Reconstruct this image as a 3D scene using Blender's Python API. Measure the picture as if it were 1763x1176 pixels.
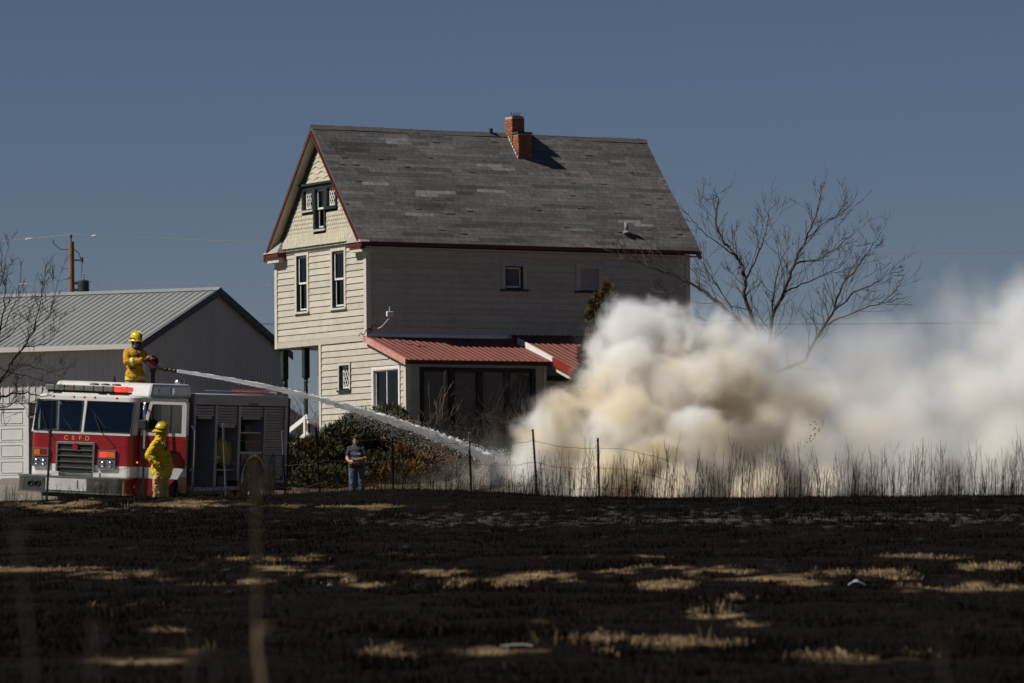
import bpy, bmesh, math, random
import numpy as np
from mathutils import Vector, Matrix, Euler

for _o in list(bpy.data.objects):
    bpy.data.objects.remove(_o)
SC = bpy.context.scene
COL = SC.collection
R = math.radians

# ------------------------------------------------------------------ camera
F_PX, PW, PH = 7540.0, 1763, 1176
PITCH = math.atan((930 - 588) / F_PX)
ROLL = -0.009
CAM = np.array([0.0, 0.0, 1.0])
cam_data = bpy.data.cameras.new('camera')
cam_data.sensor_width = 36.0
cam_data.lens = F_PX / PW * 36.0
cam_data.clip_start = 0.5
cam_data.clip_end = 9000.0
cam_data.dof.use_dof = True
cam_data.dof.focus_distance = 106.0
cam_data.dof.aperture_fstop = 3.4
cam_ob = bpy.data.objects.new('camera', cam_data)
COL.objects.link(cam_ob)
cam_ob.location = CAM
_fw = Vector((0, math.cos(PITCH), math.sin(PITCH)))
_up0 = Vector((0, -math.sin(PITCH), math.cos(PITCH)))
_rt0 = Vector((1, 0, 0))
_rt = _rt0 * math.cos(ROLL) + _up0 * math.sin(ROLL)
_up = -_rt0 * math.sin(ROLL) + _up0 * math.cos(ROLL)
cam_ob.matrix_world = Matrix(((_rt.x, _up.x, -_fw.x, CAM[0]), (_rt.y, _up.y, -_fw.y, CAM[1]), (_rt.z, _up.z, -_fw.z, CAM[2]), (0, 0, 0, 1)))
SC.camera = cam_ob

# ------------------------------------------------------------------ sky and sun
SUN_EL = R(46)
SUN_DIR = Vector((-0.9635 * math.cos(SUN_EL), -0.2675 * math.cos(SUN_EL), math.sin(SUN_EL))).normalized()
world = bpy.data.worlds.new('World')
SC.world = world
world.use_nodes = True
wn = world.node_tree
wn.nodes.clear()
w_out = wn.nodes.new('ShaderNodeOutputWorld')
w_bg = wn.nodes.new('ShaderNodeBackground')
w_sky = wn.nodes.new('ShaderNodeTexSky')
w_sky.sky_type = 'NISHITA'
w_sky.sun_disc = False
w_sky.sun_elevation = SUN_EL
w_sky.sun_rotation = math.atan2(SUN_DIR.x, SUN_DIR.y)
w_sky.altitude = 2200
w_sky.air_density = 1.0
w_sky.dust_density = 0.35
w_sky.ozone_density = 3.0
w_tint = wn.nodes.new('ShaderNodeMix')
w_tint.data_type = 'RGBA'
w_tint.blend_type = 'MULTIPLY'
w_tint.inputs[0].default_value = 1.0
w_tint.inputs[7].default_value = (0.535, 0.508, 0.565, 1)
wn.links.new(w_sky.outputs[0], w_tint.inputs[6])
wn.links.new(w_tint.outputs[2], w_bg.inputs[0])
w_bg.inputs[1].default_value = 0.05
wn.links.new(w_bg.outputs[0], w_out.inputs[0])
sun_data = bpy.data.lights.new('sun', 'SUN')
sun_data.energy = 5.0
sun_data.angle = R(0.53)
sun_data.color = (1.0, 0.955, 0.89)
sun_ob = bpy.data.objects.new('sun', sun_data)
COL.objects.link(sun_ob)
sun_ob.location = (-60, 20, 80)
sun_ob.rotation_euler = SUN_DIR.to_track_quat('Z', 'Y').to_euler()

SC.view_settings.view_transform = 'Standard'
SC.view_settings.look = 'None'
SC.view_settings.exposure = 0.3
SC.view_settings.gamma = 1.0
SC.view_settings.use_curve_mapping = False
SC.render.engine = 'CYCLES'
SC.cycles.use_denoising = True
SC.cycles.use_adaptive_sampling = True
SC.cycles.adaptive_threshold = 0.02
SC.cycles.max_bounces = 14
SC.cycles.diffuse_bounces = 3
SC.cycles.glossy_bounces = 3
SC.cycles.transparent_max_bounces = 24
SC.cycles.transmission_bounces = 4
SC.cycles.volume_bounces = 8
SC.cycles.volume_step_rate = 3
SC.cycles.volume_max_steps = 256
SC.cycles.sample_clamp_indirect = 6.0

# ------------------------------------------------------------------ helpers
rnd = random.Random(7)
nrng = np.random.default_rng(11)


def at(x, y, Y):
    """the point of the place that lies Y metres north of the tripod on the sight line of a photograph pixel"""
    r = np.array(_fw) * F_PX + np.array(_rt) * (x - PW / 2) + np.array(_up) * (PH / 2 - y)
    return Vector(CAM + r * (Y / r[1]))


def proj_np(P):
    d = P - CAM
    z = d @ np.array(_fw)
    return PW / 2 + F_PX * (d @ np.array(_rt)) / z, PH / 2 - F_PX * (d @ np.array(_up)) / z


def vnoise(x, y, seed=0):
    """smooth 2-D value noise, vectorised, 0..1"""
    xi = np.floor(x).astype(np.int64); yi = np.floor(y).astype(np.int64)
    xf = x - xi; yf = y - yi
    def hsh(a, b):
        n = (a * 374761393 + b * 668265263 + seed * 974711) & 0x7fffffff
        n = (n ^ (n >> 13)) * 1274126177 & 0x7fffffff
        return ((n ^ (n >> 16)) & 0xffff) / 65535.0
    u = xf * xf * (3 - 2 * xf); v = yf * yf * (3 - 2 * yf)
    return (hsh(xi, yi) * (1 - u) + hsh(xi + 1, yi) * u) * (1 - v) + (hsh(xi, yi + 1) * (1 - u) + hsh(xi + 1, yi + 1) * u) * v


def fbm(x, y, seed=0, octv=4):
    s = np.zeros_like(x, dtype=float); a = 0.5; t = 0
    for i in range(octv):
        s += a * vnoise(x * 2 ** i, y * 2 ** i, seed + i * 17); t += a; a *= 0.5
    return s / t


def sstep(a, b, x):
    t = np.clip((x - a) / (b - a), 0, 1)
    return t * t * (3 - 2 * t)


MATS = {}
ALB = 0.82      # scales surface colours down evenly, so shade deepens under the raised exposure


def mat(name, col, rough=0.7, var=0.18, scale=4.0, bump=0.0, bscale=30.0, metal=0.0, spec=0.3, stretch=(1, 1, 1), rand=0.0,
        dirt=None, dirt_amt=0.0, dirt_scale=1.2, attr=None, emit=None, estr=0.0, coat=0.0):
    if name in MATS:
        return MATS[name]
    m = bpy.data.materials.new(name)
    m.use_nodes = True
    nt = m.node_tree
    N, L = nt.nodes, nt.links
    b = N['Principled BSDF']
    b.inputs['Roughness'].default_value = rough
    b.inputs['Metallic'].default_value = metal
    b.inputs['Specular IOR Level'].default_value = spec
    if coat:
        b.inputs['Coat Weight'].default_value = coat
    tc = N.new('ShaderNodeTexCoord')
    mp = N.new('ShaderNodeMapping')
    mp.inputs['Scale'].default_value = stretch
    L.new(tc.outputs['Object'], mp.inputs[0])
    nz = N.new('ShaderNodeTexNoise')
    nz.inputs['Scale'].default_value = scale
    nz.inputs['Detail'].default_value = 6
    nz.inputs['Roughness'].default_value = 0.62
    L.new(mp.outputs[0], nz.inputs[0])
    rmp = N.new('ShaderNodeMapRange')
    rmp.inputs[1].default_value = 0.25; rmp.inputs[2].default_value = 0.75
    rmp.inputs[3].default_value = (1 - var) * ALB; rmp.inputs[4].default_value = (1 + var) * ALB
    L.new(nz.outputs[0], rmp.inputs[0])
    mul = N.new('ShaderNodeMix'); mul.data_type = 'RGBA'; mul.blend_type = 'MULTIPLY'
    mul.inputs[0].default_value = 1.0
    if attr:
        at_ = N.new('ShaderNodeAttribute'); at_.attribute_name = attr
        L.new(at_.outputs['Color'], mul.inputs[6])
    else:
        mul.inputs[6].default_value = (*col, 1)
    fac = rmp.outputs[0]
    if rand:
        oi = N.new('ShaderNodeObjectInfo')
        r2 = N.new('ShaderNodeMapRange')
        r2.inputs[3].default_value = 1 - rand; r2.inputs[4].default_value = 1 + rand
        L.new(oi.outputs['Random'], r2.inputs[0])
        mm = N.new('ShaderNodeMath'); mm.operation = 'MULTIPLY'
        L.new(fac, mm.inputs[0]); L.new(r2.outputs[0], mm.inputs[1])
        fac = mm.outputs[0]
    L.new(fac, mul.inputs[7])
    out = mul.outputs[2]
    if dirt:
        n2 = N.new('ShaderNodeTexNoise')
        n2.inputs['Scale'].default_value = dirt_scale; n2.inputs['Detail'].default_value = 8; n2.inputs['Roughness'].default_value = 0.7
        L.new(tc.outputs['Object'], n2.inputs[0])
        r3 = N.new('ShaderNodeMapRange')
        r3.inputs[1].default_value = 0.48; r3.inputs[2].default_value = 0.72
        r3.inputs[3].default_value = 0.0; r3.inputs[4].default_value = dirt_amt
        L.new(n2.outputs[0], r3.inputs[0])
        mx = N.new('ShaderNodeMix'); mx.data_type = 'RGBA'
        L.new(r3.outputs[0], mx.inputs[0]); L.new(out, mx.inputs[6]); mx.inputs[7].default_value = (dirt[0] * ALB, dirt[1] * ALB, dirt[2] * ALB, 1)
        out = mx.outputs[2]
    L.new(out, b.inputs['Base Color'])
    if bump:
        nb = N.new('ShaderNodeTexNoise'); nb.inputs['Scale'].default_value = bscale; nb.inputs['Detail'].default_value = 5
        L.new(mp.outputs[0], nb.inputs[0])
        bp = N.new('ShaderNodeBump'); bp.inputs['Strength'].default_value = bump; bp.inputs['Distance'].default_value = 0.02
        L.new(nb.outputs[0], bp.inputs['Height'])
        L.new(bp.outputs[0], b.inputs['Normal'])
    if emit:
        b.inputs['Emission Color'].default_value = (*emit, 1)
        b.inputs['Emission Strength'].default_value = estr
    MATS[name] = m
    return m


def glass_mat(name, tint=(0.74, 0.76, 0.74), refl=0.0):
    if name in MATS:
        return MATS[name]
    m = bpy.data.materials.new(name); m.use_nodes = True
    N, L = m.node_tree.nodes, m.node_tree.links
    N.remove(N['Principled BSDF'])
    tr = N.new('ShaderNodeBsdfTransparent'); tr.inputs[0].default_value = (*tint, 1)
    gl = N.new('ShaderNodeBsdfGlossy'); gl.inputs['Roughness'].default_value = 0.04; gl.inputs[0].default_value = (0.9, 0.92, 0.95, 1)
    lw = N.new('ShaderNodeLayerWeight'); lw.inputs[0].default_value = 0.33
    mr = N.new('ShaderNodeMapRange'); mr.inputs[3].default_value = refl; mr.inputs[4].default_value = 1.0
    L.new(lw.outputs['Fresnel'], mr.inputs[0])
    tn = N.new('ShaderNodeTexNoise'); tn.inputs['Scale'].default_value = 1.3
    bp = N.new('ShaderNodeBump'); bp.inputs['Strength'].default_value = 0.05
    L.new(tn.outputs[0], bp.inputs['Height']); L.new(bp.outputs[0], gl.inputs['Normal'])
    mx = N.new('ShaderNodeMixShader')
    L.new(mr.outputs[0], mx.inputs[0]); L.new(tr.outputs[0], mx.inputs[1]); L.new(gl.outputs[0], mx.inputs[2])
    L.new(mx.outputs[0], N['Material Output'].inputs[0])
    MATS[name] = m
    return m


class MB:
    """collects shapes into one mesh"""
    def __init__(s):
        s.v = []; s.f = []; s.c = None

    def add(s, vs, fs):
        n = len(s.v)
        s.v.extend([tuple(q) for q in vs]); s.f.extend([tuple(i + n for i in q) for q in fs])
        return s

    def box(s, a, b):
        x0, y0, z0 = (min(a[i], b[i]) for i in range(3)); x1, y1, z1 = (max(a[i], b[i]) for i in range(3))
        return s.add([(x0, y0, z0), (x1, y0, z0), (x1, y1, z0), (x0, y1, z0), (x0, y0, z1), (x1, y0, z1), (x1, y1, z1), (x0, y1, z1)],
                     [(0, 3, 2, 1), (4, 5, 6, 7), (0, 1, 5, 4), (1, 2, 6, 5), (2, 3, 7, 6), (3, 0, 4, 7)])

    def hexa(s, p):
        """8 corners: bottom ring then top ring, counter-clockwise from above"""
        return s.add(p, [(0, 3, 2, 1), (4, 5, 6, 7), (0, 1, 5, 4), (1, 2, 6, 5), (2, 3, 7, 6), (3, 0, 4, 7)])

    def prism(s, poly, axis, a, b):
        """poly in the two other axes, extruded along axis from a to b"""
        n = len(poly)
        def mk(p, t):
            return {'x': (t, p[0], p[1]), 'y': (p[0], t, p[1]), 'z': (p[0], p[1], t)}[axis]
        vs = [mk(p, a) for p in poly] + [mk(p, b) for p in poly]
        fs = [tuple(range(n))[::-1], tuple(range(n, 2 * n))] + [(i, (i + 1) % n, n + (i + 1) % n, n + i) for i in range(n)]
        return s.add(vs, fs)

    def tube(s, pts, rad, n=8, cap=True):
        pts = [Vector(p) for p in pts]
        if not hasattr(rad, '__len__'):
            rad = [rad] * len(pts)
        prev = None; vs = []
        for i, p in enumerate(pts):
            t = (pts[min(i + 1, len(pts) - 1)] - pts[max(i - 1, 0)])
            t = t.normalized() if t.length > 1e-9 else Vector((0, 0, 1))
            if prev is None:
                u = t.orthogonal().normalized()
            else:
                u = prev - t * prev.dot(t)
                u = u.normalized() if u.length > 1e-6 else t.orthogonal().normalized()
            prev = u
            w = t.cross(u)
            for k in range(n):
                a = 2 * math.pi * k / n
                vs.append(p + (u * math.cos(a) + w * math.sin(a)) * rad[i])
        fs = []
        for i in range(len(pts) - 1):
            for k in range(n):
                fs.append((i * n + k, i * n + (k + 1) % n, (i + 1) * n + (k + 1) % n, (i + 1) * n + k))
        if cap:
            fs.append(tuple(range(n))[::-1]); fs.append(tuple(range((len(pts) - 1) * n, len(pts) * n)))
        return s.add(vs, fs)

    def bar(s, a, b, w, h, up=(0, 0, 1)):
        """rectangular bar from a to b, w sideways and h upwards"""
        a, b = Vector(a), Vector(b)
        t = (b - a).normalized(); u = Vector(up)
        sd = t.cross(u).normalized(); u = sd.cross(t)
        sd = sd * (w / 2); u = u * (h / 2)
        return s.hexa([a - sd - u, a + sd - u, b + sd - u, b - sd - u, a - sd + u, a + sd + u, b + sd + u, b - sd + u])

    def ell(s, c, r, nu=14, nv=9, rot=None):
        c = Vector(c); vs = []; fs = []
        for j in range(1, nv):
            th = math.pi * j / nv
            for i in range(nu):
                ph = 2 * math.pi * i / nu
                q = Vector((r[0] * math.sin(th) * math.cos(ph), r[1] * math.sin(th) * math.sin(ph), r[2] * math.cos(th)))
                vs.append(c + (rot @ q if rot else q))
        t = Vector((0, 0, r[2])); t = rot @ t if rot else t
        vs += [c + t, c - t]
        T, B = len(vs) - 2, len(vs) - 1
        for i in range(nu):
            k = (i + 1) % nu
            fs.append((T, i, k)); fs.append((B, (nv - 2) * nu + k, (nv - 2) * nu + i))
            for j in range(nv - 2):
                fs.append((j * nu + i, (j + 1) * nu + i, (j + 1) * nu + k, j * nu + k))
        return s.add(vs, fs)

    def lathe(s, prof, n=16, axis='z', c=(0, 0, 0)):
        """profile of (radius, height) swept round an axis through c"""
        vs = []; fs = []
        for (r, h) in prof:
            for k in range(n):
                a = 2 * math.pi * k / n
                p = (r * math.cos(a), r * math.sin(a), h)
                if axis == 'x': p = (h, p[0], p[1])
                elif axis == 'y': p = (p[1], h, p[0])
                vs.append((p[0] + c[0], p[1] + c[1], p[2] + c[2]))
        m = len(prof)
        for i in range(m - 1):
            for k in range(n):
                fs.append((i * n + k, i * n + (k + 1) % n, (i + 1) * n + (k + 1) % n, (i + 1) * n + k))
        fs.append(tuple(range(n))[::-1]); fs.append(tuple(range((m - 1) * n, m * n)))
        return s.add(vs, fs)

    def mesh(s, name):
        me = bpy.data.meshes.new(name)
        me.from_pydata(s.v, [], s.f)
        me.update()
        return me

    def build(s, name, m, parent=None, smooth=False, bevel=0.0, kind=None, label=None):
        return link(name, s.mesh(name), m, parent, smooth, bevel, kind, label)


def link(name, me, m, parent=None, smooth=False, bevel=0.0, kind=None, label=None):
    o = bpy.data.objects.new(name, me)
    COL.objects.link(o)
    if m is not None and len(me.materials) == 0:
        me.materials.append(m)
    if parent is not None:
        o.parent = parent
    if smooth:
        me.polygons.foreach_set('use_smooth', [True] * len(me.polygons))
    if bevel:
        fix_normals(me)
        md = o.modifiers.new('edge', 'BEVEL'); md.width = bevel; md.segments = 2; md.limit_method = 'ANGLE'; md.angle_limit = R(40)
    if kind: o['kind'] = kind
    if label: o['label'] = label
    return o


def fix_normals(me):
    bm = bmesh.new(); bm.from_mesh(me)
    bmesh.ops.recalc_face_normals(bm, faces=bm.faces)
    bm.to_mesh(me); bm.free()


def np_mesh(name, V, Fc, cols=None, attr='tone'):
    """V (n,3), Fc (m,k) all faces of one size"""
    V = np.ascontiguousarray(V, dtype=np.float32); Fc = np.ascontiguousarray(Fc, dtype=np.int32)
    me = bpy.data.meshes.new(name)
    k = Fc.shape[1]
    me.vertices.add(len(V)); me.vertices.foreach_set('co', V.ravel())
    me.loops.add(Fc.size); me.loops.foreach_set('vertex_index', Fc.ravel())
    me.polygons.add(len(Fc)); me.polygons.foreach_set('loop_start', np.arange(0, Fc.size, k, dtype=np.int32))
    me.update(calc_edges=True)
    me.polygons.foreach_set('use_smooth', [False] * len(Fc))
    if cols is not None:
        a = me.color_attributes.new(attr, 'FLOAT_COLOR', 'POINT')
        c4 = np.ones((len(V), 4), dtype=np.float32); c4[:, :3] = cols
        a.data.foreach_set('color', c4.ravel())
    return me


def empty(name, loc, label, cat, group=None, rz=0.0, rot=None):
    o = bpy.data.objects.new(name, None)
    COL.objects.link(o)
    o.empty_display_size = 0.2
    o.location = loc
    o.rotation_euler = rot if rot is not None else (0, 0, rz)
    return tag(o, label, cat, group)


def tag(o, label, cat, group=None, kind=None):
    if label: o['label'] = label
    if cat: o['category'] = cat
    if group: o['group'] = group
    if kind: o['kind'] = kind
    return o

# ------------------------------------------------------------------ terrain
_PY = np.array([-50, 0, 22, 35, 50, 65, 76, 82, 88, 94, 100, 106, 113, 119, 135, 165, 250, 9000.0])
_PZ = np.array([0, 0, 0.02, 0.24, 0.70, 1.22, 1.60, 1.74, 1.62, 1.46, 1.68, 2.10, 2.72, 3.10, 3.00, 2.5, 2.0, 2.0])


def _pchip(xq, x, y):
    h = np.diff(x); d = np.diff(y) / h
    m = np.zeros_like(y)
    for i in range(1, len(x) - 1):
        if d[i - 1] * d[i] > 0:
            w1 = 2 * h[i] + h[i - 1]; w2 = h[i] + 2 * h[i - 1]
            m[i] = (w1 + w2) / (w1 / d[i - 1] + w2 / d[i])
    i = np.clip(np.searchsorted(x, xq) - 1, 0, len(h) - 1)
    t = (xq - x[i]) / h[i]
    return y[i] * (1 + 2 * t) * (1 - t) ** 2 + h[i] * m[i] * t * (1 - t) ** 2 + y[i + 1] * t * t * (3 - 2 * t) + h[i] * m[i + 1] * t * t * (t - 1)


def gz(X, Y):
    X = np.asarray(X, float); Y = np.asarray(Y, float)
    z = _pchip(np.clip(Y, -49, 8999), _PY, _PZ)
    bump = 0.21 * np.exp(-((X + 2.0) / 2.6) ** 2) + 0.09 * np.exp(-((X + 7.0) / 3.0) ** 2)
    z = z + bump * np.exp(-((Y - 82) / 7.5) ** 2)
    # firm standing under the fire engine
    w = sstep(-4.2, -5.6, X) * sstep(88.5, 91.5, Y) * sstep(106, 103, Y)
    zt = 1.49 - 0.0524 * ((X + 9.3) * 0.94 - (Y - 94) * 0.342) + 0.0175 * ((X + 9.3) * 0.342 + (Y - 94) * 0.94)
    z = z * (1 - w) + zt * w
    z = z - 0.42 * sstep(-7, -10, X) * sstep(108, 122, Y) * sstep(300, 200, Y)
    return z


STRAW = [(150, 984, 120, 9, 1), (30, 979, 60, 6, .8), (524, 961, 30, 6, 1), (546, 994, 66, 8, 1.1), (655, 1006, 40, 6, 1), (380, 1001, 75, 7, .9),
         (283, 1086, 40, 5, .8), (350, 1121, 85, 9, .8), (845, 1004, 70, 7, 1), (762, 991, 22, 4, .9), (850, 1121, 60, 7, .9), (680, 1119, 75, 10, .8),
         (934, 994, 80, 10, 1.2), (1062, 986, 50, 5, .9), (1240, 988, 80, 8, 1.1), (1465, 986, 115, 9, 1.15), (1150, 1007, 42, 6, 1), (1370, 1004, 50, 5, .9),
         (1250, 1027, 42, 5, .9), (480, 978, 120, 4, .9), (760, 985, 60, 4, .8), (1130, 978, 60, 4, .8), (1330, 995, 60, 4, .9), (1560, 996, 80, 4, .9), (240, 996, 90, 4, .8), (1010, 1000, 60, 4, .9), (1232, 1052, 52, 9, 1.2), (985, 1109, 135, 12, 1.0), (1210, 1106, 105, 10, .9), (1700, 976, 80, 7, .8), (1645, 1011, 120, 8, .8),
         (1595, 958, 90, 5, .6), (950, 1067, 25, 5, .7), (620, 873, 180, 5, .45), (340, 868, 130, 6, .55), (90, 871, 160, 7, .8), (240, 1140, 120, 8, .5),
         (1500, 1130, 160, 9, .5), (1290, 1075, 40, 6, .5), (430, 962, 60, 5, .6), (700, 955, 60, 4, .5), (1100, 960, 70, 4, .5), (200, 1040, 100, 7, .5)]


def straw_mask(X, Y, Z):
    ix, iy = proj_np(np.stack([X, Y, Z], -1))
    wob = (fbm(X * 1.3, Y * .5, 3) - .5) * 26
    ix2 = ix + (fbm(X * .9, Y * .4, 5) - .5) * 90
    m = np.zeros_like(X)
    for (cx, cy, rx, ry, s) in STRAW:
        m = np.maximum(m, s * np.exp(-(((ix2 - cx) / rx) ** 2 + ((iy + wob * ry / 10 - cy) / ry) ** 2) * 1.5))
    n = fbm(X * 2.6, Y * .60, 9, 3) * .62 + fbm(X * 8.0, Y * 2.0, 19, 3) * .38
    return np.clip(m * 2.6 - .30, 0, 1) * np.clip((.555 - n) * 8.0, 0, 1) * (Y > 20) * (Y < 88)


def ash_mask(X, Y, Z):
    ix, iy = proj_np(np.stack([X, Y, Z], -1))
    b = np.exp(-((iy - 897 + (ix - 900) * .004) / 11) ** 2) * sstep(420, 800, ix) + .35 * np.exp(-((iy - 880) / 8) ** 2)
    n = fbm(X * 11.0, Y * 1.5, 21)
    return np.clip((b - .55 - (n - .42) * 3.4) * 1.3, 0, 1) * (Y < 84) * (Y > 40)


def axis(dense, extra):
    return np.unique(np.concatenate([dense, extra]))


gx = axis(np.arange(-15, 15.01, .16), np.concatenate([np.linspace(15, 40, 26), np.geomspace(40, 4500, 24)]))
gx = axis(gx, -gx)
gy = axis(np.arange(24, 92, .16), np.concatenate([np.linspace(-40, 24, 30), np.arange(92, 145, .6), np.geomspace(145, 8000, 40)]))
GX, GY = np.meshgrid(gx, gy)
GZ = gz(GX, GY)
near = sstep(17, 13, np.abs(GX)) * sstep(20, 24, GY) * sstep(140, 90, GY)
GZ = GZ + near * ((fbm(GX * 1.1, GY * .8, 2) - .5) * .10 + (vnoise(GX * 4.1, GY * 3.3, 4) - .5) * .045)
sm = straw_mask(GX, GY, GZ); am = ash_mask(GX, GY, GZ)
burn_edge = 84.5 + (fbm(GX * .5, GY * .3, 31) - .5) * 4
unburnt = sstep(-.6, .6, GY - burn_edge)
n1 = fbm(GX * 3.1, GY * 2.1, 41)[..., None]
char = np.array([.0066, .0049, .0039]) * (.55 + .9 * n1)
strawc = np.array([.27, .185, .10]) * (.6 + .8 * n1)
dry = np.array([.085, .062, .038]) * (.5 + .9 * n1)
lot = np.array([.20, .18, .15]) * (.8 + .4 * n1)
ash = np.array([.13, .125, .122]) * (.6 + .8 * n1)
lotm = (sstep(-6, -8, GX) * sstep(89, 92, GY) * sstep(400, 200, GY))[..., None]
gc = char * (1 - sm[..., None] * .7) + strawc * sm[..., None] * .7
gc = gc * (1 - am[..., None] * .45) + ash * am[..., None] * .45
dry = dry * (1 - lotm) + lot * lotm
gc = gc * (1 - unburnt[..., None]) + dry * unburnt[..., None]
ny, nx = GX.shape
idx = np.arange(ny * nx).reshape(ny, nx)
gf = np.stack([idx[:-1, :-1], idx[:-1, 1:], idx[1:, 1:], idx[1:, :-1]], -1).reshape(-1, 4)
ground = link('ground', np_mesh('ground', np.stack([GX, GY, GZ], -1).reshape(-1, 3), gf, gc.reshape(-1, 3)),
              mat('burnt_soil', (0, 0, 0), .95, .35, 14, bump=.7, bscale=22, spec=.02, attr='tone'), smooth=True)
tag(ground, 'charred black field with streaks of unburnt straw', None, kind='structure')
del GX, GY, GZ, gc, n1


def blade_field(n, seed, hmin, hmax, wid, colf, maskf, y0=25, y1=87, lean=.5, xpad=1.08):
    g = np.random.default_rng(seed)
    Y = y0 + (y1 - y0) * g.random(n) ** .9
    X = (g.random(n) * 2 - 1) * .118 * Y * xpad
    Z = gz(X, Y)
    keep, hs = maskf(X, Y, Z, g)
    X, Y, Z, hs = X[keep], Y[keep], Z[keep], hs[keep]
    m = len(X)
    h = (hmin + (hmax - hmin) * g.random(m) ** 2) * hs
    a = g.random(m) * np.pi * 2
    w = wid * (.6 + .8 * g.random(m))
    dx, dy = np.cos(a) * w, np.sin(a) * w * .6
    lx, ly = (g.random(m) - .5) * 2 * lean * h, (g.random(m) - .5) * 2 * lean * h
    zb = Z - .05
    V = np.empty((m, 4, 3))
    V[:, 0] = np.stack([X - dx, Y - dy, zb], -1); V[:, 1] = np.stack([X + dx, Y + dy, zb], -1)
    V[:, 2] = np.stack([X + lx * .5 + dx * .5, Y + ly * .5, Z + h * .6], -1)
    V[:, 3] = np.stack([X + lx, Y + ly, Z + h], -1)
    Fc = (np.arange(m)[:, None] * 4)
    Fc = np.concatenate([Fc + np.array([[0, 1, 2]]), Fc + np.array([[0, 2, 3]])])
    c = np.repeat(colf(m, g)[:, None, :], 4, 1)
    return V.reshape(-1, 3), Fc, c.reshape(-1, 3)


def _mk_char(X, Y, Z, g):
    s = straw_mask(X, Y, Z)
    return (s < .3), .5 + 1.0 * fbm(X * 2.2, Y * 1.4, 77)


def _mk_straw(X, Y, Z, g):
    s = straw_mask(X, Y, Z)
    return (g.random(len(X)) < s * 1.1), .6 + .9 * fbm(X * 1.7, Y * 1.1, 55)


charm = mat('char_stubble', (.012, .010, .009), .9, .3, 5, spec=.02, attr='tone')
V, Fc, c = blade_field(230000, 5, .008, .060, .006, lambda m, g: np.array([.0064, .0047, .0036]) * (.3 + 1.6 * g.random((m, 1)) ** 2) + (g.random((m, 1)) < .05) * np.array([.035, .022, .013]), _mk_char)
o = link('burnt_stubble', np_mesh('burnt_stubble', V, Fc, c), charm)
tag(o, 'short charred grass stubble all over the black field', 'stubble', kind='stuff')
strawm = mat('dry_straw', (.3, .22, .12), .8, .2, 5, spec=.2, attr='tone')
V, Fc, c = blade_field(420000, 6, .006, .040, .005, lambda m, g: np.array([.31, .215, .115]) * (.25 + .95 * g.random((m, 1))), _mk_straw, lean=.9)
o = link('unburnt_straw', np_mesh('unburnt_straw', V, Fc, c), strawm)
tag(o, 'pale dry straw left unburnt in streaks across the black field', 'straw', kind='stuff')


def _mk_bank(X, Y, Z, g):
    return (X < -4.5 + (g.random(len(X)) - .5) * 3) & (Y > 83.5), .7 + .6 * fbm(X * 1.7, Y * 1.1, 58)


V, Fc, c = blade_field(90000, 8, .02, .10, .004, lambda m, g: np.array([.16, .115, .065]) * (.3 + .9 * g.random((m, 1))), _mk_bank, y0=80, y1=91, lean=.6)
o = link('dry_bank_grass', np_mesh('dry_bank_grass', V, Fc, c), strawm)
tag(o, 'dry brown grass on the bank in front of the fire engine', 'grass', kind='stuff')

# ------------------------------------------------------------------ farmhouse
M_SIDE = mat('cream_siding', (.465, .435, .355), .62, .07, 2.5, bump=.12, bscale=60, stretch=(1, 1, 6), rand=.075, dirt=(.31, .27, .20), dirt_amt=.55, dirt_scale=2.1)
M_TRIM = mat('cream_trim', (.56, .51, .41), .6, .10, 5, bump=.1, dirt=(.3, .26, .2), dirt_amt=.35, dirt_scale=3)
M_WHITE = mat('white_sash_paint', (.70, .68, .63), .5, .08, 6, dirt=(.4, .36, .3), dirt_amt=.25, dirt_scale=5)
M_GREEN = mat('dark_green_trim', (.016, .026, .024), .55, .3, 8, dirt=(.12, .12, .10), dirt_amt=.25, dirt_scale=6)
M_RED = mat('barn_red_trim', (.12, .015, .011), .55, .22, 5, dirt=(.04, .014, .01), dirt_amt=.6, dirt_scale=3)
M_ROOM = mat('dark_room', (.018, .016, .015), .9, .3, 2)
M_GLASS = glass_mat('window_glass')
M_SHING = mat('asphalt_shingle', (.1, .1, .1), .92, .25, 9, bump=.15, bscale=80, spec=.15, attr='tone')
M_DECK = mat('roof_deck', (.07, .065, .06), .9, .3, 3)
M_SCREEN = mat('sunroom_screen', (.14, .118, .098), .5, .25, 2.5, spec=.3)
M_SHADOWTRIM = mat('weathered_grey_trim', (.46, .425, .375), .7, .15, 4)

HO = at(634, 800, 121)
HW, HL = 5.5, 10.5
EH, RH, EOV, REND = 6.19, 9.64, .20, .32          # eave and ridge heights, overhangs
house = empty('farmhouse', HO, 'two-storey cream clapboard house with steep grey shingle roof and red trim', 'house', rz=R(30))

# maps (u along wall, z, d outwards) -> local
GAB = lambda u, z, d=0.0, x=0.0: (x - d, u, z)
LNG = lambda u, z, d=0.0, y=0.0: (u, y - d, z)


def quadbox(mb, fr, u0, u1, z0, z1, d0, d1, off=0.0):
    a, b = fr(u0, z0, d0, off), fr(u1, z1, d1, off)
    return mb.box(a, b)


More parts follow.
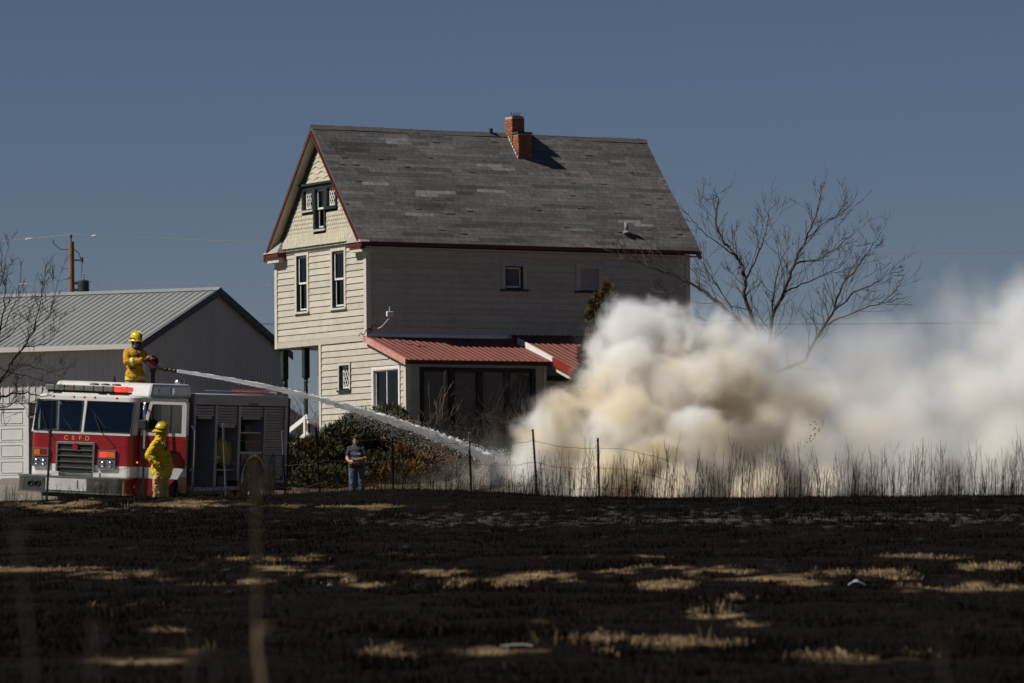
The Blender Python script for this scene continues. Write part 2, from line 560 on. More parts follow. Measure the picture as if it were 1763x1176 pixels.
def clapboards(fr, parent, u0, u1, z0, z1, expo=.178, holes=(), off=0.0, joint=True, clip=None, m=M_SIDE, name='clapboard'):
    n = max(1, round((z1 - z0) / expo)); e = (z1 - z0) / n
    for i in range(n):
        za, zb = z0 + i * e, z0 + (i + 1) * e
        segs = [(u0, u1)]
        for (h0, h1, g0, g1) in holes:
            if zb > g0 + .02 and za < g1 - .02:
                ns = []
                for (s0, s1) in segs:
                    if h1 <= s0 or h0 >= s1: ns.append((s0, s1)); continue
                    if h0 - s0 > .03: ns.append((s0, h0))
                    if s1 - h1 > .03: ns.append((h1, s1))
                segs = ns
        out = []
        for (s0, s1) in segs:
            while joint and s1 - s0 > 3.4:
                c = s0 + rnd.uniform(1.6, 3.2)
                out.append((s0, c - .003)); s0 = c
            out.append((s0, s1))
        for (s0, s1) in out:
            if clip:
                s0, s1 = clip(s0, s1, zb)
                if s1 - s0 < .05: continue
            w = rnd.uniform(-.003, .003)
            t0 = .033 + rnd.uniform(-.003, .003)
            p = [fr(s0, za - .012 + w, .0, off), fr(s1, za - .012 - w, .0, off), fr(s1, za - .012 - w, t0, off), fr(s0, za - .012 + w, t0, off),
                 fr(s0, zb - .014, .0, off), fr(s1, zb - .014, .0, off), fr(s1, zb - .014, .008, off), fr(s0, zb - .014, .008, off)]
            mb = MB().hexa(p)
            me = mb.mesh(name); fix_normals(me)
            link(name, me, m, parent)


def window(fr, u0, u1, z0, z1, off=0.0, casing=M_TRIM, cw=.10, jamb=M_GREEN, split=True, lattice=False, vsplit=False, sill=M_TRIM, curtain=False, sash=M_WHITE,
           head=None, rec=.11, label=None, rows=None, sash_w=.045, glassm=None):
    """u0..u1, z0..z1 is the clear opening"""
    mb = MB()
    for (a, b, c, d) in ((u0 - cw, u0, z0 - .02, z1 + cw), (u1, u1 + cw, z0 - .02, z1 + cw), (u0, u1, z1, z1 + cw)):
        quadbox(mb, fr, a, b, c, d, -.02, .048, off)
    w = mb.build('window', casing, house, label=label)
    mb = MB()
    for (a, b, c, d) in ((u0, u0 + .025, z0, z1), (u1 - .025, u1, z0, z1), (u0 + .025, u1 - .025, z1 - .025, z1), (u0 + .025, u1 - .025, z0, z0 + .02)):
        quadbox(mb, fr, a, b, c, d, -rec - .05, .04, off)
    mb.build('jamb', jamb, w)
    mb = MB()
    quadbox(mb, fr, u0 - cw - .03, u1 + cw + .03, z0 - .075, z0 - .022, -.05, .085, off)
    mb.build('sill', sill, w)
    a0, a1, b0, b1 = u0 + .027, u1 - .027, z0 + .022, z1 - .027
    sw = sash_w
    def ring(p0, p1, q0, q1, d):
        mb = MB()
        for (a, b, c, e) in ((p0, p0 + sw, q0, q1), (p1 - sw, p1, q0, q1), (p0 + sw, p1 - sw, q0, q0 + sw * 1.2), (p0 + sw, p1 - sw, q1 - sw, q1)):
            quadbox(mb, fr, a, b, c, e, d - .035, d, off)
        mb.build('sash', sash, w)
        mb = MB(); quadbox(mb, fr, p0 + sw, p1 - sw, q0 + sw * 1.2, q1 - sw, d - .022, d - .014, off)
        mb.build('pane', glassm or M_GLASS, w)
    if split:
        mid = (b0 + b1) / 2
        ring(a0, a1, mid - .02, b1, -rec + .05)
        ring(a0, a1, b0, mid + .025, -rec + .012)
    elif vsplit:
        mid = (a0 + a1) / 2
        ring(a0, mid + .02, b0, b1, -rec + .05)
        ring(mid - .025, a1, b0, b1, -rec + .012)
    else:
        ring(a0, a1, b0, b1, -rec + .05)
    if lattice:
        mb = MB(); d = -rec + .052
        p0, p1, q0, q1 = a0 + sw, a1 - sw, b0 + sw, b1 - sw
        step = (p1 - p0) / 3.4
        for s in (1, -1):
            k = -8
            while k < 16:
                # line z = q0 + s*1.75*(u - c)
                c = p0 + k * step; k += 1
                pts = []
                for t in np.linspace(0, 1, 60):
                    u = p0 + (p1 - p0) * t; z = q0 + s * 1.75 * (u - c) + (0 if s > 0 else 0)
                    if q0 <= z <= q1: pts.append((u, z))
                if len(pts) > 1:
                    mb.bar(fr(pts[0][0], pts[0][1], d, off), fr(pts[-1][0], pts[-1][1], d, off), .014, .020)
        if mb.v: mb.build('lattice', sash, w)
    if rows:
        mb = MB(); d = -rec + .052
        for k in range(1, rows[0]): quadbox(mb, fr, a0 + (a1 - a0) * k / rows[0] - .01, a0 + (a1 - a0) * k / rows[0] + .01, b0 + sw, b1 - sw, d - .02, d, off)
        for k in range(1, rows[1]): quadbox(mb, fr, a0 + sw, a1 - sw, b0 + (b1 - b0) * k / rows[1] - .01, b0 + (b1 - b0) * k / rows[1] + .01, d - .018, d - .001, off)
        mb.build('muntins', sash, w)
    if curtain:
        n = 26; vs = []; fs = []
        for side in (0, 1):
            base = len(vs)
            for i in range(n):
                t = i / (n - 1)
                hw = (a1 - a0) * .46
                for z in (b0 + .03, b1 - .03):
                    sq = .55 if z < (b0 + b1) / 2 + .3 else 1.0
                    u = a0 + .02 + t * hw * sq if side == 0 else a1 - .02 - t * hw * sq
                    vs.append(fr(u, z, -rec - .055 - .012 * math.sin(t * 30), off))
            for i in range(n - 1): fs.append((base + 2 * i, base + 2 * i + 2, base + 2 * i + 3, base + 2 * i + 1))
        MB().add(vs, fs).build('curtain', mat('grey_curtain', (.55, .50, .45), .9, .2, 6), w)
    return w


# --- masses behind the boards
core = MB().box((.22, .22, 3.52), (HL - .15, HW - .15, EH - .05)).build('wall', M_ROOM, house)
gable_core = MB().prism([(.2, EH - .05), (HW - .2, EH - .05), (HW / 2, RH - .35)], 'x', .22, .3).build('wall', M_ROOM, house)
low_core = MB().box((.15, .16, -.6), (HL - .15, 2.62, 3.5)).build('wall', M_ROOM, house)
lean_core = MB().prism([(-2.09, -.5), (.14, -.5), (.14, 3.33), (-2.09, 2.70)], 'x', .15, 4.2).build('wall', M_ROOM, house)
# sheathing plates that carry the boards, with openings left for the windows are made of strips by the boards' backs
def sheath(fr, u0, u1, z0, z1, holes, off, name='sheathing', parent=core):
    us = sorted({u0, u1, *[q for h in holes for q in h[:2]]}); zs = sorted({z0, z1, *[q for h in holes for q in h[2:]]})
    us = [u for u in us if u0 <= u <= u1]; zs = [z for z in zs if z0 <= z <= z1]
    mb = MB()
    for i in range(len(us) - 1):
        for j in range(len(zs) - 1):
            cu, cz = (us[i] + us[i + 1]) / 2, (zs[j] + zs[j + 1]) / 2
            if any(h[0] < cu < h[1] and h[2] < cz < h[3] for h in holes): continue
            quadbox(mb, fr, us[i], us[i + 1], zs[j], zs[j + 1], -.03, .004, off)
    mb.build(name, M_SIDE, parent)

# windows of the lit gable end (opening rectangles in wall coordinates)
GW = {'a': (3.54, 4.18, 4.44, 6.02), 'b': (1.28, 1.99, 4.44, 6.02)}
def hole(w, c=.10, below=.06): return (w[0] - c, w[1] + c, w[2] - below, w[3] + c)

gh = [hole(GW['a']), hole(GW['b'])]
sheath(GAB, .02, HW - .02, 3.45, EH, gh, 0)
clapboards(GAB, core, .10, HW - .10, 3.62, 6.16, holes=gh)
MB().box((-.045, .10, 3.43), (.02, HW - .10, 3.60)).build('skirt_board', M_SIDE, house)
lowwin = (1.02, 1.62, 2.13, 2.80)
bigwin = (-1.86, -.38, 1.50, 2.60)
lh = [hole(lowwin), hole(bigwin, .09)]
sheath(GAB, -2.22, 2.80, -.5, 2.78, lh, 0, parent=low_core)
MB().prism([(-.0, 2.78), (2.80, 2.78), (2.80, 3.45), (0, 3.45)], 'x', -.004, .03).build('sheathing', M_SIDE, low_core)
MB().prism([(-2.22, 2.78), (-.0, 2.78), (-.0, 3.42)], 'x', -.004, .03).build('sheathing', M_SIDE, lean_core)
def leanclip(s0, s1, z):
    # roof line of the lean-to: 3.46 at u=0, 2.76 at u=-2.24
    lim = -2.16 if z < 2.79 else (z - 3.46) / (.70 / 2.24)
    return max(s0, lim), s1
clapboards(GAB, low_core, -2.14, 2.70, -.30, 3.42, holes=lh, clip=leanclip)
# corner boards
def cbox(name, a, b, m=M_TRIM): return MB().box(a, b).build(name, m, house)
cbox('corner_board', (-.052, -.052, 3.46), (.10, .10, EH - .12))
cbox('corner_board', (-.052, HW - .10, 3.42), (.10, HW + .052, EH - .12))
cbox('corner_board', (-.052, 2.70, -.3), (.05, 2.83, 3.43))
cbox('corner_board', (-.050, -2.292, -.3), (.10, -2.14, 2.74))
cbox('corner_board', (HL - .1, -.052, 3.5), (HL + .05, .10, EH - .12))
# upper windows
window(GAB, *GW['a'], curtain=True, rec=.07)
window(GAB, *GW['b'], curtain=True, rec=.07)
window(GAB, *lowwin, split=False, lattice=True, sill=M_GREEN, cw=.06)
window(GAB, *bigwin, split=False, vsplit=True, jamb=M_WHITE, cw=.075, casing=M_WHITE, rec=.05, sash_w=.035)

# --- gable: scalloped shingles, wave shingles near the peak, trio of windows
TOPZ = RH - .55
GTW = {'c': (2.47, 3.03, 6.72, 7.86), 'l': (3.20, 3.74, 7.30, 7.86), 'r': (1.78, 2.30, 7.30, 7.86)}
def gable_half(z): return (RH - .30 - z) / (RH - .30 - (EH - .10)) * (HW / 2 + .02)
gholes = [(1.66, 3.86, 7.16, 8.00), (2.37, 3.13, 6.62, 8.00)]
mbk = MB()
zz = EH
rows_ = []
while zz < RH - .4:
    z1 = zz + .12; h = gable_half(zz + .06)
    segs = [(HW / 2 - h, HW / 2 + h)]
    for (h0, h1, g0, g1) in gholes:
        if z1 > g0 and zz < g1:
            ns = []
            for (s0, s1) in segs:
                if h1 <= s0 or h0 >= s1: ns.append((s0, s1)); continue
                if h0 > s0: ns.append((s0, h0))
                if s1 > h1: ns.append((h1, s1))
            segs = ns
    for (s0, s1) in segs: quadbox(mbk, GAB, s0, s1, zz, z1, -.03, .004)
    rows_.append((zz, segs)); zz = z1
mbk.build('sheathing', M_SIDE, gable_core)
M_SCAL = mat('scallop_shingle', (.48, .44, .33), .65, .1, 6, dirt=(.3, .26, .19), dirt_amt=.35, dirt_scale=2.5)
mb = MB()
for r_i, (z0, segs) in enumerate(rows_):
    if z0 > 7.98: continue
    flare = .10 * max(0, 1 - (z0 - EH) / .5) ** 2
    for (s0, s1) in segs:
        w = .112; k0 = math.floor(s0 / w) - 1
        for k in range(k0, int(s1 / w) + 2):
            u = (k + .5 * (r_i % 2)) * w
            a, b = max(u, s0), min(u + w - .008, s1)
            if b - a < .03: continue
            c = (a + b) / 2; hw = (b - a) / 2; zb = z0 - .02 + rnd.uniform(-.004, .004)
            d = .022 + flare + rnd.uniform(0, .007)
            low = [(c + hw * math.cos(t), zb + .055 - .055 * math.sin(t)) for t in np.linspace(0, math.pi, 7)]
            top = [(c - hw, z0 + .14), (c + hw, z0 + .14)]
            poly = low + top
            vs = [GAB(p[0], p[1], (d if p[1] < z0 + .1 else .006 + flare)) for p in poly]; n = len(vs)
            vs2 = [GAB(p[0], p[1], flare * .9) for p in poly]
            mb.add(vs + vs2, [tuple(range(n))[::-1]] + [(i, (i + 1) % n, n + (i + 1) % n, n + i) for i in range(n)])
me = mb.mesh('scallop_shingles'); fix_normals(me)
link('scallop_shingles', me, M_SCAL, gable_core, kind='stuff')
# wavy courses above the windows
zz = 8.02; kk = 0
while zz < RH - .5:
    h = gable_half(zz + .1) - .01; s0, s1 = HW / 2 - h, HW / 2 + h
    n = 40; us = np.linspace(s0, s1, n)
    lo = [zz - .02 + .035 * math.sin(u * 11 + kk * 2.1) for u in us]
    vs = [GAB(u, z, .030) for u, z in zip(us, lo)] + [GAB(u, zz + .17, .008) for u in us] + [GAB(u, z, .0) for u, z in zip(us, lo)]
    fs = [(i, i + 1, n + i + 1, n + i) for i in range(n - 1)] + [(2 * n + i, 2 * n + i + 1, i + 1, i) for i in range(n - 1)]
    MB().add(vs, fs).build('wave_shingle_course', M_SCAL, gable_core)
    zz += .15; kk += 1
for k, wv in GTW.items():
    window(GAB, *wv, casing=M_GREEN, cw=.085, sill=M_SHADOWTRIM if k != 'r' else M_GREEN, split=(k == 'c'), lattice=(k != 'c'), rec=.09)
MB().box((-.11, 1.62, 7.965), (.0, 3.90, 8.03)).build('head_board', M_GREEN, house)
MB().box((-.14, .62, EH + .02), (-.02, HW - .62, EH + .06)).build('drip_board', M_GREEN, house)

# --- long wall in shade
lw1, lw2 = (4.40, 4.98, 4.97, 5.60), (6.85, 7.50, 4.97, 5.60)
lhs = [hole(lw1, .13), hole(lw2, .13)]
sheath(LNG, .02, HL - .02, 3.50, 5.97, lhs, 0)
clapboards(LNG, core, .10, HL - .10, 3.66, 5.85, holes=lhs)
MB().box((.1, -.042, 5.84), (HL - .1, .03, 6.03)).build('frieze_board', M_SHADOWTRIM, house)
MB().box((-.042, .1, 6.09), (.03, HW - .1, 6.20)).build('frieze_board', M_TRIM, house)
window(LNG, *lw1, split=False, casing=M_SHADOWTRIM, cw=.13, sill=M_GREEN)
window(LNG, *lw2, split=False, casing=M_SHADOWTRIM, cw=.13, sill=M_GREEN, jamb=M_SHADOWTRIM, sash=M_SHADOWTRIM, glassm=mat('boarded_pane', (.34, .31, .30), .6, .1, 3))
# back and far walls, plain boards
MB().box((0, HW - .03, 3.45), (HL, HW, EH)).build('wall', M_SIDE, house)
MB().box((HL - .03, .12, -.5), (HL, HW - .04, EH)).build('wall', M_SIDE, house)
MB().prism([(.2, EH), (HW - .2, EH), (HW / 2, RH - .35)], 'x', HL - .05, HL - .01).build('wall', M_SIDE, house)
MB().box((.1, 2.64, -.5), (HL, 2.80, 3.46)).build('wall', M_SIDE, house)

# --- main roof
OV = .28
run = HW / 2 + EOV
slope = math.atan2(RH - EH, run)
roof = MB()
for sgn in (1, -1):
    ye, yr = (-EOV, HW / 2) if sgn > 0 else (HW + EOV, HW / 2)
    roof.add([(-OV, ye, EH - .02), (HL + REND, ye, EH - .02), (HL + REND, yr, RH - .02), (-OV, yr, RH - .02),
              (-OV, ye, EH - .12), (HL + REND, ye, EH - .12), (HL + REND, yr, RH - .14), (-OV, yr, RH - .14)],
             [(0, 1, 2, 3), (4, 7, 6, 5), (0, 4, 5, 1), (1, 5, 6, 2), (2, 6, 7, 3), (3, 7, 4, 0)])
me = roof.mesh('roof'); fix_normals(me)
roof = link('roof', me, M_DECK, house)


def shingle_tabs(p0, ux, up, nrm, length, height, course, tabw, tone, seed, special=None, left=None, right=None):
    """tabs on a roof plane: p0 lower corner, ux along eave, up along slope"""
    r = random.Random(seed)
    p0, ux, up, nrm = map(Vector, (p0, ux, up, nrm))
    V = []; Fc = []; Cc = []; sp = []
    n = int(height / course)
    for j in range(n + 1):
        s = min(j * course, height - .02); top = min(s + course * 1.25, height + .02)
        a = -r.random() * tabw
        l0 = left(s) if left else 0; l1 = right(s) if right else length
        run_t, run_n = 1.0, 0
        a += l0
        while a < l1:
            w = tabw * r.uniform(.75, 1.3); b = a + w - .010
            aa, bb = max(a, l0), min(b, l1); a += w
            if bb - aa < .03: continue
            if run_n <= 0:
                run_n = r.randint(2, 9); run_t = r.choice([1, 1, 1, 1.05, .9, 1.12, .8, .66]) * r.uniform(.93, 1.07)
            run_n -= 1
            t = tone((aa + bb) / 2, s) * run_t * r.uniform(.9, 1.1)
            lift = r.uniform(.0045, .008) + (r.random() < .02) * .012
            q = r.uniform(-.006, .006)
            pts = [p0 + ux * aa + up * (s + q) + nrm * lift, p0 + ux * bb + up * (s + q * .3) + nrm * lift, p0 + ux * bb + up * top + nrm * .004, p0 + ux * aa + up * top + nrm * .004,
                   p0 + ux * aa + up * (s + q), p0 + ux * bb + up * (s + q * .3)]
            if special and special((aa + bb) / 2, s, r):
                sp.append((pts, t)); continue
            k = len(V); V += [tuple(q) for q in pts]; Fc += [(k, k + 1, k + 2, k + 3), (k + 4, k + 5, k + 1, k)]; Fc += [(k + 4, k, k + 3, k + 3), (k + 1, k + 5, k + 2, k + 2)]
            Cc += [t] * 6
    return np.array(V), np.array([f for f in Fc if len(set(f)) == 4]), np.array(Cc), sp


_tb = {}
def tone_main(a, s):
    x, y = np.array([a * .55]), np.array([s * 1.1])
    f = fbm(x, y, 61)[0]; g = fbm(x * 3, y * 2.0, 63)[0]
    lo = .085 + .10 * f + .05 * (g - .5)
    return lo


SL = math.hypot(run, RH - EH)
upv = (0, run / SL, (RH - EH) / SL); nv = (0, -(RH - EH) / SL, run / SL)
PATCH = [(2.0, 1.0), (5.0, 3.1), (5.4, 3.0), (2.3, 4.0), (9.3, .9), (8.9, 1.0), (4.7, 2.1), (.9, 2.2), (3.1, 2.0), (2.5, 1.9)]
def special(a, s, r): return any(abs(a - p - OV) < .42 and abs(s - q) < .07 for (p, q) in PATCH)
V, Fc, t, sp = shingle_tabs((-OV, -EOV, EH - .02), (1, 0, 0), upv, nv, HL + OV + REND, SL, .131, .19, tone_main, 3, special)
me = np_mesh('roof_shingles', V, Fc, t[:, None] * np.array([1.0, .93, .88]))
link('roof_shingles', me, M_SHING, roof, kind='stuff')
for (pts, tt) in sp:
    me = np_mesh('replaced_shingle', np.array([tuple(p) for p in pts]), np.array([(0, 1, 2, 3), (4, 5, 1, 0)]), np.full((6, 1), rnd.uniform(.20, .26)) * np.array([1, .96, .95]))
    link('replaced_shingle', me, M_SHING, roof)
V, Fc, t, _ = shingle_tabs((HL + REND, HW + EOV, EH - .02), (-1, 0, 0), (0, -run / SL, (RH - EH) / SL), (0, (RH - EH) / SL, run / SL), HL + OV + REND, SL, .2, .3, tone_main, 4)
link('roof_shingles', np_mesh('roof_shingles', V, Fc, t[:, None] * np.array([1.0, .93, .88])), M_SHING, roof, kind='stuff')
# ridge caps
x = -OV; k = 0
mb = MB()
while x < HL + REND:
    x1 = min(x + .20, HL + REND); dz = .010 * math.sin(x * 1.4) - .012 + rnd.uniform(0, .014)
    mb.add([(x, HW / 2 - .10, RH - .108 + dz), (x1 + .03, HW / 2 - .10, RH - .112 + dz), (x1 + .03, HW / 2, RH + .012 + dz), (x, HW / 2, RH + .022 + dz), (x, HW / 2 + .10, RH - .108 + dz), (x1 + .03, HW / 2 + .10, RH - .112 + dz)],
           [(0, 1, 2, 3), (3, 2, 5, 4)])
    x = x1
mb.build('ridge_caps', mat('ridge_cap', (.12, .11, .10), .9, .3, 5), roof, kind='stuff')
# rake boards, soffits, fascia
for sgn in (1, -1):
    ye, yr = (-EOV - .02, HW / 2) if sgn > 0 else (HW + EOV + .02, HW / 2)
    d = Vector((0, yr - ye, RH - EH)).normalized(); nn = Vector((0, -d.z * (1 if sgn > 0 else -1), abs(d.y)))
    if nn.z < 0: nn = -nn
    for (xa, xb, nm) in ((-OV - .035, -OV + .12, 'rake_board'), (HL + REND - .1, HL + REND + .03, 'rake_board')):
        mb = MB(); a = Vector((0, ye, EH)); b = Vector((0, yr, RH))
        lo, hi = -nn * .27, -nn * .012
        bb = b + Vector((0, 0, 0))
        zc = Vector((0, 0, -.165 / nn.z)); zc2 = Vector((0, 0, -.118 / nn.z))
        mb.hexa([(xa, *(a + zc).yz), (xb, *(a + zc).yz), (xb, *(b + zc).yz), (xa, *(b + zc).yz), (xa, *(a + zc2).yz), (xb, *(a + zc2).yz), (xb, *(b + zc2).yz), (xa, *(b + zc2).yz)])
        me = mb.mesh(nm); fix_normals(me); link(nm, me, M_RED, roof)
    zs = Vector((0, 0, -.175 / nn.z)); zs2 = Vector((0, 0, -.145 / nn.z))
    mb = MB()
    mb.hexa([(-OV, *(a + zs).yz), (.02, *(a + zs).yz), (.02, *(b + zs).yz), (-OV, *(b + zs).yz), (-OV, *(a + zs2).yz), (.02, *(a + zs2).yz), (.02, *(b + zs2).yz), (-OV, *(b + zs2).yz)])
    me = mb.mesh('soffit'); fix_normals(me); link('soffit', me, M_TRIM, roof)
    # dark moulding where soffit meets gable
    z3, z4 = Vector((0, 0, -.36 / nn.z)), Vector((0, 0, -.215 / nn.z))
    a2 = a + (b - a) * .13
    mb = MB(); mb.hexa([(-.06, *(a2 + z3).yz), (.0, *(a2 + z3).yz), (.0, *(b + z3).yz), (-.06, *(b + z3).yz), (-.06, *(a2 + z4).yz), (.0, *(a2 + z4).yz), (.0, *(b + z4).yz), (-.06, *(b + z4).yz)])
    me = mb.mesh('moulding'); fix_normals(me); link('moulding', me, M_GREEN, roof)
MB().box((-OV, -EOV - .06, EH - .125), (HL + REND, -EOV - .004, EH - .03)).build('fascia', M_RED, roof)
MB().box((-OV, HW + EOV + .004, EH - .16), (HL + REND, HW + EOV + .06, EH - .03)).build('fascia', M_RED, roof)
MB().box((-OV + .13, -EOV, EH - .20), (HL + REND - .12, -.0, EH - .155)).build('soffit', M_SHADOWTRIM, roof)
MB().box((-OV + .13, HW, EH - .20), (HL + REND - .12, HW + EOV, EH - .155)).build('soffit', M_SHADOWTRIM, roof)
# eave returns with their little hipped roofs
for (ya, yb, flip) in ((-EOV - .05, .66, 1), (HW + EOV + .05, HW - .66, -1)):
    mb = MB()
    mb.box((-OV - .02, min(ya, yb), EH - .16), (-.05, max(ya, yb), EH - .05))
    ret = mb.build('eave_return', M_RED, roof)
    MB().box((-OV + .05, min(ya, yb) + .08, EH - .30), (-.05, max(ya, yb) - .08, EH - .165)).build('bracket', M_TRIM, ret)
    top = .36
    A, B = (-OV - .05, ya, EH - .04), (-OV - .05, yb, EH - .04)
    C_, D_ = (-.03, yb - flip * .22, EH + top), (-.03, ya + flip * .50, EH + top)
    E_, G_ = (-.03, yb, EH - .04), (-.03, ya, EH - .04)
    mb = MB().add([A, B, C_, D_, E_, G_], [(0, 1, 2, 3), (1, 4, 2), (0, 3, 5), (0, 5, 4, 1)])
    me = mb.mesh('return_roof'); fix_normals(me)
    link('return_roof', me, mat('pale_return_shingle', (.30, .28, .26), .9, .25, 14, bump=.6, bscale=40), ret)

# --- chimney: taller stack on the ridge, lower stack before it
def brickwork(mb, x0, x1, y0, y1, z0, z1, cl=.076, bl=.215):
    n = int((z1 - z0) / cl)
    for j in range(n):
        za = z0 + j * cl; zb = za + cl - .012
        for (face, lo, hi) in (('y0', x0, x1), ('y1', x0, x1), ('x0', y0, y1), ('x1', y0, y1)):
            a = lo - (bl / 2 if (j % 2) else 0)
            while a < hi - .02:
                p, q = max(a, lo), min(a + bl - .012, hi); a += bl
                if q - p < .02: continue
                o_ = rnd.uniform(.006, .016); i_ = .03
                if face == 'y0': mb.box((p, y0 - o_, za), (q, y0 + i_, zb))
                elif face == 'y1': mb.box((p, y1 - i_, za), (q, y1 + o_, zb))
                elif face == 'x0': mb.box((x0 - o_, p, za), (x0 + i_, q, zb))
                else: mb.box((x1 - i_, p, za), (x1 + o_, q, zb))
M_BRICK = mat('orange_brick', (.30, .098, .045), .85, .35, 7, bump=.4, bscale=40, dirt=(.12, .06, .04), dirt_amt=.6, dirt_scale=9)
M_MORT = mat('mortar', (.38, .33, .28), .9, .2, 12)
CX = 6.11
chim = MB()
chim.box((CX, 2.46, 8.6), (CX + .40, 2.86, 10.12)); chim.box((CX + .02, 2.14, 8.2), (CX + .45, 2.45, 9.62))
chim = chim.build('chimney', M_MORT, roof)
mb = MB(); brickwork(mb, CX, CX + .40, 2.46, 2.86, 8.7, 10.12)
mb.build('bricks', M_BRICK, chim, kind='stuff')
mb = MB(); brickwork(mb, CX + .02, CX + .45, 2.13, 2.44, 8.2, 9.62)
mb.build('bricks', M_BRICK, chim, kind='stuff')
mb = MB().box((CX - .015, 2.11, 9.605), (CX + .48, 2.45, 9.65)).box((CX + .05, 2.5, 10.10), (CX + .36, 2.8, 10.15))
for i in range(5): mb.tube([(CX + .06 + .07 * i, 2.6 + .04 * i, 10.13), (CX + .05 + .08 * i, 2.6, 10.13 + rnd.uniform(.03, .15))], .012, 5)
mb.build('chimney_cap', mat('sooty_cap', (.06, .055, .05), .9, .4, 9), chim)
# flashing steps beside the chimney
mb = MB()
for i in range(8):
    y_ = 2.1 + i * .085; z_ = EH + (y_ + EOV) * (RH - EH) / run
    mb.box((CX - .035, y_, z_ - .02), (CX - .0, y_ + .095, z_ + .07 + rnd.uniform(0, .03)))
mb.build('flashing', mat('white_mortar_flashing', (.5, .47, .43), .8, .3, 12), chim)
# vent pipes
def roofz(y): return EH + (y + EOV) * (RH - EH) / run
vp = MB().tube([(8.56, .21, roofz(.21) - .05), (8.56, .21, roofz(.21) + .30)], .055, 10)
vp.lathe([(.13, -.02), (.11, .03), (.06, .07)], 12, c=(8.56, .20, roofz(.20)))
vp.build('vent_pipe', mat('dull_vent_metal', (.16, .165, .17), .6, .2, 8), roof, smooth=True)
MB().box((5.52, HW / 2 - .04, RH - .1), (5.61, HW / 2 + .05, RH + .13)).build('vent_pipe', mat('dark_metal', (.05, .05, .05), .5, .2, 8), roof)

# --- red metal lean-to roofs
M_REDMETAL = mat('faded_red_roof_metal', (.165, .046, .034), .6, .25, 3, stretch=(3, .5, 1), dirt=(.14, .065, .048), dirt_amt=.7, dirt_scale=3.5, rand=.07, spec=.3)
def metal_sheet(parent, x0, x1, ya, za, yb, zb, pitch=.188, thick=.02):
    """ribbed sheet from wall (ya,za) down to eave (yb,zb)"""
    xs = []; x = x0
    while x < x1 - .01:
        for dx, dz in ((0, 0), (.09, 0), (.105, .020), (.130, .020), (.145, 0)):
            if x + dx <= x1: xs.append((x + dx, dz))
        x += pitch
    xs.append((x1, 0))
    n = len(xs)
    vs = [(x, ya, za + dz) for x, dz in xs] + [(x, yb, zb + dz) for x, dz in xs] + [(x, ya, za - thick + dz) for x, dz in xs] + [(x, yb, zb - thick + dz) for x, dz in xs]
    fs = []
    for i in range(n - 1):
        fs += [(n + i, n + i + 1, i + 1, i), (2 * n + i, 2 * n + i + 1, 3 * n + i + 1, 3 * n + i), (3 * n + i, 3 * n + i + 1, n + i + 1, n + i)]
    return MB().add(vs, fs).build('roof_sheet', M_REDMETAL, parent)

lroof = MB().prism([(-2.36, 2.80), (.02, 3.51), (.02, 3.40), (-2.36, 2.69)], 'x', -.06, 4.55)
lroof = lroof.build('lean_to_roof', M_DECK, house)
for i in range(5):
    metal_sheet(lroof, -.10 + i * .94, -.10 + (i + 1) * .94 - .004, .0, 3.535, -2.46, 2.80)
MB().hexa([(-.16, -2.46, 2.66), (-.105, -2.46, 2.66), (-.105, .0, 3.41), (-.16, .0, 3.41), (-.16, -2.46, 2.83), (-.105, -2.46, 2.83), (-.105, .0, 3.58), (-.16, .0, 3.58)]).build('rake_board', mat('peeling_red_board', (.50, .22, .18), .7, .2, 6, dirt=(.62, .54, .47), dirt_amt=.8, dirt_scale=4), lroof)
MB().box((-.05, -.055, 3.54), (HL - .1, -.0, 3.64)).build('flashing', mat('pale_flashing', (.5, .52, .56), .4, .15, 5, metal=.3), house)
# second, projecting roof over the entry
eroof = MB().prism([(-3.70, 2.42), (-.06, 3.60), (-.06, 3.48), (-3.70, 2.31)], 'x', 4.62, 9.6).build('entry_roof', M_DECK, house)
for i in range(5):
    metal_sheet(eroof, 4.56 + i * 1.02, 4.56 + (i + 1) * 1.02 - .004, -.05, 3.655, -3.82, 2.44)
def zr(y): return 3.655 + (y + .05) * (3.655 - 2.44) / 3.77
for (y0, y1, m, nm) in ((-2.42, -.5, M_WHITE, 'rake_board'), (-3.82, -2.43, mat('bright_red_fascia', (.22, .022, .016), .5, .15, 4), 'rake_board')):
    MB().hexa([(4.50, y0, zr(y0) - .19), (4.555, y0, zr(y0) - .19), (4.555, y1, zr(y1) - .19), (4.50, y1, zr(y1) - .19), (4.50, y0, zr(y0) + .04), (4.555, y0, zr(y0) + .04), (4.555, y1, zr(y1) + .04), (4.50, y1, zr(y1) + .04)]).build(nm, m, eroof)
MB().hexa([(4.57, -3.6, zr(-3.6) - .34), (4.63, -3.6, zr(-3.6) - .34), (4.63, -2.3, zr(-2.3) - .34), (4.57, -2.3, zr(-2.3) - .34), (4.57, -3.6, zr(-3.6) - .20), (4.63, -3.6, zr(-3.6) - .20), (4.63, -2.3, zr(-2.3) - .20), (4.57, -2.3, zr(-2.3) - .20)]).build('rafter', M_TRIM, eroof)
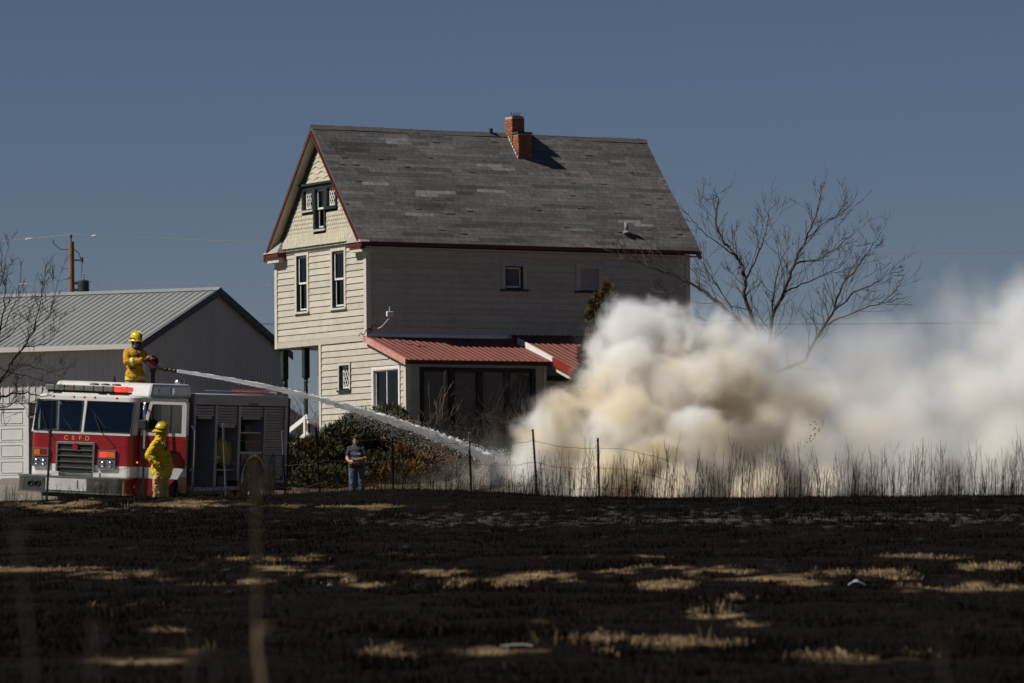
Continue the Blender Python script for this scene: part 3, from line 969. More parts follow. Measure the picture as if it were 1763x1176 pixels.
# sunroom front
YF = -2.24
LF = lambda u, z, d=0.0, off=0.0: (u, YF - d, z)
panels = [(.52, 1.30), (1.48, 2.18), (2.36, 3.05), (3.23, 3.92)]
sheath(LF, -.02, 4.33, -.4, 2.74, [(.40, 4.04, .15, 2.62)], 0, parent=lean_core)
clapboards(LF, lean_core, .10, .40, -.3, 2.70, expo=.178, joint=False)
clapboards(LF, lean_core, 4.04, 4.30, -.3, 2.70, expo=.178, joint=False)
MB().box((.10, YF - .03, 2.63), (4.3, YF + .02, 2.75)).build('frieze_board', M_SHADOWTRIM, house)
fr_ = MB()
xs_ = [.40, .52, 1.30, 1.48, 2.18, 2.36, 3.05, 3.23, 3.92, 4.04]
for i in range(0, 10, 2): fr_.box((xs_[i], YF - .06, .15), (xs_[i + 1], YF + .04, 2.62))
for i in range(1, 9, 2): fr_.box((xs_[i], YF - .055, 2.50), (xs_[i + 1], YF + .04, 2.62)); fr_.box((xs_[i], YF - .055, .15), (xs_[i + 1], YF + .04, .27))
sun_fr = fr_.build('sunroom_frame', mat('black_green_frame', (.010, .011, .013), .5, .3, 6), house)
for i, (a, b) in enumerate(panels):
    MB().box((a, YF + .0, .27), (b, YF + .015, 2.50)).build('pane', M_SCREEN if i < 3 else glass_mat('sunroom_glass', (.42, .38, .33), .0), sun_fr)
[n for n in MATS['sunroom_glass'].node_tree.nodes if n.type == 'BSDF_GLOSSY'][0].inputs['Roughness'].default_value = .35
# things dimly seen inside the last pane: a pale blind edge
MB().box((3.26, YF + .08, .3), (3.9, YF + .12, 2.5)).build('inner_blind', mat('tan_blind', (.055, .045, .036), .8, .2, 3), sun_fr)
MB().prism([(3.48, 2.22), (3.80, 2.27), (3.80, 2.40)], 'y', YF + .05, YF + .07).build('blind_edge', mat('pale_blind', (.34, .31, .27), .8, .1, 3), sun_fr)
# end wall of the lean-to and the recessed entry with a glazed door
MB().box((4.22, YF + .03, -.4), (4.34, .0, 2.72)).build('wall', M_SIDE, house)
MB().box((4.30, YF - .05, -.4), (4.40, YF + .1, 2.74)).build('corner_board', M_TRIM, house)
YD = -1.55
MB().box((4.34, YD + .02, -.4), (10.3, YD + .12, 3.0)).build('wall', M_SIDE, house)
DR = lambda u, z, d=0.0, off=0.0: (u, YD - d, z)
MB().box((4.42, YD - .03, .1), (4.62, YD + .01, 2.45)).box((5.52, YD - .03, .1), (5.6, YD + .01, 2.45)).box((4.62, YD - .03, 2.32), (5.52, YD + .01, 2.45)).build('door_frame', M_GREEN, house)
door = MB().box((4.64, YD - .02, .1), (4.78, YD + .015, 2.3)).box((5.36, YD - .02, .1), (5.5, YD + .015, 2.3)).box((4.78, YD - .02, 2.15), (5.36, YD + .015, 2.3)).box((4.78, YD - .02, .1), (5.36, YD + .015, .9))
for k in (1, 2): door.box((4.78 + .58 * k / 3 - .012, YD - .018, .9), (4.78 + .58 * k / 3 + .012, YD + .01, 2.15))
for k in (1, 2, 3): door.box((4.78, YD - .016, .9 + 1.25 * k / 4 - .012), (5.36, YD + .008, .9 + 1.25 * k / 4 + .012))
door = door.build('door', M_SHADOWTRIM, house)
MB().box((4.78, YD - .004, .9), (5.36, YD + .004, 2.15)).build('pane', mat('door_glass', (.02, .02, .022), .08, .2, 2, spec=.5), door)
MB().box((5.38, YD - .06, 1.15), (5.45, YD - .02, 1.28)).build('handle', mat('galvanised', (.45, .46, .47), .45), door)
MB().box((5.75, YD - .04, 1.5), (6.6, YD + .01, 2.35)).build('window', M_WHITE, house)
MB().box((5.9, -3.62, -.4), (5.99, -3.53, 2.42)).build('porch_post', M_WHITE, house)
MB().box((8.6, -3.62, -.4), (8.69, -3.53, 2.42)).build('porch_post', M_WHITE, house)
MB().box((4.42, -3.75, -.4), (9.6, -1.5, .08)).build('porch_deck', mat('worn_deck', (.22, .19, .16), .8, .2, 5), house)
# foundation
MB().box((.06, -2.18, -1.2), (HL - .06, 2.78, -.29)).build('foundation', mat('concrete', (.32, .30, .27), .85, .2, 5), house)

# --- open corner porch under the upper storey
deckm = mat('worn_deck', (.22, .19, .16), .8, .2, 5)
MB().box((-.1, 2.82, -.9), (HL, 5.6, .42)).build('porch_deck', deckm, house)
MB().box((.03, 2.84, 3.40), (HL - .05, 5.42, 3.46)).build('porch_ceiling', mat('porch_ceiling_boards', (.30, .26, .20), .7, .15, 6), house)
def porch_post(x, y):
    mb = MB()
    mb.box((x - .085, y - .085, 2.55), (x + .085, y + .085, 3.40)); mb.box((x - .085, y - .085, .42), (x + .085, y + .085, 1.35))
    mb.lathe([(.085, 1.35), (.05, 1.40), (.065, 1.46), (.055, 1.6), (.06, 2.0), (.052, 2.38), (.068, 2.44), (.05, 2.48), (.085, 2.55)], 14, c=(x, y, 0))
    mb.build('porch_post', M_GREEN, house)
for p in ((.12, 5.28), (.12, 3.95), (.10, 2.92), (3.6, 5.28), (7.0, 5.28)): porch_post(*p)
# stair with white rails on the gable side
mb = MB()
S0, S1 = Vector((-.35, 2.95, 1.42)), Vector((-.35, 5.35, .62))
mb.bar(S0, S1, .05, .13); mb.bar(S0 - Vector((0, 0, .48)), S1 - Vector((0, 0, .48)), .05, .13)
mb.box((-.40, 3.02, -.3), (-.30, 3.12, 1.44)); mb.box((-.40, 5.2, -.9), (-.30, 5.3, .62))
mb.box((-.38, 2.86, .86), (-.05, 2.94, .95)); mb.box((-.38, 2.86, 1.22), (-.05, 2.94, 1.31)); mb.box((-.38, 2.86, .55), (-.05, 2.94, .62))
mb.build('stair_rail', M_WHITE, house)
for i in range(4): MB().box((-1.2, 3.0 + i * .55, .25 - i * .25), (-.11, 3.52 + i * .55, .32 - i * .25)).build('step', deckm, house)

# small white antenna box on a bracket by the corner
ant = empty('antenna_box', house.matrix_basis @ Vector((.30, -.06, 3.60)), 'small white antenna box on a bent arm on the shaded wall above red roof', 'antenna', rz=R(30))
MB().box((-.10, -.74, .46), (.10, -.66, .61)).build('housing', M_WHITE, ant, bevel=.02)
MB().tube([(0, -.64, .40), (-.03, -.3, .20), (-.02, .0, .15)], .02, 7).build('arm', mat('galvanised', (.45, .46, .47), .45), ant)
MB().tube([(.02, -.66, .60), (.03, -.64, .74)], .012, 6).build('mast', mat('galvanised', (.45, .46, .47), .45), ant)
mb = MB(); mb.tube([(-.62 + .02 * i, -.04 - .02 * math.sin(i * .5), -.06 + .012 * i + .05 * math.sin(i * .6)) for i in range(30)], .012, 5)
mb.tube([(-.3 + .07 * math.cos(a), -.05, .10 + .07 * math.sin(a)) for a in np.linspace(0, 12, 30)], .01, 5)
mb.build('cable', mat('black_cable', (.01, .01, .01), .6), ant)

# ------------------------------------------------------------------ metal machine shed
M_SHEDROOF = mat('grey_roof_metal', (.235, .245, .235), .45, .14, 2, metal=.0, spec=.45, stretch=(4, .4, 1), rand=.03, dirt=(.18, .17, .15), dirt_amt=.35, dirt_scale=1.5)
M_SHEDWALL = mat('pale_wall_metal', (.51, .49, .465), .5, .06, 2, spec=.35, rand=.025, dirt=(.30, .26, .22), dirt_amt=.25, dirt_scale=1)
M_SHEDTRIM = mat('dark_shed_trim', (.035, .04, .05), .5, .15, 4)
M_DOORWHITE = mat('white_door_paint', (.62, .60, .575), .5, .07, 4, dirt=(.45, .42, .38), dirt_amt=.3)
SO = at(250, 850, 132)
shed = empty('machine_shed', SO, 'long pale metal shed with ribbed grey roof standing behind the fire engine', 'shed', rz=R(-23))
SHW, SHE, SHR, SHL = 9.6, 4.62, 6.42, 24.0


def ribbed(frm, u0, u1, pitch, depth, name, m, parent, base=.02):
    """frm(u, t, d): t=0 bottom, 1 top"""
    us = [(u0, 0)]
    u = u0
    while u < u1 - .02:
        for du, dd in ((pitch * .36, 0), (pitch * .45, depth), (pitch * .60, depth), (pitch * .69, 0)):
            if u + du < u1: us.append((u + du, dd))
        u += pitch
    us.append((u1, 0)); n = len(us)
    vs = [frm(u, 0, d) for u, d in us] + [frm(u, 1, d) for u, d in us] + [frm(u, 0, -base) for u, d in us] + [frm(u, 1, -base) for u, d in us]
    fs = []
    for i in range(n - 1):
        fs += [(i, i + 1, n + i + 1, n + i), (2 * n + i, 3 * n + i, 3 * n + i + 1, 2 * n + i + 1), (2 * n + i, 2 * n + i + 1, i + 1, i), (n + i, n + i + 1, 3 * n + i + 1, 3 * n + i)]
    me = MB().add(vs, fs).mesh(name); fix_normals(me)
    return link(name, me, m, parent)


swall = MB().box((-SHL, .25, -.6), (-.25, SHW - .25, SHE - .05)).build('wall', M_SHEDWALL, shed)
sgable = MB().prism([(.3, SHE), (SHW - .3, SHE), (SHW / 2, SHR - .1)], 'x', -.4, -.25).build('wall', M_SHEDWALL, shed)
sroof = MB().prism([(-.58, SHE - .12), (SHW / 2, SHR - .03), (SHW + .28, SHE - .02), (SHW + .28, SHE - .1), (SHW / 2, SHR - .12), (-.58, SHE - .20)], 'x', -SHL, .12).build('roof', M_SHEDTRIM, shed)
DX0, DX1, DZ = -7.6, -4.10, 2.66
x = 0.0
while x > -13.5:
    a, b = x - .914, x - .003
    if a < DX1 + .1 and b > DX0 - .1:
        z0 = DZ + .16
    else:
        z0 = .05
    ribbed(lambda u, t, d, z0=z0: (u, -d, z0 + (SHE - .23 - z0) * t), max(a, -13.6), b, .2285, .02, 'wall_panel', M_SHEDWALL, swall)
    x -= .914
y = .0
while y < SHW - .1:
    a, b = y + .003, min(y + .914, SHW)
    def fr_g(u, t, d):
        top = SHE - .06 + (SHR - SHE) * (1 - abs(u - SHW / 2) / (SHW / 2))
        return (d, u, .05 + (top - .05) * t)
    ribbed(fr_g, a, b, .2285, .02, 'wall_panel', M_SHEDWALL, sgable)
    y += .914
x = .15
SLs = math.hypot(SHW / 2 + .3, SHR - SHE)
while x > -13.5:
    a, b = x - .914, x - .003
    ribbed(lambda u, t, d: (u, -.60 + (SHW / 2 + .60) * t, SHE - .11 + (SHR - SHE + .10) * t + d), a, b, .2285, .024, 'roof_panel', M_SHEDROOF, sroof)
    x -= .914
MB().prism([(SHW / 2, SHR + .0), (SHW + .3, SHE - .005), (SHW + .3, SHE - .015), (SHW / 2, SHR - .01)], 'x', -SHL, .15).build('roof_panel', M_SHEDROOF, sroof)
MB().prism([(SHW / 2 - .22, SHR - .055), (SHW / 2, SHR + .055), (SHW / 2 + .22, SHR - .055), (SHW / 2, SHR + .03)], 'x', -13.5, .16).build('ridge_cap', M_SHEDROOF, sroof)
MB().box((-13.5, -.635, SHE - .27), (.14, -.602, SHE - .12)).build('fascia', M_SHEDWALL, sroof)
MB().box((-13.5, -.60, SHE - .26), (.1, -.03, SHE - .22)).build('soffit', M_SHEDWALL, sroof)
for (ya, yb, za) in ((-.64, SHW / 2, SHE - .13), (SHW + .34, SHW / 2, SHE - .03)):
    zb = SHR + .01
    MB().hexa([(.125, ya, za - .22), (.16, ya, za - .22), (.16, yb, zb - .22), (.125, yb, zb - .22), (.125, ya, za), (.165, ya, za + .02), (.165, yb, zb + .02), (.125, yb, zb)]).build('rake_trim', M_SHEDTRIM, sroof)
MB().box((-.02, -.045, .0), (.04, .0, SHE - .18)).build('corner_trim', M_SHEDWALL, shed)
MB().tube([(.05, SHW + .06, 0), (.05, SHW + .06, SHE - .1)], .05, 8).build('downpipe', M_SHEDTRIM, shed)
# sectional door
gd = MB().box((DX0 - .13, -.05, .05), (DX0, -.0, DZ + .14)).box((DX1, -.05, .05), (DX1 + .13, 0, DZ + .14)).box((DX0, -.05, DZ), (DX1, 0, DZ + .14)).build('garage_door', M_DOORWHITE, shed)
for k in range(5):
    z0, z1 = .12 + k * (DZ - .14) / 5, .12 + (k + 1) * (DZ - .14) / 5 - .012
    pn = MB().box((DX0 + .01, -.02, z0), (DX1 - .01, .02, z1)).build('door_section', M_DOORWHITE, gd)
for k in range(5):
    z0, z1 = .12 + k * (DZ - .14) / 5, .12 + (k + 1) * (DZ - .14) / 5 - .012
    for j in range(4):
        x0 = DX0 + .08 + j * .855; x1 = x0 + .76
        mb = MB()
        for q in ((x0, x1, z0 + .07, z0 + .085), (x0, x1, z1 - .085, z1 - .07), (x0, x0 + .015, z0 + .085, z1 - .085), (x1 - .015, x1, z0 + .085, z1 - .085)):
            mb.box((q[0], -.034, q[2]), (q[1], -.019, q[3]))
        mb.build('door_panel', M_DOORWHITE, gd)
MB().box((-13, -3.2, -.25), (0, .0, .06)).build('apron', mat('concrete_apron', (.36, .33, .29), .85, .15, 3), shed)

# ------------------------------------------------------------------ utility pole and lines
M_POLE = mat('weathered_pole_wood', (.22, .13, .07), .85, .3, 3, stretch=(6, 6, .6), bump=.4)
M_WIRE = mat('aluminium_wire', (.40, .40, .41), .4, .05, 2, metal=.3)
M_DKMETAL = mat('dark_steel', (.05, .052, .055), .5, .2, 6, metal=.4)
PY_ = 200.0
pt = at(123, 416, PY_); pb_z = float(gz(pt.x, PY_))
pole = empty('utility_pole', (pt.x, PY_, pb_z), 'brown wooden utility pole with transformer rising behind the shed roof', 'utility pole')
hp = pt.z - pb_z
MB().tube([(0, 0, -.5), (0, 0, hp * .5), (0, 0, hp)], [.17, .145, .125], 14).build('shaft', M_POLE, pole)
MB().tube([(-.02, 0, hp - .02), (-.02, 0, hp + .16), (-.02, 0, hp + .20), (-.02, 0, hp + .32)], [.03, .03, .06, .05], 8).build('insulator', M_DKMETAL, pole)
zb = at(123, 490, PY_).z - pb_z
tr = MB().lathe([(.02, -.42), (.24, -.42), (.26, -.38), (.26, .30), (.22, .34), (.08, .37), (.02, .38)], 16, c=(.55, -.1, zb - .16)).build('transformer', M_DKMETAL, pole, smooth=False)
MB().box((.1, -.14, zb - .3), (.35, -.06, zb - .2)).box((.1, -.14, zb), (.35, -.06, zb + .1)).build('bracket', M_DKMETAL, pole)
MB().lathe([(.03, 0), (.05, .05), (.03, .1), (.05, .15), (.03, .2), (.05, .25), (.02, .34)], 10, c=(.55, -.1, zb + .2)).build('bushing', mat('grey_porcelain', (.3, .3, .32), .3), pole)
mb = MB(); z1 = at(123, 448, PY_).z - pb_z
mb.box((.1, -.03, z1 - .03), (.5, .03, z1 + .03)); mb.tube([(.48, 0, z1 - .1), (.48, 0, z1 + .12)], .06, 8)
mb.build('cutout_switch', M_DKMETAL, pole)
mb = MB()
zt = hp - .35
mb.tube([(.12, 0, zt), (.35, 0, zt - .2), (.48, 0, zt - .6), (.48, 0, z1 + .1)], .018, 5)
mb.tube([(.48, 0, z1 - .1), (.46, -.05, z1 - .7), (.6, -.1, z1 - 1.1), (.55, -.1, zb + .5)], .018, 5)
mb.tube([(-.12, 0, zt), (-.5, 0, zt), (-.8, 0, zt + .25), (-.85, 0, zt + .45)], .018, 5)
mb.build('jumper', M_DKMETAL, pole)


def span(name, px, Y, r, m, label, n=40):
    """px: control points in photograph pixels along a line Y metres away"""
    P = [at(x, y, Y) for x, y in px]
    pts = []
    for i in range(len(P) - 1):
        for k in range(n):
            t = k / n
            p = P[i].lerp(P[i + 1], t)
            pts.append(p)
    pts.append(P[-1])
    o = MB().tube(pts, r, 5).build(name, m)
    return tag(o, label, 'wire', 'power lines behind the house')


def sagpx(a, b, s, n=9): return [(a[0] + (b[0] - a[0]) * i / n, a[1] + (b[1] - a[1]) * i / n + s * 4 * (i / n) * (1 - i / n)) for i in range(n + 1)]
span('power_line', sagpx((-260, 432), (122, 404), 3), PY_, .013, M_WIRE, 'top power line running from the pole tip to the left edge', 6)
span('power_line', sagpx((122, 404), (2300, 424), 20), PY_, .013, M_WIRE, 'top power line running from the pole tip behind the house', 6)
span('power_line', sagpx((-260, 498), (128, 485), 3), PY_, .011, M_WIRE, 'lower power line from the pole to the left edge', 6)
span('power_line', sagpx((128, 485), (2300, 496), 9), PY_, .011, M_WIRE, 'lower power line passing behind the bare tree', 6)
span('power_line', sagpx((-260, 552), (2300, 550), 8), PY_ + 6, .016, mat('black_cable', (.01, .01, .01), .6), 'dark low cable just above the drifting smoke', 6)
# bright sleeves where the line is spliced
for i, (x, y, w) in enumerate(((50, 411.5, 12), (162, 406.2, 8), (40, 489.5, 12))):
    a, b = at(x - w / 2, y + .4, PY_ - .05), at(x + w / 2, y - .4, PY_ - .05)
    o = MB().tube([a, a.lerp(b, .2), a.lerp(b, .8), b], [.02, .045, .045, .02], 8).build('line_sleeve', M_WHITE)
    tag(o, ['pale sleeve on the top line left of the pole', 'pale sleeve on the top line right of the pole', 'pale sleeve on the lower line left of the pole'][i], 'line sleeve', 'sleeves on the power lines')

# neighbour's house seen past the engine's tail
nb = empty('distant_house', at(474, 800, 330), 'distant grey-roofed house between fire engine tail and porch', 'house', rz=R(10))
nz0 = at(486, 800, 210).z
k_ = 210 / F_PX
MB().prism([(-3.2, 0), (3.2, 0), (3.2, 2.6), (0, 4.9), (-3.2, 2.6)], 'y', 0, 8).build('wall', mat('grey_house', (.35, .34, .33), .7, .1, 2), nb)
for s in (-1, 1):
    MB().hexa([(s * 3.6, -.4, 2.35), (0, -.4, 4.98), (0, 8.4, 4.98), (s * 3.6, 8.4, 2.35), (s * 3.6, -.4, 2.5), (0, -.4, 5.13), (0, 8.4, 5.13), (s * 3.6, 8.4, 2.5)]).build('roof', mat('pale_roof', (.3, .3, .31), .8, .15, 3), nb)
MB().hexa([(-3.7, -.5, 2.3), (-3.6, -.42, 2.3), (0.0, -.42, 5.05), (0.0, -.5, 5.05), (-3.7, -.5, 2.5), (-3.6, -.42, 2.5), (0, -.42, 5.22), (0, -.5, 5.22)]).build('rake_board', M_WHITE, nb)
mb = MB(); mb.box((-.2, -2.0, 1.55), (2.2, -1.9, 1.68)); mb.box((-.2, -2.0, .75), (2.2, -1.9, .9))
for i in range(6): mb.box((-.2 + i * .46, -2.0, .2), (-.1 + i * .46, -1.9, 1.56))
mb.build('deck_rail', M_WHITE, nb)
MB().box((-.3, -2.05, -.4), (2.3, 0.0, .25)).build('deck', deckm, nb)

# ------------------------------------------------------------------ fire engine
M_ERED = mat('engine_red_paint', (.24, .007, .011), .32, .06, 3, spec=.4, coat=.25, dirt=(.16, .05, .04), dirt_amt=.25, dirt_scale=2)
M_EWHITE = mat('engine_white_paint', (.58, .57, .55), .35, .06, 3, spec=.4, coat=.2, dirt=(.34, .31, .27), dirt_amt=.5, dirt_scale=2.4)
M_EGREY = mat('body_aluminium', (.34, .32, .31), .5, .08, 3, spec=.4, dirt=(.2, .17, .15), dirt_amt=.35, dirt_scale=2)
M_CHROME = mat('chrome', (.75, .74, .72), .16, .05, 4, metal=1.0, dirt=(.35, .32, .28), dirt_amt=.3, dirt_scale=6)
M_BLACK = mat('black_rubber', (.012, .012, .012), .7, .3, 6)
M_SEAT = mat('grey_cab_trim', (.10, .11, .11), .8, .2, 4)
M_AMBER = mat('amber_lens', (.65, .14, .01), .25, .1, 8, spec=.6)
M_REDLENS = mat('red_lens_dark', (.20, .01, .01), .2, .1, 8, spec=.6)
M_REDLIT = mat('red_warning_light_lit', (.5, .03, .02), .3, .5, 28, emit=(1, .06, .03), estr=1.0)
M_AMBLIT = mat('amber_light_lit', (.9, .3, .03), .3, .1, 20, emit=(1, .25, .03), estr=1.0)
M_LENS = mat('clear_lens', (.16, .15, .125), .2, .25, 20, spec=.6)
M_TGLASS = glass_mat('windshield_glass', (.60, .66, .64), .025)
M_GOLD = mat('gold_lettering', (.55, .42, .16), .4, .1, 9)
M_DARK = mat('dark_locker', (.030, .024, .021), .85, .4, 4)

TW = 1.25
_tm = Matrix.Rotation(R(-20), 4, 'Z') @ Matrix.Rotation(R(3), 4, 'Y') @ Matrix.Rotation(R(1), 4, 'X')
TO = at(138, 897, 94) + _tm.to_3x3() @ Vector((-.03, 0, 0))
engine = empty('fire_engine', TO, 'red and white fire engine with lit red warning lights and open lockers', 'fire engine', rot=_tm.to_euler())


def plan(y0, y1, hw, rf=.22, rb=.04, seg=6):
    """rounded plan outline, counter-clockwise from above"""
    P = []
    for (cx, cy, r, a0) in ((-hw + rf, y0 + rf, rf, 180), (hw - rf, y0 + rf, rf, 270), (hw - rb, y1 - rb, rb, 0), (-hw + rb, y1 - rb, rb, 90)):
        for k in range(seg + 1):
            a = R(a0 + 90 * k / seg); P.append((cx + r * math.cos(a), cy + r * math.sin(a)))
    return P


def loft(sections, name, m, parent, smooth=False, bevel=0):
    mb = MB(); n = len(sections[0][0])
    vs = [(p[0], p[1], z) for (P, z) in sections for p in P]
    fs = [tuple(range(n))[::-1], tuple(range((len(sections) - 1) * n, len(sections) * n))]
    for i in range(len(sections) - 1):
        fs += [(i * n + k, i * n + (k + 1) % n, (i + 1) * n + (k + 1) % n, (i + 1) * n + k) for k in range(n)]
    mb.add(vs, fs)
    return mb.build(name, m, parent, smooth, bevel)


cab = loft([(plan(0, 2.78, TW), 1.21), (plan(0, 2.78, TW), 1.88)], 'cab', M_ERED, engine)
loft([(plan(.0, 2.78, TW - .004), .97), (plan(0, 2.78, TW - .004), 1.207)], 'white_stripe', M_EWHITE, cab)
# lower cab with a wheel arch cut on each side
prof = [(.10, .62), (1.22, .62)] + [(1.80 + .60 * math.cos(a), .55 + .60 * math.sin(a)) for a in np.linspace(math.pi - .12, math.pi * .36, 9)] + [(2.2, .966), (.10, .966)]
prof2 = [(2.42, .62), (2.76, .62), (2.76, .966), (2.24, .966)]
for (xa, xb) in ((-TW + .006, -TW + .12), (TW - .12, TW - .006)):
    MB().prism(prof, 'x', xa, xb).build('cab_skirt', M_ERED, cab); MB().prism(prof2, 'x', xa, xb).build('cab_skirt', M_ERED, cab)
MB().box((-1.0, .17, .5), (1.0, 2.7, .96)).build('chassis', M_BLACK, engine)
# roof, raised roof
loft([(plan(.14, 2.78, TW - .02, .25), 2.58), (plan(.16, 2.78, TW - .02, .25), 2.68), (plan(.24, 2.78, TW - .07, .22), 2.72)], 'cab_roof', M_EWHITE, cab, bevel=.02)
mb = MB().hexa([(-1.18, .80, 2.70), (1.21, .80, 2.70), (1.21, 3.0, 2.70), (-1.18, 3.0, 2.70), (-1.12, 1.02, 3.0), (1.17, 1.02, 3.0), (1.17, 3.0, 3.0), (-1.12, 3.0, 3.0)])
mb.build('raised_roof', M_EWHITE, cab, bevel=.06)
# pillars and window frames
def part(mb, name, m, parent):
    me = mb.mesh(name); fix_normals(me); return link(name, me, m, parent)
for s in (-1, 1):
    part(MB().hexa([(s * 1.25, .10, 1.88), (s * 1.16, .02, 1.88), (s * 1.13, .10, 1.88), (s * 1.22, .20, 1.88), (s * 1.22, .26, 2.6), (s * 1.13, .16, 2.6), (s * 1.10, .24, 2.6), (s * 1.19, .34, 2.6)]), 'pillar', M_EWHITE, cab)
    for (y0, y1) in ((1.32, 1.50), (2.60, 2.78)): part(MB().box((s * 1.15, y0, 1.88), (s * (TW - .005), y1, 2.6)), 'pillar', M_EWHITE, cab)
part(MB().hexa([(-.04, -.005, 1.88), (.04, -.005, 1.88), (.04, .05, 1.88), (-.04, .05, 1.88), (-.04, .14, 2.6), (.04, .14, 2.6), (.04, .20, 2.6), (-.04, .20, 2.6)]), 'pillar', M_EWHITE, cab)
MB().box((-1.14, -.004, 1.86), (1.14, .05, 1.92)).build('windshield_ledge', M_EWHITE, cab)
MB().box((-1.2, 2.66, 1.88), (1.2, 2.72, 2.6)).build('rear_bulkhead', M_SEAT, cab)
MB().box((-1.2, .05, 1.885), (1.2, 2.66, 1.90)).build('dash_floor', M_SEAT, cab)
for s, nm in ((-1, 'windshield'), (1, 'windshield')):
    xa, xb = (-1.15, -.045) if s < 0 else (.045, 1.15)
    g = MB().hexa([(xa, .005, 1.925), (xb, .005, 1.925), (xb, .017, 1.925), (xa, .017, 1.925), (xa, .145, 2.575), (xb, .145, 2.575), (xb, .157, 2.575), (xa, .157, 2.575)]).build(nm, M_TGLASS, cab)
    mb = MB()
    f = lambda x, t: Vector((x, -.001 + .14 * t, 1.925 + .65 * t))
    mb.bar(f(xa, 0), f(xb, 0), .02, .022); mb.bar(f(xa, 1), f(xb, 1), .02, .022); mb.bar(f(xa, 0), f(xa, 1), .022, .02); mb.bar(f(xb, 0), f(xb, 1), .022, .02)
    mb.build('gasket', M_BLACK, g)
MB().box((-TW + .02, .45, 1.93), (-TW + .03, 1.30, 2.55)).build('side_window', M_TGLASS, cab)
MB().box((-TW + .02, 1.52, 1.93), (-TW + .03, 2.58, 2.55)).build('side_window', M_TGLASS, cab)
MB().box((TW - .03, 1.52, 1.93), (TW - .02, 2.58, 2.55)).build('side_window', M_TGLASS, cab)
# inside: seats, wheel, engine hood
for (x, y) in ((.66, .9), (-.66, .9)):
    MB().box((x - .25, y, 1.9), (x + .25, y + .14, 2.5)).build('seat_back', M_SEAT, cab, bevel=.04)
ring = [(.66 + .26 * math.cos(a), .42 + .10 * math.sin(a), 2.02 + .17 * math.sin(a)) for a in np.linspace(0, 2 * math.pi, 25)]
MB().tube(ring, .022, 6, cap=False).tube([(.66, .30, 1.9), (.66, .42, 2.02)], .03, 6).build('steering_wheel', mat('pale_wheel', (.22, .26, .23), .6), cab)
MB().ell((.62, .30, 1.90), (.36, .2, .14)).build('dashboard', mat('pale_dash', (.16, .19, .17), .6, .2, 3), cab)
# open driver's door, hinged at its front edge
door = bpy.data.objects.new('cab_door', None); COL.objects.link(door); door.parent = engine
door.location = (TW + .015, .22, 0); door.rotation_euler = (0, 0, R(-82))
DWd = 1.02
def dp(name, poly, x0, x1, m, par=door):
    me = MB().prism(poly, 'x', x0, x1).mesh(name); fix_normals(me); return link(name, me, m, par)
red = dp('door_skin', [(.0, 1.21), (DWd, 1.21), (DWd, 1.88), (.0, 1.88)], -.05, 0, M_ERED)
dp('door_stripe', [(.0, .97), (DWd - .16, .97), (DWd - .02, 1.205), (.0, 1.205)], -.05, -.002, M_EWHITE)
dp('door_lower', [(.0, .60), (DWd * .58, .60), (DWd * .64, .80), (DWd - .2, .965), (.0, .965)], -.05, -.001, M_ERED)
mb = MB()
for poly in ([(.0, 1.885), (.09, 1.885), (.26, 2.56), (.19, 2.56)], [(DWd - .10, 1.885), (DWd, 1.885), (DWd, 2.56), (DWd - .10, 2.56)], [(.10, 1.885), (DWd - .1, 1.885), (DWd - .1, 1.95), (.116, 1.95)], [(.19, 2.56), (DWd, 2.56), (DWd - .03, 2.62), (.22, 2.62)]):
    mb.prism(poly, 'x', -.05, 0)
me = mb.mesh('door_window_frame'); fix_normals(me); wf = link('door_window_frame', me, M_EWHITE, door)
dp('door_glass', [(.116, 1.95), (DWd - .1, 1.95), (DWd - .1, 2.56), (.262, 2.56)], -.028, -.020, M_TGLASS)
MB().box((-.001, DWd * .66 - .015, 1.95), (.006, DWd * .66 + .015, 2.56)).build('door_window_bar', M_BLACK, door)
MB().box((.001, DWd - .40, 1.53), (.03, DWd - .14, 1.57)).build('door_handle', M_BLACK, door, bevel=.008)
# faint worn lettering on the door
for k, (y, z, w) in enumerate(((.30, 1.66, .22), (.34, 1.40, .16))): MB().box((.0005, y, z), (.003, y + w, z + .05)).build('faded_lettering', mat('faded_letters', (.42, .10, .09), .5, .8, 40), door)

# mirror on chrome arms
mir = MB().tube([(TW + .02, .16, 2.60), (TW + .22, -.02, 2.58), (TW + .24, -.04, 2.05), (TW + .02, .14, 1.96)], .02, 8).tube([(TW + .17, .02, 2.58), (TW + .18, .01, 2.05)], .013, 6).build('mirror_bracket', M_CHROME, engine, smooth=True)
MB().box((TW + .13, -.12, 2.02), (TW + .31, -.03, 2.22)).build('mirror_head', M_BLACK, mir, bevel=.02)
# front: grille, lamps, lettering
gx0, gx1, gz0, gz1 = -.58, .34, .99, 1.69
mb = MB()
for (a, b, c, d) in ((gx0, gx0 + .05, gz0, gz1), (gx1 - .05, gx1, gz0, gz1), (gx0 + .05, gx1 - .05, gz1 - .05, gz1), (gx0 + .05, gx1 - .05, gz0, gz0 + .04)): mb.box((a, -.055, c), (b, -.002, d))
gr = mb.build('grille', M_CHROME, engine, bevel=.008)
MB().box((gx0 + .05, -.02, gz0 + .04), (gx1 - .05, -.004, gz1 - .05)).build('grille_back', M_BLACK, gr)
for k in range(4):
    z = gz0 + .155 + k * .125
    MB().hexa([(gx0 + .052, -.05, z - .01), (gx1 - .052, -.05, z - .01), (gx1 - .052, -.022, z + .0), (gx0 + .052, -.022, z + .0), (gx0 + .052, -.05, z + .004), (gx1 - .052, -.05, z + .004), (gx1 - .052, -.022, z + .014), (gx0 + .052, -.022, z + .014)]).build('grille_bar', M_CHROME, gr)
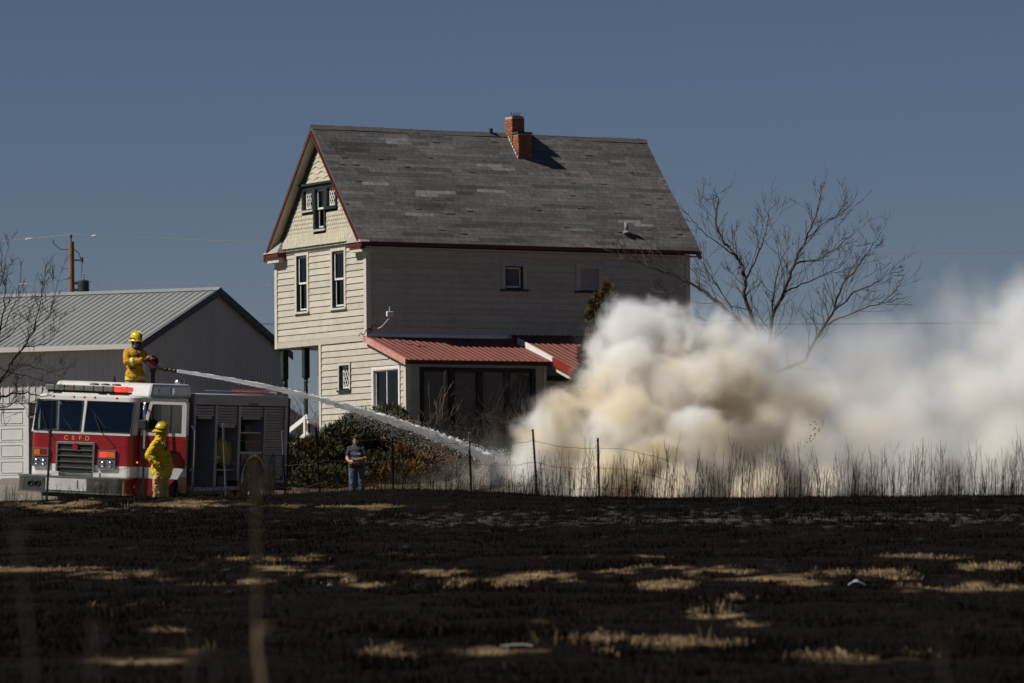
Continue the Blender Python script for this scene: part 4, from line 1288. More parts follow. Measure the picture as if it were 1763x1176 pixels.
MB().prism([(-.19, 1.60), (-.12, 1.67), (-.05, 1.60), (-.07, 1.53), (-.17, 1.53)], 'y', -.075, -.052).build('emblem', mat('emblem_red', (.25, .01, .02), .4), gr)
for side, (a, b) in (('l', (-1.15, -.76)), ('r', (.42, .83))):
    hl = MB()
    for (z0, z1) in ((1.36, 1.54), (1.14, 1.33)):
        for q in ((a, b, z0, z0 + .025), (a, b, z1 - .025, z1), (a, a + .025, z0 + .025, z1 - .025), (b - .025, b, z0 + .025, z1 - .025)): hl.box((q[0], -.05, q[2]), (q[1], -.002, q[3]))
    hl = hl.build('headlight', M_CHROME, engine)
    m_ = (a + b) / 2
    MB().box((a + .025, -.03, 1.165), (b - .025, -.01, 1.305)).build('reflector', M_CHROME, hl)
    for (p, q) in ((a + .04, m_ - .01), (m_ + .01, b - .04)):
        MB().lathe([(.070, -.032), (.062, -.044), (.03, -.056), (.005, -.058)], 14, 'y', ((p + q) / 2, 0, 1.235)).build('lamp', M_CHROME, hl, smooth=True)
    if side == 'l':
        MB().box((a + .03, -.044, 1.39), (m_ - .01, -.012, 1.51)).build('amber_lens', M_AMBER, hl); MB().box((m_ + .0, -.044, 1.39), (b - .03, -.012, 1.51)).build('red_lens', M_REDLENS, hl)
    else:
        lit = MB()
        for i in range(5):
            for j in range(3): lit.box((a + .035 + i * .032, -.046, 1.392 + j * .04), (a + .06 + i * .032, -.012, 1.422 + j * .04))
        lit.build('red_lens', M_REDLIT, hl, label='red flashing lamp glowing bright')
        MB().box((m_ + .0, -.044, 1.39), (b - .03, -.012, 1.51)).build('amber_lens', M_AMBER, hl)
MB().lathe([(.02, 0), (.018, .02), (.004, .028)], 8, 'x', (TW - .01, .16, 1.30)).build('marker_light', M_AMBLIT, engine)


def lettering(txt, size, m, parent, loc, rot, depth=.002, name='lettering', wide=1.0):
    cu = bpy.data.curves.new(name, 'FONT'); cu.body = txt; cu.size = size; cu.extrude = depth; cu.align_x = 'CENTER'; cu.space_character = wide
    ob = bpy.data.objects.new(name + '_tmp', cu); COL.objects.link(ob)
    dg = bpy.context.evaluated_depsgraph_get(); dg.update()
    me = bpy.data.meshes.new_from_object(ob.evaluated_get(dg)); me.materials.clear()
    bpy.data.objects.remove(ob)
    o = link(name, me, m, parent); o.location = loc; o.rotation_euler = rot
    return o


for k, ch in enumerate('CSFD'):
    lt = lettering(ch, .125, M_GOLD, engine, (-.37 + k * .168, -.004, 1.735), (R(90), 0, 0)); lt.scale = (1.25, 1, 1)
# wipers
for (x0, x1) in ((-.98, -.72), (.25, .58)):
    MB().tube([(x1, -.012, 1.80), ((x0 * .45 + x1 * .55), -.02, 1.96), (x0, .06, 2.30)], .011, 5).tube([(x1 + .2, -.012, 1.62), (x1, -.014, 1.82)], .014, 5).build('wiper', M_BLACK, engine)
for x in (-.78, -.30, -.05, .20, .72):
    MB().ell((x, .165, 2.66), (.035, .03, .025), 10, 6).build('clearance_light', M_AMBER, engine, smooth=True)
# light bar
lb = MB().box((-1.03, .34, 2.745), (.86, .62, 2.79)).build('light_bar', M_BLACK, engine, bevel=.01)
for i in range(7):
    a = -1.06 + i * .232
    MB().box((a, .30, 2.79), (a + .224, .66, 2.91)).build('light_module', M_LENS, lb, bevel=.02)
MB().box((.575, .30, 2.79), (.76, .66, 2.91)).build('light_module', M_REDLIT, lb, label='red beacon module glowing bright', bevel=.02)
MB().box((.77, .31, 2.80), (.88, .65, 2.90)).build('light_module', mat('red_lens_mid', (.5, .03, .02), .3, .2, 15, emit=(1, .08, .05), estr=.5), lb, bevel=.02)
for i in range(3): MB().lathe([(.11, 0), (.10, .035), (.02, .045)], 12, c=(-.1 + i * .26, .75, 2.92)).build('speaker_dome', M_LENS, lb)
for x in (-.85, .65): MB().box((x - .06, .38, 2.70), (x + .06, .58, 2.745)).build('light_bar_foot', M_EWHITE, lb)
MB().tube([(.10, 1.3, 3.0), (.10, 1.3, 3.03), (.10, 1.3, 3.13)], [.05, .045, .01], 8).build('radio_antenna', M_BLACK, engine)
# side of raised roof: round lamp, emblem plate
MB().lathe([(.10, 0), (.09, .03), (.03, .04)], 14, 'x', (1.185, 1.98, 2.83)).build('flood_lamp', M_CHROME, engine)
MB().lathe([(.05, 0), (.04, .012)], 10, 'x', (1.185, 1.30, 2.84)).build('round_badge', M_REDLENS, engine)
# bumper
def bplan(o=0.0): return plan(-.52 - o, -.02, 1.26 + o, .16, .02)
bump = loft([(bplan(), .64), (bplan(.0), .93)], 'bumper', mat('brushed_steel', (.44, .40, .36), .16, .25, 5, metal=1.0, dirt=(.2, .16, .12), dirt_amt=.5, dirt_scale=4), engine)
loft([(bplan(.018), .93), (bplan(.018), .965)], 'bumper_edge', M_CHROME, bump)
loft([(bplan(.018), .60), (bplan(.018), .638)], 'bumper_edge', M_CHROME, bump)
MB().box((-.56, -.532, .66), (.40, -.521, .915)).build('number_plate', M_EWHITE, bump)
lettering('1', .27, mat('dark_gold', (.10, .07, .03), .5), bump, (.19, -.534, .70), (R(90), 0, 0), name='number').scale = (1.1, 1, 1)
for x in (-.92, -.76):
    MB().lathe([(.075, -.522), (.075, -.545), (.055, -.55), (.05, -.53), (.005, -.526)], 14, 'y', (x, 0, .78)).build('siren_horn', M_BLACK, bump)
MB().lathe([(.085, -.522), (.085, -.54), (.06, -.545), (.01, -.55)], 14, 'y', (.66, 0, .78)).build('speaker', mat('brushed_dark', (.12, .11, .10), .4, .2, 9, metal=.7), bump)
mb = MB()
for x in (-1.1, -.68, .38, .95):
    for z in (.69, .88): mb.lathe([(.014, -.522), (.012, -.53), (.004, -.533)], 7, 'y', (x, 0, z))
mb.build('bolts', M_CHROME, bump)
for x in (-.5, .46): MB().box((x - .07, -.2, .965), (x + .07, -.1, 1.05)).build('tow_eye', mat('galvanised', (.45, .46, .47), .45), bump)

# ------- equipment body
BY0, BY1 = 3.03, 8.35
MB().box((-TW, BY0, 2.56), (TW, BY1, 2.80)).build('top_band', M_EGREY, engine, bevel=.015)
MB().box((-TW, BY0, .70), (-TW + .05, BY1, 2.555)).build('far_side_panel', M_EGREY, engine)
MB().box((.45, BY0 + .02, .70), (.50, BY1 - .02, 2.55)).build('locker_back', M_DARK, engine)
MB().box((-TW + .06, BY0, .70), (TW - .03, BY0 + .05, 2.55)).build('front_bulkhead', M_EGREY, engine)
MB().box((-TW + .06, BY1 - .05, .70), (TW - .003, BY1, 2.55)).build('rear_panel', M_EGREY, engine)
MB().box((.51, BY0 + .05, .66), (TW - .01, 5.72, .74)).build('locker_floor', M_EGREY, engine)
MB().box((.51, 7.12, .80), (TW - .01, BY1 - .05, .86)).build('locker_floor', M_EGREY, engine)
MB().box((.52, BY0 + .05, .58), (TW - .01, 5.2, .655)).build('running_board', M_DKMETAL, engine)
MB().box((-.6, 2.8, .45), (.6, BY1 - .1, .69)).build('chassis', M_BLACK, engine)
for (y0, y1) in ((BY0 + .0, 3.14), (4.19, 4.33), (5.48, 5.62), (6.94, 7.02), (8.14, BY1 - .05)):
    MB().box((.52, y0, .745 if y1 < 5.5 else .87), (TW, y1, 2.555)).build('locker_post', M_EGREY, engine)


def roller(y0, y1, z0, z1, lbl=None):
    mb = MB(); n = int((z1 - z0) / .062)
    for i in range(n):
        a = z1 - (i + 1) * .062
        mb.hexa([(TW - .05, y0, a), (TW - .035, y0, a), (TW - .035, y1, a), (TW - .05, y1, a), (TW - .05, y0, a + .054), (TW - .025, y0, a + .048), (TW - .025, y1, a + .048), (TW - .05, y1, a + .054)])
    o = mb.build('roller_door', mat('ribbed_aluminium', (.36, .335, .32), .45, .08, 3, spec=.4), engine, label=lbl)
    MB().box((TW - .055, y0 + .02, z1 - n * .062 - .05), (TW - .02, y1 - .02, z1 - n * .062 - .004)).build('lift_bar', M_EGREY, o)
    for y in (y0 + .08, y1 - .08): MB().box((TW - .03, y - .03, z1 - n * .062 - .06), (TW - .005, y + .03, z1 - n * .062 + .01)).build('latch', M_BLACK, o)
    return o


roller(3.15, 4.18, 2.26, 2.55, 'first roller door rolled up'); roller(4.34, 5.47, 2.06, 2.55, 'second roller door half rolled up'); roller(5.63, 6.93, 2.24, 2.55, 'third roller door rolled up over shelves')
rd4 = roller(7.03, 8.13, .90, 2.55, 'closed roller door with blue star')
# star of life and lettering on the closed door, print above the shelf door
M_BLUE = mat('blue_print', (.04, .05, .11), .5)
st = MB()
for k in range(3):
    a = k * math.pi / 3
    d = Vector((0, math.sin(a), math.cos(a))); e = Vector((0, math.cos(a), -math.sin(a)))
    o_ = Vector((TW - .019 + k * .0015, 7.58, 1.32))
    p = [o_ + d * .165 + e * .04, o_ + d * .165 - e * .04, o_ - d * .165 - e * .04, o_ - d * .165 + e * .04]
    st.add([tuple(q) for q in p], [(0, 1, 2, 3)])
st.build('star_emblem', M_BLUE, rd4)
lettering('RESCUE', .13, M_BLUE, rd4, (TW - .018, 7.58, .98), (R(90), 0, R(90)), name='door_lettering')
lettering('5th Bramonte', .10, mat('maroon_print', (.10, .02, .02), .5), engine, (TW + .001, 6.3, 2.575), (R(90), 0, R(90)), name='band_lettering')
# inside lockers
MB().box((.52, 5.63, 1.93), (TW - .06, 6.93, 1.96)).build('shelf', mat('pale_shelf', (.4, .39, .37), .5), engine)
MB().box((.52, 5.63, 1.47), (TW - .02, 6.93, 1.52)).build('shelf', mat('pale_shelf', (.4, .39, .37), .5), engine)
MB().box((.52, 4.34, 1.10), (TW - .08, 5.47, 1.13)).build('shelf', mat('pale_shelf', (.4, .39, .37), .5), engine)
arch = [(6.40 + .66 * math.cos(a), .80 + .64 * math.sin(a)) for a in np.linspace(math.pi, 0, 18)]
wp_ = [(5.51, .74), (5.62, .74)] + arch[0:] + [(6.79, .86), (6.79, 1.46), (5.51, 1.46)]
mb = MB(); n = 18
top = 1.465
vs = []; fs = []
for (y, z) in arch: vs += [(TW - .02, y, z), (TW - .02, min(max(y, 5.64), 6.93), top)]
for i in range(n - 1): fs.append((2 * i, 2 * i + 1, 2 * i + 3, 2 * i + 2))
mb.add(vs, fs); mb.build('wheel_arch_panel', mat('locker_maroon', (.10, .03, .03), .5, .2, 4), engine)
MB().tube([(TW - .005, y, z) for y, z in arch], .035, 7).build('wheel_arch_trim', M_CHROME, engine)
MB().box((.55, 5.7, .5), (.6, 7.1, 1.45)).build('wheel_well', M_BLACK, engine)


def wheel(y, xo):
    c = (0, y, .54)
    w = MB().lathe([(.34, -.15), (.50, -.15), (.54, -.10), (.54, .10), (.50, .15), (.34, .15)], 28, 'x', (xo, y, .54)).build('wheel', M_BLACK, engine)
    MB().lathe([(.34, .12), (.30, .10), (.16, .06), (.14, .14), (.06, .16)] if xo > 0 else [(.34, -.12), (.30, -.10), (.16, -.06), (.14, -.14), (.06, -.16)], 22, 'x', (xo, y, .54)).build('rim', M_CHROME, w)
for y in (1.80, 6.40):
    for s in (-1, 1): wheel(y, s * 1.03)
# gear in the lockers
def blob(name, prims, m, parent, label=None):
    mb = MB()
    for c, r in prims: mb.ell(c, r, 10, 7)
    return mb.build(name, m, parent, smooth=True, label=label)
gear = empty('turnout_coat', engine.matrix_basis @ Vector((1.04, 5.02, 1.20)), 'yellow turnout coat hanging in the open middle locker', 'coat', rot=_tm.to_euler())
M_COAT = mat('locker_yellow_coat', (.42, .33, .02), .8, .3, 6)
blob('coat_body', [((0, 0, .36), (.14, .24, .30)), ((.02, .10, .22), (.12, .18, .26)), ((.02, -.22, .30), (.10, .08, .25))], M_COAT, gear)
blob('sleeve', [((.06, .26, .28), (.08, .08, .30))], M_COAT, gear)
vest = empty('lime_vest', engine.matrix_basis @ Vector((1.06, 4.52, 1.28)), 'lime safety vest stuffed beside the yellow coat', 'vest', rot=_tm.to_euler())
blob('vest_cloth', [((0, 0, .16), (.12, .10, .20)), ((.02, .03, .02), (.10, .11, .10))], mat('lime_cloth', (.32, .50, .03), .8, .3, 7), vest)
MB().box((.02, -.06, .10), (.13, .10, .13)).build('reflective_band', mat('silver_band', (.6, .6, .58), .4), vest)
for (y0, y1, h, m, lab) in ((-.4, -.06, .28, mat('tan_bag', (.16, .11, .07), .9, .3, 5), 'tan gear bag on the floor of the middle locker'), (.02, .42, .24, mat('grey_bag', (.10, .10, .12), .9, .3, 5), 'grey gear bag on the floor of the middle locker')):
    pack = empty('gear_bag', engine.matrix_basis @ Vector((.86, 4.88, .745)), lab, 'bag', 'bags in the middle locker', rot=_tm.to_euler())
    MB().box((-.15, y0, .0), (.2, y1, h)).build('bag_body', m, pack, bevel=.05)
    MB().tube([(.0, y0 + .06, h), (.02, (y0 + y1) / 2, h + .07), (.0, y1 - .06, h)], .014, 6).build('handle', M_BLACK, pack)
for i, (y, z, w, h, c) in enumerate(((5.75, 1.96, .3, .2, (.05, .06, .03)), (6.3, 1.96, .5, .16, (.06, .05, .05)), (5.7, 1.52, .25, .22, (.13, .16, .03)), (6.35, 1.52, .5, .25, (.07, .045, .04)))):
    o = MB().box((.6, y, z), (1.05, y + w, z + h)).box((.7, y + .05, z + h), (.9, y + w - .05, z + h + .04)).build('tool_case', mat('case_%d' % i, c, .7, .3, 6))
    o.matrix_world = engine.matrix_basis
    tag(o, ['small dark green case on upper shelf of open locker', 'long dark case on upper shelf of open locker', 'olive case on lower shelf of open locker', 'brown case on lower shelf of open locker'][i], 'case', 'cases in the open locker')
# things on top of the body
MB().box((.25, 3.1, 2.805), (1.0, 3.6, 2.86)).build('roof_plate', M_EGREY, engine)
lan = MB().box((.55, 3.28, 2.86), (.85, 3.55, 2.90)).lathe([(.11, 2.92), (.12, 2.96), (.12, 3.05), (.10, 3.09), (.03, 3.10)], 12, c=(.70, 3.42, 0)).box((.66, 3.38, 2.88), (.74, 3.46, 2.93)).build('roof_lamp', M_CHROME, engine)
MB().box((-.2, 3.1, 2.805), (.05, 3.35, 3.0)).build('roof_box', M_REDLENS, engine)
for s in (-1, 1): MB().tube([(s * 1.1, 3.9, 2.86), (s * 1.1, 7.9, 2.86)], .03, 7).build('hose_bed_rail', M_CHROME, engine)
MB().box((.2, 7.4, 2.805), (1.0, 8.0, 2.93)).build('ladder_rack', M_REDLENS, engine)
MB().tube([(TW + .0, 8.37, .62), (TW + .0, 8.37, 2.75)], .03, 8).build('grab_rail', M_BLACK, engine)
MB().tube([(TW + .03, 2.84, 2.1), (TW + .09, 2.86, 2.0), (TW + .09, 2.86, 1.2), (TW + .03, 2.84, 1.1)], .02, 7).build('grab_rail', M_CHROME, engine)
MB().box((-TW, BY1, .62), (TW, BY1 + .35, .69)).build('tailboard', M_DKMETAL, engine)

# ------------------------------------------------------------------ people
def cap(mb, a, b, ra, rb, n=12):
    """tapered limb with rounded ends"""
    a, b = Vector(a), Vector(b); t = (b - a); L_ = t.length; t.normalize()
    pts = []; rad = []
    for k in (-.99, -.8, -.5, 0): pts.append(a + t * (ra * k)); rad.append(ra * math.sqrt(max(.02, 1 - k * k)))
    for k in (0, .5, .8, .99): pts.append(b + t * (rb * k)); rad.append(rb * math.sqrt(max(.02, 1 - k * k)))
    mb.tube(pts, rad, n)
    return mb


def limb(mb, pts, rad):
    for i in range(len(pts) - 1): cap(mb, pts[i], pts[i + 1], rad[i], rad[i + 1])
    return mb


def fuse(mb, name, m, parent, voxel=.014, smooth=6, wrinkle=0.0, seed=0, scl=9.0, cols=None):
    """melts overlapping shapes into one continuous surface"""
    me = mb.mesh(name + '_tmp')
    fix_normals(me)
    o = bpy.data.objects.new(name + '_tmp', me); COL.objects.link(o)
    rm = o.modifiers.new('r', 'REMESH'); rm.mode = 'VOXEL'; rm.voxel_size = voxel
    sm_ = o.modifiers.new('s', 'SMOOTH'); sm_.iterations = smooth; sm_.factor = .5
    dg = bpy.context.evaluated_depsgraph_get(); dg.update()
    out = bpy.data.meshes.new_from_object(o.evaluated_get(dg))
    bpy.data.objects.remove(o)
    out.name = name
    if wrinkle:
        n = len(out.vertices); co = np.empty(n * 3, np.float32); nr = np.empty(n * 3, np.float32)
        out.vertices.foreach_get('co', co); out.vertices.foreach_get('normal', nr)
        co = co.reshape(-1, 3); nr = nr.reshape(-1, 3)
        u = co[:, 0] * scl + co[:, 2] * scl * .55; v = co[:, 2] * scl * 1.3 - co[:, 0] * scl * .7 + co[:, 1] * scl
        h = np.abs(fbm(u, v, seed, 3) - .5) * 2
        co += nr * ((h[:, None] - .3) * wrinkle)
        out.vertices.foreach_set('co', co.ravel()); out.update()
    out.materials.clear()
    return link(name, out, m, parent, smooth=True)


def hand(mb, wrist, palm_dir, side, up, s=1.0, curl=.9):
    """palm, four unequal curled fingers and a thumb"""
    w = Vector(wrist); d = Vector(palm_dir).normalized(); u = Vector(up).normalized(); sd = Vector(side).normalized()
    pc = w + d * .05 * s
    cap(mb, w, w + d * .085 * s, .030 * s, .036 * s, 8)
    for k, ln in enumerate((.070, .080, .075, .058)):
        r0 = w + d * .085 * s + sd * (k - 1.5) * .019 * s
        j = r0 + (d * math.cos(curl * .5) - u * math.sin(curl * .5)) * ln * .5 * s
        e = j + (d * math.cos(curl * 1.5) - u * math.sin(curl * 1.5)) * ln * .5 * s
        limb(mb, [r0, j, e], [.0105 * s, .010 * s, .009 * s])
    t0 = w + d * .03 * s + sd * -.030 * s
    t1 = t0 + (d * .6 - sd * .6 - u * .3).normalized() * .04 * s
    limb(mb, [t0, t1, t1 + (d * .9 - u * .5).normalized() * .03 * s], [.013 * s, .012 * s, .010 * s])


M_SKIN = mat('skin', (.42, .22, .14), .55, .08, 20)
M_TURN = mat('amber_turnout_cloth', (.50, .245, .012), .85, .16, 6, bump=.3, bscale=60, dirt=(.26, .12, .01), dirt_amt=.4, dirt_scale=5)
M_LEMON = mat('lemon_turnout_cloth', (.62, .415, .014), .85, .14, 6, bump=.3, bscale=60, dirt=(.36, .25, .01), dirt_amt=.3, dirt_scale=5)
M_TANP = mat('tan_bunker_cloth', (.46, .34, .12), .85, .15, 7, bump=.3, bscale=60, dirt=(.25, .17, .06), dirt_amt=.4, dirt_scale=5)
M_HELM = mat('yellow_helmet_shell', (.66, .45, .012), .28, .06, 6, spec=.5, dirt=(.2, .15, .02), dirt_amt=.3, dirt_scale=8)
M_LIME = mat('lime_reflective_stripe', (.55, .80, .06), .5, .05, 9)
M_SILV = mat('silver_reflective_stripe', (.62, .62, .58), .4, .05, 9)
M_BLK = mat('black_gear', (.015, .015, .016), .6, .3, 9)


def head_mesh(mb, c, fwd, s=1.0):
    """skull, jaw, nose, ears and neck; fwd is the way the face looks"""
    c = Vector(c); f = Vector(fwd); f.z = 0; f.normalize(); sd = Vector((f.y, -f.x, 0)); rot = Matrix((sd, f, Vector((0, 0, 1)))).transposed()
    mb.ell(c + Vector((0, 0, .03)) * s, (.076 * s, .095 * s, .100 * s), 16, 12, rot)
    mb.ell(c + f * .022 * s + Vector((0, 0, -.052)) * s, (.058 * s, .072 * s, .068 * s), 14, 10, rot)
    mb.ell(c + f * .092 * s + Vector((0, 0, -.018)) * s, (.013 * s, .020 * s, .022 * s), 8, 6, rot)
    mb.ell(c + f * .082 * s + Vector((0, 0, -.062)) * s, (.026 * s, .012 * s, .010 * s), 8, 6, rot)
    for q in (-1, 1):
        mb.ell(c + sd * q * .076 * s + Vector((0, 0, -.01)) * s, (.012 * s, .022 * s, .032 * s), 8, 6, rot)
    cap(mb, c + Vector((0, 0, -.10)) * s - f * .012, c + Vector((0, 0, -.20)) * s - f * .03, .052 * s, .060 * s)
    return rot


def face_bits(parent, c, fwd, s=1.0):
    c = Vector(c); f = Vector(fwd); f.z = 0; f.normalize(); sd = Vector((f.y, -f.x, 0))
    for q in (-1, 1):
        MB().ell(c + f * .078 * s + sd * q * .032 * s + Vector((0, 0, .008)) * s, (.012 * s, .012 * s, .009 * s), 8, 6).build('eye', mat('eye_dark', (.03, .02, .015), .3), parent)
    MB().ell(c + f * .088 * s + Vector((0, 0, -.062)) * s, (.022 * s, .010 * s, .006 * s), 8, 5).build('mouth', mat('lips', (.30, .10, .08), .5), parent)


def helmet(parent, c, fwd, tilt=0.0):
    """fire helmet: domed shell with ridges, long rear brim, visor"""
    c = Vector(c); f = Vector(fwd); f.z = 0; f.normalize()
    o = bpy.data.objects.new('helmet', None); COL.objects.link(o); o.parent = parent
    o.location = c; o.rotation_euler = (0, tilt, math.atan2(f.y, f.x))
    n = 28; prof = [(1.0, 0.0), (1.0, .03), (.97, .075), (.86, .125), (.66, .165), (.38, .188), (.06, .196)]
    vs = []; fs = []
    for (r, h) in prof:
        for k in range(n):
            a = 2 * math.pi * k / n
            vs.append((.152 * r * math.cos(a), .122 * r * math.sin(a), h))
    m = len(prof)
    for i in range(m - 1): fs += [(i * n + k, i * n + (k + 1) % n, (i + 1) * n + (k + 1) % n, (i + 1) * n + k) for k in range(n)]
    fs.append(tuple(range((m - 1) * n, m * n)))
    MB().add(vs, fs).build('shell', M_HELM, o, smooth=True)
    vs = []; fs = []
    for ring, (k1, dz) in enumerate(((1.0, .012), (1.0, .026), (1.17, -.012), (1.17, -.024))):
        for k in range(n):
            a = 2 * math.pi * k / n
            back = .035 * max(0, -math.cos(a)) if ring >= 2 else 0
            vs.append(((.150 * k1 + back) * math.cos(a) * (1 if math.cos(a) < 0 else .94), .121 * k1 * math.sin(a) * .95, dz - back * .5))
    for k in range(n):
        k2 = (k + 1) % n
        fs += [(n + k, n + k2, 2 * n + k2, 2 * n + k), (k, 3 * n + k, 3 * n + k2, k2), (2 * n + k, 2 * n + k2, 3 * n + k2, 3 * n + k)]
    MB().add(vs, fs).build('brim', M_HELM, o, smooth=False)
    mb = MB()
    for a in (-.5, 0, .5):
        mb.tube([(.15 * math.cos(t), a * .11 * math.sin(t) * 1.2, .198 * math.sin(t) + .004) for t in np.linspace(.25, math.pi - .25, 14)], .009, 6)
    mb.build('ridge', M_HELM, o, smooth=True)
    MB().box((.135, -.03, .05), (.152, .03, .12)).build('shield', M_BLK, o)
    MB().tube([(.165 * math.cos(t), .135 * math.sin(t), .035) for t in np.linspace(1.2, 5.08, 16)], .012, 6).build('goggle_strap', M_BLK, o)
    return o


# --- firefighter at the deck gun on top of the engine
E3 = engine.matrix_basis.to_3x3()
ff1_hem = at(233, 655, 97.2)
P1 = Vector((ff1_hem.x, ff1_hem.y, ff1_hem.z - .80))
ff1 = empty('person', P1, 'firefighter in amber coat and yellow helmet aiming the deck gun atop the engine', 'person')
hd = Vector((.03, -.02, 1.655)); fw1 = Vector((.80, -.6, 0))
mb = MB(); head_mesh(mb, hd, fw1)
limb(mb, [(0, 0.02, 1.40), (0, 0.02, 1.0)], [.08, .08]); limb(mb, [(-.10, 0, .95), (-.12, .02, .5), (-.13, .03, .08)], [.09, .065, .05]); limb(mb, [(.10, 0, .95), (.13, -.02, .5), (.14, -.02, .08)], [.09, .065, .05])
limb(mb, [(-.17, 0, 1.42), (-.15, -.20, 1.20), (.19, -.265, 1.245)], [.045, .04, .03]); limb(mb, [(.15, .02, 1.42), (.27, .05, 1.27), (.32, -.07, 1.30)], [.045, .04, .03])
fuse(mb, 'body', M_SKIN, ff1, .016, 4)
face_bits(ff1, hd, fw1)
mb = MB()
for (z, rx, ry) in ((1.46, .13, .10), (1.38, .215, .14), (1.25, .205, .145), (1.10, .195, .145), (.98, .205, .15), (.90, .215, .155)): mb.ell((-.01, 0, z), (rx, ry, .12), 16, 10)
limb(mb, [(-.01, 0, .98), (-.01, 0, .88)], [.19, .20])
mb.ell((0, 0, .86), (.225, .165, .085), 18, 9)
limb(mb, [(-.185, 0, 1.415), (-.165, -.20, 1.20)], [.095, .085]); limb(mb, [(-.165, -.20, 1.20), (.155, -.265, 1.24)], [.085, .062])
limb(mb, [(.155, .02, 1.42), (.27, .05, 1.27)], [.09, .075]); limb(mb, [(.27, .05, 1.27), (.31, -.06, 1.30)], [.072, .058])
coat = fuse(mb, 'coat', M_TURN, ff1, .013, 5, wrinkle=.030, seed=3)
def ringband(parent, name, c, axis, ra, rb, w, m, n=28):
    """elliptical band round an axis through c"""
    t = Vector(axis).normalized(); u = t.orthogonal().normalized() if abs(t.z) < .9 else Vector((1, 0, 0)); v = t.cross(u)
    vs = []; fs = []
    for k in range(n):
        a = 2 * math.pi * k / n
        p = Vector(c) + u * ra * math.cos(a) + v * rb * math.sin(a)
        vs += [p - t * w / 2, p + t * w / 2]
    fs = [(2 * k, 2 * ((k + 1) % n), 2 * ((k + 1) % n) + 1, 2 * k + 1) for k in range(n)]
    return MB().add(vs, fs).build(name, m, parent, smooth=True)
for (dz, w, m) in ((0, .022, M_LIME), (.026, .022, M_SILV), (.052, .022, M_LIME)):
    ringband(ff1, 'hem_stripe', (0, 0, .822 + dz), (0, 0, 1), .232, .176, w, m)
ax = Vector((.32, -.065, .04))
for k, m in ((-.022, M_LIME), (0, M_SILV), (.022, M_LIME)):
    ringband(ff1, 'sleeve_stripe', Vector((-.045, -.226, 1.213)) + ax.normalized() * k, ax, .088, .088, .02, m)
mb = MB(); limb(mb, [(-.10, 0, .92), (-.12, .02, .48), (-.13, .03, .10)], [.13, .11, .10]); limb(mb, [(.10, 0, .92), (.13, -.02, .48), (.14, -.02, .10)], [.13, .11, .10])
fuse(mb, 'trousers', M_TURN, ff1, .018, 4, wrinkle=.02, seed=5)
for x, y in ((-.13, .03), (.14, -.02)):
    mb = MB(); limb(mb, [(x, y, .10), (x + .02, y - .02, .05)], [.07, .06]); limb(mb, [(x, y, .05), (x + .10, y - .08, .045)], [.055, .045])
    fuse(mb, 'boot', M_BLK, ff1, .016, 3)
mb = MB(); hand(mb, (.17, -.265, 1.245), (1, -.05, .0), (0, 0, 1), (0, -1, 0), 1.25, 1.1); fuse(mb, 'glove', mat('grey_black_glove', (.03, .03, .032), .7, .3, 12), ff1, .009, 2)
mb = MB(); hand(mb, (.315, -.06, 1.30), (.7, -.5, .05), (0, 0, 1), (.5, .7, 0), 1.25, 1.1); fuse(mb, 'glove', mat('grey_black_glove', (.03, .03, .032), .7, .3, 12), ff1, .009, 2)
mb = MB(); mb.ell(hd + Vector((.055, -.045, -.055)), (.075, .075, .085), 14, 10); mb.ell(hd + Vector((.0, 0, -.13)), (.10, .10, .08), 14, 9); limb(mb, [hd + Vector((-.05, 0, .02)), hd + Vector((-.06, .02, -.15))], [.05, .06])
fuse(mb, 'mask_and_hood', M_BLK, ff1, .012, 4)
mb = MB(); mb.tube([(.02, -.16, 1.45), (.06, -.185, 1.33), (.08, -.18, 1.2)], .03, 8); mb.ell((.06, -.19, 1.36), (.04, .03, .05), 10, 7)
mb.build('air_line', M_BLK, ff1, smooth=True)
MB().box((-.11, -.185, 1.045), (.03, -.155, 1.07)).build('pocket_flap', M_BLK, ff1)
helmet(ff1, hd + Vector((-.01, .01, .042)), fw1, R(6))

# --- deck gun
gun = empty('deck_gun', P1 + Vector((.405, -.15, .0)), 'dark red deck gun on a black post spraying from the engine roof', 'deck gun')
M_GUNRED = mat('gun_maroon', (.13, .012, .016), .35, .15, 6, spec=.5)
MB().tube([(0, 0, .1), (0, 0, 1.04)], .048, 12).lathe([(.07, .98), (.07, 1.04), (.05, 1.06)], 12).build('post', M_BLK, gun, smooth=False)
mb = MB(); limb(mb, [(0, 0, 1.06), (.02, 0, 1.12), (-.06, 0, 1.20), (-.12, 0, 1.22), (-.05, 0, 1.13)], [.06, .075, .07, .055, .06]); limb(mb, [(.02, 0, 1.10), (.13, 0, 1.065)], [.065, .05])
fuse(mb, 'elbow', M_GUNRED, gun, .012, 3)
MB().lathe([(.10, -.02), (.115, 0), (.10, .02)], 18, 'y', (.01, .06, 1.22)).build('hand_wheel', M_BLK, gun)
MB().tube([(-.02, 0, 1.19), (.0, 0, 1.33), (.06, 0, 1.34)], .022, 8).box((.0, -.02, 1.30), (.05, .02, 1.33)).build('handle', M_BLK, gun)
MB().box((-.06, -.05, 1.265), (.03, -.02, 1.29)).build('yellow_tag', M_HELM, gun)
nz_a, nz_b = Vector((.13, 0, 1.065)), Vector((.53, -.02, .995))
mb = MB(); mb.tube([nz_a, nz_a.lerp(nz_b, .25), nz_a.lerp(nz_b, .27), nz_a.lerp(nz_b, .45), nz_a.lerp(nz_b, .47), nz_a.lerp(nz_b, .7), nz_a.lerp(nz_b, .72), nz_b], [.042, .040, .052, .052, .036, .034, .044, .036], 12)
mb.build('nozzle', M_BLK, gun)
